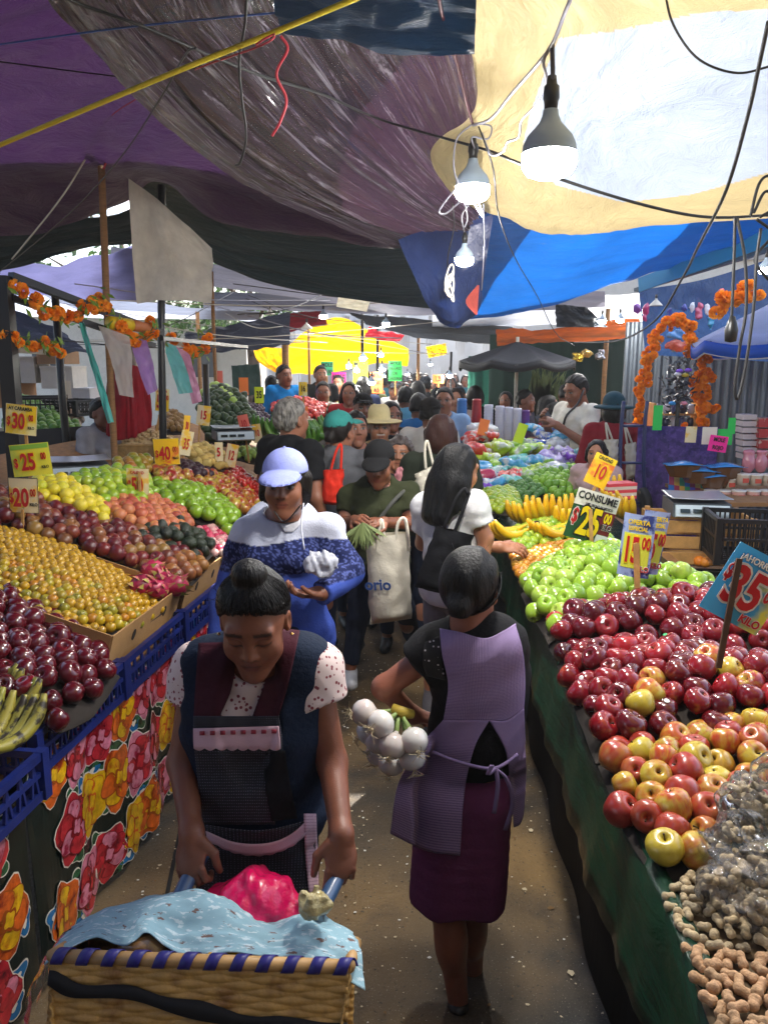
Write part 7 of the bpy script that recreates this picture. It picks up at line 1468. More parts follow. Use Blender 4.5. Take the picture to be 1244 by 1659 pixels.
def shade(label, c, Y, dpx, rod=True):
    m = pxsize(c[0], c[1], Y); r_ = dpx * m / 2; root = empty('hanging_lamp', at(c[0], c[1], Y), 0, label, 'lamp', 'white cone lamp shades'); WM = M('shade_white', H('b8b4aa'), rough=.4)
    MB().lathe([(r_, -.3 * r_), (.75 * r_, .0), (.3 * r_, .45 * r_), (.16 * r_, .6 * r_), (.15 * r_, .8 * r_)], 24, cap=False).build('lamp_shade', WM, root, True); MB().lathe([(0, .75 * r_), (.17 * r_, .78 * r_), (.17 * r_, 1.3 * r_), (0, 1.32 * r_)], 12, cap=False).build('socket', BLK, root, True)
    return root
shade('white cone lamp shade hanging at the left beam', (286, 556), 6.6, 27); shade('pale cone lamp shade left of the yellow canopy', (497, 530), 9, 20); shade('pale cone lamp shade near the far trees', (438, 507), 9.5, 17); shade('white cone lamp shade over the marigold arch', (1062, 492), 7, 22)
def cord(label, pts, r_=.004, mat=None, n_=30, name='electric_cord', cat='cord', sag=0):
    P = catmull([at(*p) for p in pts], n_ if len(pts) > 2 else 12)
    if sag: L_ = len(P); P = [p - V3((0, 0, sag * math.sin(math.pi * i / (L_ - 1)))) for i, p in enumerate(P)]
    return tag(MB().tube(P, r_, 6).build(name, mat or CB, None, True, origin=P[0]), label, cat)
CB = M('cord_black', H('0e0e12'), rough=.5); CW = M('cord_grey', H('8a8a98'), rough=.5); CR = M('cord_red', H('a8182c'), rough=.6); CYR = M('rope_yellow', H('c8b414'), rough=.7, bump=.8, bscale=120); CBL = M('cord_blue', H('2a4a8a'), rough=.6); CP = M('cord_pale', H('b8b4a8'), rough=.6)
cord('yellow twisted rope stretched from left to the top', [(-60, 262, 3.2), (0, 235, 3.15), (120, 185, 3.0), (300, 110, 2.8), (430, 58, 2.7), (570, 0, 2.5), (660, -40, 2.4)], .0085, CYR, name='rope', cat='rope')
cord('blue cord across the top left', [(-60, 80, 3), (0, 72, 2.95), (200, 45, 2.9), (400, 25, 2.8), (700, 0, 2.7)], .003, CBL)
cord('black cable from top left towards the hanging bulbs', [(60, -40, 2.4), (115, 0, 2.6), (230, 42, 2.7), (330, 85, 2.9), (430, 125, 3.2), (520, 152, 3.5), (620, 195, 3.7), (760, 235, 3.4), (800, 247, 3.3), (840, 264, 3.1), (930, 298, 3.0), (1050, 334, 3.0), (1150, 352, 3.1), (1260, 348, 3.2)], .0055, CB, 90)
cord('thin black cable crossing the purple tarpaulin', [(-40, 96, 3.6), (0, 100, 3.6), (200, 125, 3.7), (400, 143, 3.8), (520, 150, 3.8), (620, 210, 3.9)], .003, CB)
cord('black cable running from the rope down to lower left', [(318, 78, 2.7), (300, 90, 2.8), (260, 160, 3.2), (200, 250, 3.9), (130, 330, 4.6), (60, 392, 5.2), (0, 440, 5.8)], .004, CB, 50)
cord('black cord hanging over the crumpled plastic', [(400, -30, 2.6), (398, 30, 2.7), (388, 100, 2.8), (392, 160, 2.9), (399, 220, 3.0), (390, 262, 3.1), (382, 268, 3.15)], .005, CB, 40)
cord('red cord dangling beside the navy knot', [(455, 58, 2.6), (466, 80, 2.62), (448, 120, 2.65), (464, 160, 2.7), (455, 195, 2.72), (441, 220, 2.75)], .0045, CR, 40, 'string', 'string')
cord('red string tied to the yellow rope', [(415, 72, 2.65), (430, 62, 2.6), (445, 56, 2.6), (420, 75, 2.62), (300, 120, 3.4), (190, 180, 4.6), (160, 215, 5.5)], .003, CR, 40, 'string', 'string')
cord('twisted red and black cable at the top centre', [(708, -30, 2.5), (715, 20, 2.7), (735, 85, 2.9), (755, 165, 3.1), (765, 200, 3.2)], .006, M('cord_maroon', H('4a1a26'), rough=.5), 30)
cord('grey cable rising to the big bulb', [(932, -20, 1.9), (915, 20, 1.95), (895, 70, 2.1), (870, 105, 2.3), (830, 150, 2.7), (795, 192, 3.1), (766, 203, 3.2)], .0055, CW, 50)
cord('straight flex holding the largest bulb', [(894, 72, 2.12), (895, 120, 2.14), (893, 165, 2.15)], .0065, M('cord_slate', H('55555e'), rough=.5), 12)
cord('looping grey flex beside the largest bulb', [(893, 72, 2.12), (880, 100, 2.2), (884, 130, 2.3), (868, 170, 2.5), (845, 195, 2.7), (840, 222, 2.9), (822, 230, 3.0), (815, 245, 3.1), (795, 250, 3.2), (780, 215, 3.2)], .0045, CW, 60)
for k, pts in enumerate([[(766, 200, 3.2), (740, 225, 3.2), (735, 270, 3.2), (742, 300, 3.2)], [(770, 200, 3.2), (795, 205, 3.2), (790, 225, 3.2), (765, 222, 3.2), (768, 240, 3.25)], [(775, 205, 3.2), (788, 240, 3.2), (800, 280, 3.3), (808, 350, 3.6), (835, 420, 4.5), (870, 480, 5.6), (900, 540, 6.5), (930, 560, 7)], [(742, 300, 3.2), (712, 340, 3.2), (722, 346, 3.2), (750, 322, 3.2)], [(753, 330, 3.6), (757, 355, 3.9), (750, 372, 4.1)], [(760, 330, 3.6), (748, 350, 3.9), (752, 375, 4.1)], [(768, 330, 3.4), (782, 352, 3.4), (776, 330, 3.4)], [(733, 330, 3.9), (735, 370, 4.2), (725, 420, 4.6), (728, 470, 4.7)], [(783, 330, 3.9), (784, 400, 4.2), (780, 470, 4.8)]]):
    cord('%s flex tangled around the two hanging bulbs, %s' % (('pale grey', 'black')[k in (2, 7)], ['looping left', 'curled at the knot', 'running down to the orange canopy', 'looped below the middle bulb', 'thin, left of the small bulb', 'thin, right of the small bulb', 'small loop at right', 'hanging to the navy bundle', 'straight beside the navy bundle'][k]), pts, .0035, CB if k in (2, 7) else CW, 26)
bz = MB(); P = [at(728 + 7 * math.sin(t * 1.9), 440 + 3.0 * t + 16 * math.cos(t * 2.3), 4.6) for t in np.linspace(0, 12, 90)]; bz.tube(P, .006, 6); tag(bz.build('rope_coil', CP, None, True, origin=P[0]), 'pale rope coil hanging on the navy bundle', 'rope')
cord('long black cable curving down at the right', [(1244, 35, 2.3), (1228, 110, 2.4), (1210, 190, 2.5), (1175, 310, 2.7), (1130, 400, 3.2), (1105, 450, 3.8), (1060, 520, 5), (1000, 552, 6), (930, 555, 7)], .006, CB, 60)
cord('thin dark cable arc at the upper right corner', [(1075, -20, 2.5), (1090, 40, 2.5), (1130, 95, 2.5), (1190, 118, 2.5), (1244, 108, 2.5), (1290, 90, 2.5)], .0035, CB, 40)
for k, pts in enumerate([[(1190, 352, 2.6), (1188, 430, 2.6), (1184, 525, 2.6)], [(1193, 352, 2.6), (1206, 420, 2.6), (1208, 500, 2.6), (1198, 560, 2.6), (1190, 625, 2.6), (1194, 646, 2.6), (1206, 600, 2.6), (1220, 500, 2.6), (1225, 420, 2.6), (1232, 370, 2.6)], [(1215, 350, 2.7), (1228, 300, 2.7), (1244, 285, 2.7), (1262, 300, 2.7)], [(1220, 345, 2.7), (1240, 310, 2.7), (1262, 330, 2.7), (1230, 352, 2.7)], [(1225, 355, 2.7), (1250, 380, 2.7), (1222, 420, 2.7), (1250, 460, 2.7)]]):
    cord('black flex bundle at the right, ' + ['ending in a plug socket', 'long loop beside the socket', 'upper loop at the edge', 'middle loop at the edge', 'lower loop at the edge'][k], pts, .005, CB, 50)
tag(MB().lathe([(0, -.04), (.018, -.036), (.021, 0), (.016, .022), (.008, .045), (0, .046)], 14, cap=False).build('plug_socket', M('socket_black'), None, True, at(1184, 535, 2.6)), 'black plug socket hanging in front of the blue parasol', 'socket')
fr_ = random.Random(5)
for k in range(20):
    x0, x1 = fr_.uniform(-40, 500), fr_.uniform(350, 860); y0, y1 = fr_.uniform(440, 560), fr_.uniform(470, 580); Y = fr_.uniform(7, 13)
    cord('thin cord strung between far stalls, number %s from the left' % ['one', 'two', 'three', 'four', 'five', 'six', 'seven', 'eight', 'nine', 'ten', 'eleven', 'twelve', 'thirteen', 'fourteen', 'fifteen', 'sixteen', 'seventeen', 'eighteen', 'nineteen', 'twenty'][k] if 0 else 'thin cord strung under the far tarpaulins', [(x0, y0, Y), ((x0 + x1) / 2, (y0 + y1) / 2 + 12, Y), (x1, y1, Y + 2)], .006, fr_.choice([CB, CW, CP]), 16)['group'] = 'thin cords under the far tarpaulins'
cord('pale cord from the brown pole to lower left', [(158, 225, 5.5), (100, 320, 5.6), (20, 420, 5.8)], .006, CP)
cord('red twine knotted round the brown pole', [(158, 214, 5.55), (168, 230, 5.55), (158, 236, 5.55), (169, 250, 5.55), (172, 262, 5.55), (168, 274, 5.55)], .008, CR, 24, 'string', 'string')

# parasols
def parasol(label, apex, rim_r, drop, n_, mats, pole_to=0, hang=.12, flat=1.0, name='parasol', rz=0):
    root = empty(name, V3((apex.x, apex.y, pole_to)), rz, label, 'umbrella'); h_ = apex.z - pole_to; b = MB(); rows = []
    for i in range(9):
        f = i / 8; r = []
        for k in range(n_ * 6 + 1):
            a = 6.283 * k / (n_ * 6); s_ = abs(math.sin(a * n_ / 2)); rr_ = rim_r * f * (1 - .06 * s_); r.append(V3((rr_ * math.cos(a), rr_ * math.sin(a), h_ - drop * f - .05 * s_ * f)))
        rows.append(r)
    b.grid(rows, .002); b.build('canopy', mats[0], root, True)
    v = [[p + V3((p.x * .01, p.y * .01, -hang * t)) for p in rows[-1]] for t in (0.02, .5, 1)]; MB().grid(v, .002).build('valance', mats[1], root, True)
    MB().tube([p + V3((0, 0, -hang * 1.02)) for p in rows[-1]], .008, 5).build('piping', mats[2], root, True)
    for k in range(n_):
        a = 6.283 * k / n_; MB().tube([(.03, 0, h_ - .05), (rim_r * .98 * math.cos(a), rim_r * .98 * math.sin(a), h_ - drop - .02)], .006, 5).build('rib', BLK, root)
    MB().tube([(0, 0, 0), (0, 0, h_ + .05)], .02, 10).build('pole', M('shade_white'), root)
    return root
parasol('light blue parasol with bright blue valance at the right edge', V3((3.72, 6.6, 2.74)), 1.10, .56, 8, (tarp_mat('parasol_blue', 'c0ccee', .6, .6, .3), tarp_mat('parasol_valance', '1a6ad8', .55, .5, .3), M('piping_white', H('c8ccd8'))), hang=.10, rz=R(8))
pc = at(838, 553, 9.2); parasol('dark navy market umbrella beyond the plastic goods', V3((pc.x, pc.y, pc.z)), .70, .22, 8, (tarp_mat('umbrella_dark', '171c26', .08, .6, .3), tarp_mat('umbrella_dark2', '11151d', .08, .6, .3), BLK), hang=.07, rz=R(12))
pc = at(1045, 395, 6.5)
tag(MB().bar(at(1035, 462, 6.9), at(1280, 372, 5.6), .02, .12).build('awning_beam', M('beam_blue', H('2f86b8'), rough=.4), origin=at(1035, 462, 6.9)), 'light blue metal awning beam under the blue tarpaulin', 'beam')
tag(MB().bar(at(1030, 470, 7.0), at(1260, 400, 5.7), .05, .03).build('awning_beam', M('beam_grey', H('4a5a68'), rough=.4), origin=at(1030, 470, 7.0)), 'grey steel beam below the light blue awning beam', 'beam')
# right background: plastic sheet with small goods, toys and hooks
tarp('plastic_sheet', 'deep blue plastic sheet hung with small goods above the arch', [[(1035, 470, 7.9), (1150, 450, 7.9), (1300, 400, 7.9)], [(1040, 520, 7.9), (1150, 520, 7.9), (1300, 520, 7.9)], [(1045, 575, 7.9), (1150, 580, 7.9), (1300, 590, 7.9)]], tarp_mat('sheet_blue', '22406e', .3, .25, 1.0, (8, 2, 1), 3, coat=.5), 40, 30, .03, (5, 2), 44)
ix = 0
for (x, y, w_, h_, c) in [(1032, 500, 12, 26, '7a3a9a'), (1045, 505, 10, 34, 'a8306a'), (1083, 510, 10, 24, '2a3a8a'), (1132, 505, 12, 34, 'b04a6a'), (1145, 500, 10, 30, 'c8c8d0'), (1152, 520, 10, 30, '2a8ab0'), (1120, 500, 8, 22, 'd0d4dc'), (1108, 498, 8, 20, '3a4a9a'), (1168, 482, 14, 40, 'd84a34'), (1100, 560, 46, 22, 'c05a48'), (1100, 542, 40, 18, '4a8ac8')]:
    p = at(x, y, 7.75); m_ = pxsize(x, y, 7.75); b = MB(); s_ = SDF(p - V3((w_ * m_, .08, h_ * m_)), p + V3((w_ * m_, .08, h_ * m_)), .012); s_.ell(p, (w_ * m_ / 2, .02, h_ * m_ / 2.4), .01); s_.wrinkle(.012, (55, 55, 55), ix); V, F = s_.mesh(); ix += 1
    nm = {'c05a48': ('banner', 'salmon banner strip under the arch'), '4a8ac8': ('banner', 'blue banner strip under the arch'), 'd84a34': ('packet', 'large red packet hanging above the parasol')}.get(c, ('packet', 'small hanging packet on the blue sheet, ' + ['purple', 'magenta', 'dark blue', 'rose', 'white', 'cyan', 'pale grey', 'indigo'][min(ix - 1, 7)]))
    tag(link(nm[0], npmesh(nm[0], V - np.array(p), F, M('packet_' + c, H(c), rough=.25, coat=.5, bump=.5, bscale=40)), None, p), nm[1], nm[0], None)
# shelves under the arch with small goods and black flowered ornament
sh = empty('display_shelf', at(1085, 745, 7.55), 0, 'pale wooden display shelf under the marigold arch', 'shelf'); m7 = pxsize(1085, 680, 7.0)
for k in range(4): MB().box((0, 0, .06 + k * .13), (.42, .22, .015)).build('shelf_board', WOODL, sh)
for q in (-1, 1): MB().box((q * .22, 0, .28), (.02, .22, .56)).build('side_panel', WOODL, sh)
for k in range(4):
    for j_ in range(5): tag(MB().lathe([(0, 0), (.03, 0), (.034, .02), (.034, .07), (.02, .09), (0, .09)], 10, cap=False).build('jar', M('jar_%d' % ((k + j_) % 3), H(('2a3350', 'b8b8c0', '4a5a88')[(k + j_) % 3]), rough=.3), None, True, at(1085, 745, 7.55) + V3((-.16 + j_ * .08, -.02, .068 + k * .13))), 'small %s jar on the display shelf, %s row' % (('navy', 'white', 'slate blue')[(k + j_) % 3], ('bottom', 'second', 'third', 'top')[k]), 'jar', 'small %s jars, row %d' % (('navy', 'white', 'slate blue')[(k + j_) % 3], k))
orn = at(1100, 625, 7.1); tr_ = MB(); rr = random.Random(2); od = empty('floral_ornament', orn, 0, 'black floral ornament on a stand under the arch', 'ornament')
for k in range(260):
    d = V3((rr.gauss(0, .07), rr.gauss(0, .05), rr.gauss(0, .13))); u = V3((rr.gauss(0, 1), rr.gauss(0, 1), rr.gauss(0, 1))).normalized() * .035; v = u.orthogonal().normalized() * .012; tr_.add([d - u, d + v, d + u, d - v], [(0, 1, 2, 3)])
tr_.build('foliage', M('ornament_black', H('15161c'), rough=.4), od)
for k, c in enumerate(['7a4ac8', '2f8ac8', 'd8d8dc', 'c8b03a', '8a5ad0', 'e08a9a']):
    MB().lathe([(0, -.02), (.03, -.012), (.035, 0), (.02, .015), (0, .018)], 10, cap=False).build('flower', M('fl_' + c, H(c)), od, True, V3((rr.uniform(-.09, .09), -.09, rr.uniform(-.16, .18))))
MB().tube([(0, 0, -.15), (0, 0, -.9)], .02, 8).build('stand', BLK, od)
# plastic goods: heaped packets, cup stacks, watermelon slices
pk = [('bcd83a', 'lime green'), ('a8d84a', 'light green'), ('7ad0c8', 'aqua'), ('4aa8d8', 'sky blue'), ('c83a5a', 'crimson'), ('d83a2a', 'red'), ('7a3ab8', 'violet'), ('b8a8e0', 'lavender'), ('d0d8dc', 'clear white'), ('3a6ad0', 'blue')]
def packet(c, ctr, s3, seed, label, group):
    key = ('pk', seed % 4, c)
    if key not in _HC:
        s_ = SDF((-.2, -.15, -.09), (.2, .15, .09), .012); s_.ell((0, 0, 0), (.145, .10, .04), .02); s_.wrinkle(.014, (48, 48, 48), seed % 4); _HC[key] = npmesh('packet', *s_.mesh(), M('pkt_' + c, H(c), rough=.18, coat=.6, bump=.8, bscale=28, noise_mix=[(H('d8dcd8'), 10, .52, .62)], transl=.15))
    o = link('packet', _HC[key], None, ctr + V3((random.gauss(0, .03), random.gauss(0, .04), random.gauss(0, .012))), (random.uniform(-.5, .3), random.uniform(-.4, .4), random.uniform(-1, 1))); o.scale = Vector(s3) * random.uniform(.85, 1.2); tag(o, label, 'plastic packet', group)
sd_ = 0
for (y, xs_, Y, cols) in [(795, [775], 6.35, [6]), (782, [775, 800, 822], 6.5, [6, 3, 2]), (770, [775, 802, 830, 858], 6.65, [4, 6, 5, 1]), (758, [778, 804, 832, 862, 890, 925], 6.8, [3, 2, 3, 0, 8, 1]), (745, [782, 810, 838, 868, 898, 930, 955], 7.0, [0, 1, 2, 3, 7, 6, 8]), (732, [785, 812, 840, 868, 896, 925, 952], 7.2, [5, 0, 1, 0, 6, 7, 2]), (720, [790, 815, 843, 872, 900], 7.4, [0, 0, 1, 9, 8]), (706, [770, 792, 880, 905], 7.6, [5, 5, 9, 3]), (694, [768, 788, 868, 895], 7.8, [8, 8, 3, 9])]:
    for x, c in zip(xs_, cols):
        sd_ += 1; packet(pk[c][0], at(x, y, Y), (1, 1, 1.2), sd_, '%s plastic packet in the heap of goods on the right' % pk[c][1], pk[c][1] + ' plastic packets')
def stack(label, x, y0, y1, wpx, Y, mat, cat='cup stack', taper=.5, rings=12, name='cup_stack'):
    m_ = pxsize(x, y0, Y); r_ = wpx * m_ / 2; a, b_ = at(x, y0, Y), at(x, y1, Y); h_ = abs(b_.z - a.z); pr = []
    for k in range(rings): z = h_ * k / rings; f = 1 - (1 - taper) * k / rings; pr += [(r_ * f, z), (r_ * f * 1.04, z + h_ / rings * .3), (r_ * f * .96, z + h_ / rings * .9)]
    tag(MB().lathe([(0, 0)] + pr + [(0, h_)], 16, cap=False).build(name, mat, None, True, a), label, cat)
stack('tall blue stack of plastic cones', 747, 712, 645, 20, 8.2, M('st_blue', H('2a6aa8'), rough=.35, coat=.3), taper=.75); stack('tall red stack of plastic cones beside the blue one', 771, 700, 646, 18, 8.3, M('st_red', H('a01a24'), rough=.35, coat=.3), taper=.75)
for k, (x, lab) in enumerate([(790, 'leftmost'), (808, 'second'), (822, 'third'), (836, 'fourth')]): stack('stack of translucent white cups, %s of four' % lab, x, 712, 655 + k * 2, 15, 7.9, M('st_white', H('d4d4e0'), rough=.3, transl=.3), taper=.95)
stack('stack of violet cups right of the white ones', 850, 712, 664, 13, 7.9, M('st_violet', H('5a2a7a'), rough=.3), taper=.95)
sign('orange card before the translucent cups', (783, 692), 7.5, 16, 26, 'orange', [], roll=-12); sign('yellow folded card over the green packets', (843, 702), 7.0, 16, 32, 'lime', [], roll=-18)
stack('blue bucket behind the watermelon', 872, 700, 690, 26, 7.8, M('st_sky', H('2f8ac0'), rough=.3), taper=1.1, rings=2, name='bucket', cat='bucket')
wm = at(1000, 795, 5.2); o = empty('watermelon_slices', wm, R(15), 'packed red and white watermelon slices behind the green sign', 'watermelon')
for k in range(5): MB().box((0, 0, k * .022 - .04), (.22, .12, .0215 if k % 2 else .021)).build('slice', M('wm_red', H('c83a44')) if k % 2 == 0 else M('wm_white', H('c8b8a8')), o)
# right tubs, foil trays, boxes
def tub(c, r_, h_, col, lidc, label, group):
    o = MB().lathe([(0, 0), (r_ * .88, 0), (r_, h_ * .95), (r_ * .98, h_)], 18, cap=False).build('tub', M('tub_' + col, H(col), rough=.35, coat=.3, transl=.1), None, True, c); MB().lathe([(r_ * 1.05, h_ * .92), (r_ * 1.06, h_ * 1.03), (r_ * .9, h_ * 1.05), (0, h_ * 1.05)], 18, cap=False).build('lid', M('lid_' + lidc, H(lidc), rough=.35), o, True); MB().box((0, -r_ * .97, h_ * .45), (r_ * .9, .006, h_ * .4)).build('printed_panel', M('tub_print', H('b84a38')), o); tag(o, label, 'tub', group)
k = 0
for (x, y, Y, row) in [(1150, 812, 5.9, 'front'), (1172, 812, 5.9, 'front'), (1195, 812, 5.85, 'front'), (1218, 812, 5.85, 'front'), (1240, 812, 5.85, 'front'), (1202, 785, 5.95, 'middle'), (1222, 786, 5.95, 'middle'), (1242, 786, 5.95, 'middle'), (1180, 792, 6.0, 'middle')]:
    tub(at(x, y, Y), .052, .085, 'c8b8a4' if row == 'middle' else 'd8a89c', 'd0c8bc', '%s tub with a red print at the right edge, %s row' % ('cream' if row == 'middle' else 'pale pink', row), row + ' row tubs')
for (x, y, lab) in [(1212, 752, 'left one of the pink drawstring bags behind the tubs'), (1232, 752, 'middle one of the pink drawstring bags behind the tubs'), (1252, 752, 'right one of the pink drawstring bags behind the tubs')]:
    cloth_blob('gift_bag', lab, 'bag', at(x, y - 2, 6.2), (.05, .04, .085), M('pink_film', H('cf8492'), rough=.2, coat=.5, transl=.2, bump=.4, bscale=30), .004, 40, x, [((0, 0, .09), (.045, .03, .02))])
for k in range(7): tag(MB().box((0, 0, 0), (.12, .14, .042)).build('carton', M('box_white', H('bfb4b4'), rough=.5), None, loc=at(1208, 738 - k * 10.5, 6.6)), 'white carton in the stack behind the tubs, level %s' % ['one', 'two', 'three', 'four', 'five', 'six', 'seven'][k], 'box', 'white cartons behind the tubs')
for k in range(4): tag(MB().box((0, 0, 0), (.16, .14, .075)).build('carton', M('box_red', H('a8262c') if 1 else 0, rough=.4, noise_mix=[(H('c8b8a8'), 9, .5, .56)]), None, loc=at(1238, 735 - k * 17, 6.55)), 'red and white printed carton at the right edge, level %s' % ['one', 'two', 'three', 'four'][k], 'box', 'printed cartons at the right edge')
def tray(c, label, s_=1):
    r_ = empty('wrapped_tray', c, random.uniform(-.3, .3), label, 'tray', 'wrapped trays on the striped cloth')
    MB().lathe([(0, 0), (.10 * s_, 0), (.15 * s_, .09 * s_), (.155 * s_, .095 * s_), (.145 * s_, .09 * s_), (.10 * s_, .012), (0, .012)], 8, sy=.7, cap=False).build('bowl', M('tray_brown', H('5a3a20'), rough=.25, coat=.6), r_)
    MB().grid([[V3((x * s_, y * s_, (.10 + .03 * math.cos(x * 14) * math.cos(y * 16)) * s_)) for x in np.linspace(-.14, .14, 9)] for y in np.linspace(-.09, .09, 7)], .003).build('lid', M('tray_blue', H('2a7ab8'), rough=.15, coat=1, bump=.4, bscale=30), r_, True)
for (x, y, lab) in [(1105, 772, 'wrapped brown tray with blue top, leftmost'), (1130, 782, 'wrapped brown tray with blue top, second from left'), (1156, 790, 'largest wrapped tray with a clear film bow'), (1172, 775, 'dark wrapped tray behind the others')]: tray(at(x, y, 6.0), lab, 1.0)
sc = bpy.data.objects['striped_cloth']; G = MB(); cols = ['8a1c3a', 'b08a2a', '1f7a4a', '1f5a9a', '8a1c3a', 'b08a2a', '1f7a4a', '4a3a9a']
for i in range(8):
    for j_ in range(2):
        G.cur = (i + j_ * 3) % 8; x0, x1 = 1083 + i * 8.5, 1091.5 + i * 8.5; f = lambda x, t: at(x, 769 + (x - 1083) * .12 + t * 16, 6.19 - .1 * t - .006); G.add([f(x0, j_), f(x1, j_), f(x1, j_ + 1), f(x0, j_ + 1)], [(0, 1, 2, 3)])
me = G.mesh('striped', [M('sq_' + c, H(c), rough=.6) for c in cols]); o = link('stripes', me, sc); o.matrix_local = matrix_of(sc).inverted()
# hand truck at right
ht = empty('hand_truck', at(1040, 835, 6.4) * 1.0, 0, 'dark blue hand truck with a black wheel beside the purple cloth', 'hand truck'); I = matrix_of(ht).inverted(); HB = M('truck_blue', H('1a2550'), rough=.4)
for x in (1010, 1048): MB().tube([I @ q for q in catmull([at(x, 650, 6.3), at(x - 4, 690, 6.3), at(x - 6, 760, 6.3), at(x - 2, 830, 6.3)], 12)], .016, 8).build('rail', HB, ht, True)
for y in (690, 750, 815): MB().tube([I @ at(1006, y, 6.3), I @ at(1046, y, 6.3)], .012, 8).build('crossbar', HB, ht, True)
MB().lathe([(.03, -.03), (.1, -.03), (.115, -.02), (.115, .02), (.1, .03), (.03, .03)], 20, rot=Matrix.Rotation(R(80), 3, 'Y')).build('wheel', M('rubber', H('141414'), rough=.8), ht, True, I @ at(1044, 812, 6.25))
# dried reeds and bright poinsettia-like glints under the canopy
b = MB(); rr = random.Random(9)
for k in range(70): a = at(rr.uniform(862, 880), 690, 10); e_ = at(rr.uniform(860, 920), rr.uniform(590, 612), 10); m_ = a.lerp(e_, .6) + V3((rr.uniform(-.08, .08), 0, .06)); sd2 = V3((.012, 0, 0)); b.add([a - sd2, a + sd2, m_ + sd2, e_, m_ - sd2], [(0, 1, 2, 3, 4)])
tag(b.build('palm_reeds', M('reed', H('5a6a3a'), rough=.7), origin=at(870, 690, 10)), 'sheaf of dry green reeds standing beside the dark umbrella', 'plant')
for (x, y, c, lab) in [(935, 578, 'c8a83a', 'gold foil ornament under the orange canopy, left'), (950, 574, 'b89a5a', 'gold foil ornament under the orange canopy, middle'), (972, 576, '8a8a90', 'silver foil ornament under the orange canopy, right')]:
    cloth_blob('foil_ornament', lab, 'ornament', at(x, y, 9.2), (.06, .05, .05), M('foil_' + c, H(c), rough=.2, metal=.8), .02, 60, x, v=.012)
# left background: white boxes, brown sack, crates of goods
for k, (x, y, w_, h_, c, lab) in enumerate([(40, 600, 60, 40, 'b8b4ac', 'stacked white foam boxes at the far left'), (105, 612, 50, 34, 'c0bcb4', 'white foam box in the middle of the far left stack'), (140, 650, 36, 40, 'b4b4b8', 'white foam box low behind the red cloth'), (95, 578, 44, 24, '8a6a4a', 'brown carton above the white foam boxes'), (25, 640, 44, 40, '9a6f48', 'brown sack at the far left')]):
    m_ = pxsize(x, y, 10.5); b = MB().box((0, 0, 0), (w_ * m_, .5, h_ * m_ * .98)); o = b.build('foam_box' if 'white' in lab else 'carton', M('foam_' + c, H(c), rough=.7, var=.1), None, loc=at(x, y, 10.5)); MB().box((0, 0, h_ * m_ * .5), (w_ * m_ * 1.02, .52, .03)).build('lid', M('foam_' + c), o); tag(o, lab, 'box')
tarp('tarpaulin', 'small dark tray front panel of the far left vegetable stall', [[(-20, 700, 6.2), (150, 690, 6.3)], [(-20, 745, 6.1), (150, 728, 6.2)]], tarp_mat('tray_dark2', '1c1c1e', .0, .7, .3), 10, 8, .01, (2, 2), 3)


# net crates and awning clutter beyond the far left produce
tarp('tarpaulin', 'dark green mesh sheet behind the far cucumbers', [[(375, 592, 9.2), (420, 590, 9.2)], [(378, 640, 9.0), (424, 640, 9.0)]], tarp_mat('mesh_green', '1c3a34', .2, .6, .4), 16, 12, .03, (3, 3), 3)

# ---- the cart with its basket, cloth and bags
ct = empty('hand_cart', V3((at(330, 1500, 1.7).x, 1.62, 0)), 0, 'steel hand cart pushed by the woman in the dark apron', 'cart'); I = matrix_of(ct).inverted(); STL = M('cart_steel', H('6a7078'), rough=.3, metal=.85, var=.2); GRB = M('grip_blue', H('3a5578'), rough=.35, coat=.3)
hl = [at(330, 1380, 1.63), at(305, 1425, 1.57), at(288, 1462, 1.53), at(284, 1500, 1.5)]; hr = [at(556, 1400, 1.60), at(536, 1442, 1.53), at(520, 1472, 1.48), at(516, 1500, 1.47)]
for hp_ in (hl, hr):
    lo_ = V3((hp_[-1].x, hp_[-1].y + .12, .12)); MB().tube([I @ q for q in catmull([hp_[1], hp_[2], hp_[3], hp_[3].lerp(lo_, .5), lo_], 22)], .014, 10).build('frame_tube', STL, ct, True)
    MB().tube([I @ q for q in catmull([hp_[0], hp_[1], hp_[2]], 10)], .018, 12).build('grip', GRB, ct, True)
    MB().lathe([(0, -.02), (.05, -.02), (.085, -.012), (.09, 0), (.085, .012), (.05, .02), (0, .02)], 22, rot=Matrix.Rotation(R(90), 3, 'Y')).build('wheel', M('rubber'), ct, True, I @ V3((lo_.x, lo_.y, .092)))
MB().bar(I @ V3((hl[-1].x, 1.72, .14)), I @ V3((hr[-1].x, 1.72, .14)), .02).build('axle', STL, ct)
pl = MB(); pl.box(I @ V3(((hl[-1].x + hr[-1].x) / 2, 1.54, .16)), (.50, .30, .015)); pl.build('base_plate', STL, ct)
# lower crate carries the basket
lc = link('plastic_crate', crate_mesh('crate', .46, .3, .30, M('black_plastic')), None, V3(((hl[-1].x + hr[-1].x) / 2 - .04, 1.52, .17)), (0, 0, R(90))); tag(lc, 'black plastic crate on the cart under the wicker basket', 'crate')
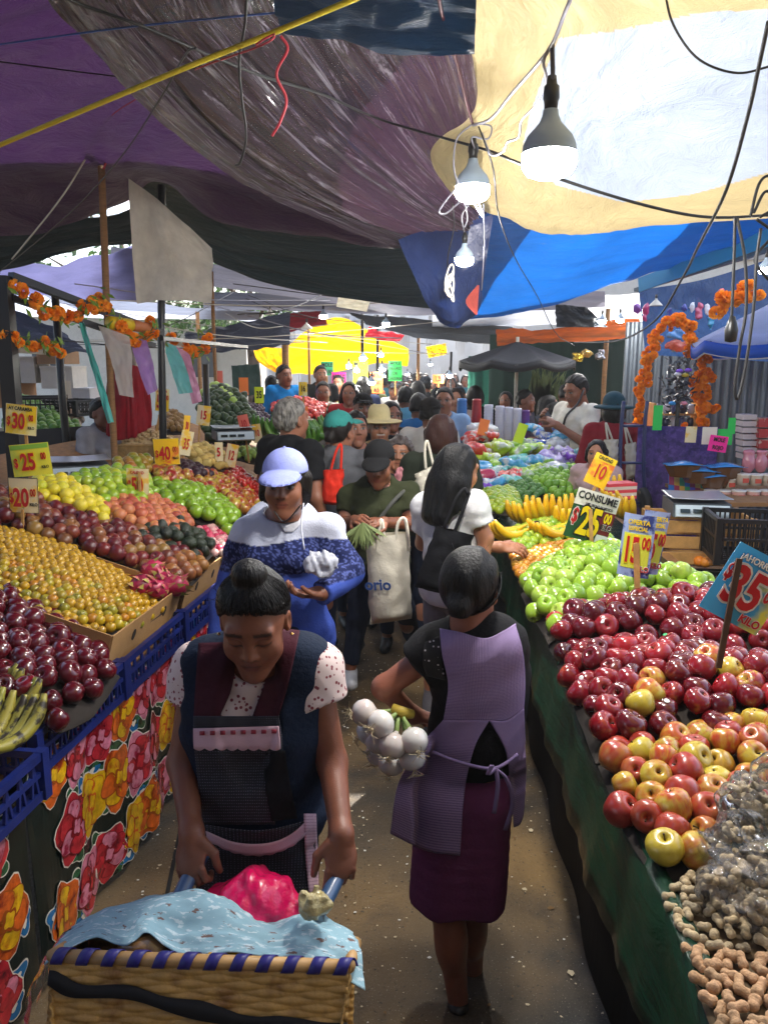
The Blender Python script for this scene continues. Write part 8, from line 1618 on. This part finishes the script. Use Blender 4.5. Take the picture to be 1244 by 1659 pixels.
# rectangular wicker basket
TLc, TRc = at(82, 1548, 1.36), at(562, 1578, 1.40); zt = .80; A0 = atz(80, 1548, zt + .02); B0 = atz(560, 1580, zt); bx = (B0 - A0); bx.z = 0; LX = bx.length; ux = bx.normalized(); uy = V3((-ux.y, ux.x, 0)); bd = .18; bh = .30
bs = empty('wicker_basket', A0 - V3((0, 0, bh)), 0, 'large rectangular wicker basket with blue bound rim on the cart', 'basket')
bs.rotation_euler = (R(-27), 0, math.atan2(ux.y, ux.x)); bs.location = A0 - Matrix.Rotation(R(-27), 3, 'X') @ V3((0, 0, bh)); ux, uy = V3((1, 0, 0)), V3((0, 1, 0))
WK = M('cane', H('bd9450'), rough=.55, var=.35, vscale=26, noise_mix=[(H('8a6230'), 12, .5, .65)], bump=.35, bscale=90, coords='Object')
def wside(p, d, L_, nrm):
    nx_ = int(L_ / .006); nzz = 100; rows = []
    for i in range(nzz + 1):
        z = bh * i / nzz; rw = int(i / 4); r = []
        for j_ in range(nx_ + 1):
            s_ = L_ * j_ / nx_; up = math.sin(s_ / .052 * math.pi + (rw % 2) * math.pi); prof = abs(math.sin(math.pi * (i % 4) / 4)); r.append(p + d * s_ + V3((0, 0, z)) + nrm * (.0032 * up * prof + .0022 * prof - .045 * (1 - z / bh)))
        rows.append(r)
    return rows
for (p, d, L_, nn) in ((V3((0, 0, 0)), ux, LX, -uy), (ux * LX, uy, bd, ux), (ux * LX + uy * bd, -ux, LX, uy), (uy * bd, -uy, bd, -ux)): MB().grid(wside(p, d, L_, nn), -.004).build('side', WK, bs, True)
MB().poly([V3((0, 0, .01)) + ux * .05 + uy * .05, ux * (LX - .05) + uy * .05 + V3((0, 0, .01)), ux * (LX - .05) + uy * (bd - .05) + V3((0, 0, .01)), ux * .05 + uy * (bd - .05) + V3((0, 0, .01))], .008).build('base', WK, bs)
top = V3((0, 0, bh)); rim = [top, top + ux * LX, top + ux * LX + uy * bd, top + uy * bd, top]; RB = M('rim_blue', H('241f6e'), rough=.5); CN = M('cane_light', H('b8905a'), rough=.5, var=.2)
for a, b_ in zip(rim[:-1], rim[1:]): MB().tube([a, b_], .013, 10).build('rim', CN, bs, True)
k = 0
L_ = LX
while k * .052 < LX - .03:
    s0 = .015 + k * .052; P = [top + ux * (s0 + t * .034) + (-uy * math.cos(t * 2 * math.pi - .6) + V3((0, 0, 1)) * math.sin(t * 2 * math.pi - .6)) * .0145 for t in np.linspace(-.12, .62, 14)]
    b = MB(); b.grid([[p - ux * .0125 for p in P], [p + ux * .0125 for p in P]], .0015); b.build('rim_binding', RB, bs, True); k += 1
st_ = [(.0, .262), (.06, .243), (.17, .235), (.27, .22), (.38, .20), (.48, .19), (LX, .19)]
P = catmull([ux * min(a, LX) - uy * (.012 + .0) + V3((0, 0, b_)) + uy * .045 * (1 - b_ / bh) for a, b_ in st_], 50); b = MB(); b.grid([[p + V3((0, 0, -.013 - .005 * math.sin(i * .3))) for i, p in enumerate(P)], [p + V3((0, 0, .013 + .004 * math.sin(i * .5))) for i, p in enumerate(P)]], .003); b.build('black_strap', M('strap_black', H('0c0c0e'), rough=.8), bs, True)
# contents: loaves / bags and the printed cloth
cloth_blob('bread_bag', 'brown loaf in clear film showing under the blue cloth', 'bread', at(236, 1540, 1.40), (.058, .035, .042), M('loaf', H('7a5a34'), rough=.25, coat=.6, bump=.5, bscale=30), .006, 30, 2)
cloth_blob('yellow_bag', 'small yellow plastic bag beside the loaf', 'bag', at(372, 1552, 1.375), (.05, .025, .020), M('yel_film', H('c89a1c'), rough=.2, coat=.5, bump=.8, bscale=40), .010, 70, 9)
cloth_blob('pink_bag', 'bright pink plastic bag tied up on the cloth', 'bag', at(400, 1458, 1.56), (.095, .07, .062), M('pink_plastic', H('e0105a'), rough=.18, coat=.6, transl=.15, bump=1.0, bscale=24), .017, 27, 7, [((.085, -.02, -.045), (.055, .05, .04)), ((-.07, 0, -.03), (.05, .04, .04))], v=.005)
cloth_blob('knotted_bag', 'pale plastic bag tied on the right cart handle', 'bag', at(513, 1466, 1.43), (.035, .03, .025), M('knot_film', H('a89a6a'), rough=.3, coat=.4, bump=.8, bscale=50), .010, 80, 4, v=.005)
CL = M('printed_cloth', H('86a9b6'), rough=.85, coords='UV', bump=.2, bscale=200, noise_mix=[(H('b8cad0'), 24, .56, .60), (H('6d5650'), 17, .62, .65)])
rows = [[(72, 1562, 1.35), (150, 1520, 1.40), (205, 1532, 1.375), (236, 1512, 1.39), (285, 1543, 1.37), (340, 1548, 1.365), (400, 1543, 1.365), (450, 1555, 1.36), (500, 1562, 1.355), (545, 1580, 1.345), (592, 1604, 1.33)],
        [(92, 1530, 1.43), (150, 1500, 1.44), (205, 1503, 1.42), (240, 1490, 1.43), (290, 1508, 1.42), (340, 1508, 1.415), (400, 1515, 1.41), (450, 1525, 1.405), (500, 1522, 1.405), (550, 1532, 1.40), (585, 1545, 1.40)],
        [(110, 1510, 1.50), (165, 1482, 1.50), (220, 1466, 1.50), (270, 1456, 1.50), (320, 1450, 1.49), (360, 1462, 1.48), (400, 1485, 1.47), (445, 1503, 1.46), (492, 1484, 1.46), (530, 1496, 1.46), (575, 1520, 1.46)],
        [(120, 1502, 1.55), (170, 1476, 1.56), (225, 1460, 1.56), (275, 1451, 1.56), (325, 1447, 1.55), (360, 1458, 1.54), (405, 1478, 1.53), (450, 1492, 1.52), (497, 1479, 1.51), (530, 1489, 1.52), (570, 1512, 1.52)],
        [(135, 1540, 1.58), (180, 1515, 1.60), (230, 1500, 1.60), (280, 1495, 1.60), (330, 1490, 1.60), (380, 1500, 1.59), (420, 1515, 1.58), (450, 1525, 1.57), (490, 1515, 1.56), (520, 1520, 1.56), (560, 1540, 1.56)]]
P = densify([[at(*p) for p in r] for r in rows], 90, 50); P = ngrid(P, .008, (10, 6), 3); tag(MB().grid(P, .002).build('printed_cloth', CL, smooth=True, origin=P[0][0]), 'light blue printed cloth covering the basket on the cart', 'cloth')
# clear film hanging over the left end of the basket
P = densify([[at(*p) for p in r] for r in [[(150, 1490, 1.6), (110, 1520, 1.5), (85, 1545, 1.40)], [(110, 1510, 1.6), (70, 1560, 1.48), (52, 1600, 1.38)], [(80, 1570, 1.6), (50, 1640, 1.46), (40, 1690, 1.38)]]], 20, 24); P = ngrid(P, .012, (4, 4), 8)
tag(MB().grid(P).build('plastic_film', FILM, smooth=True, origin=P[0][0]), 'thin clear plastic film hanging off the left of the basket', 'plastic film')
# digital scale / bottle odds: small black box below skirt
tag(MB().box((0, 0, 0), (.05, .07, .16)).build('battery_pack', BLK, None, loc=atz(259, 1225, .12)), 'small black box standing at the foot of the flowered skirt', 'box')
# ---------------------------------------------------------------- market air
hz = MB().box((0, 14.5, 3.05), (24, 37, 8.2)); hm = bpy.data.materials.new('haze'); hm.use_nodes = True; n = hm.node_tree.nodes; n.clear(); pv = n.new('ShaderNodeVolumePrincipled'); pv.inputs['Density'].default_value = .002; pv.inputs['Color'].default_value = (.97, .97, 1, 1); pv.inputs['Anisotropy'].default_value = .3
oo = n.new('ShaderNodeOutputMaterial'); hm.node_tree.links.new(pv.outputs[0], oo.inputs['Volume']); tag(hz.build('haze', hm), kind='stuff')
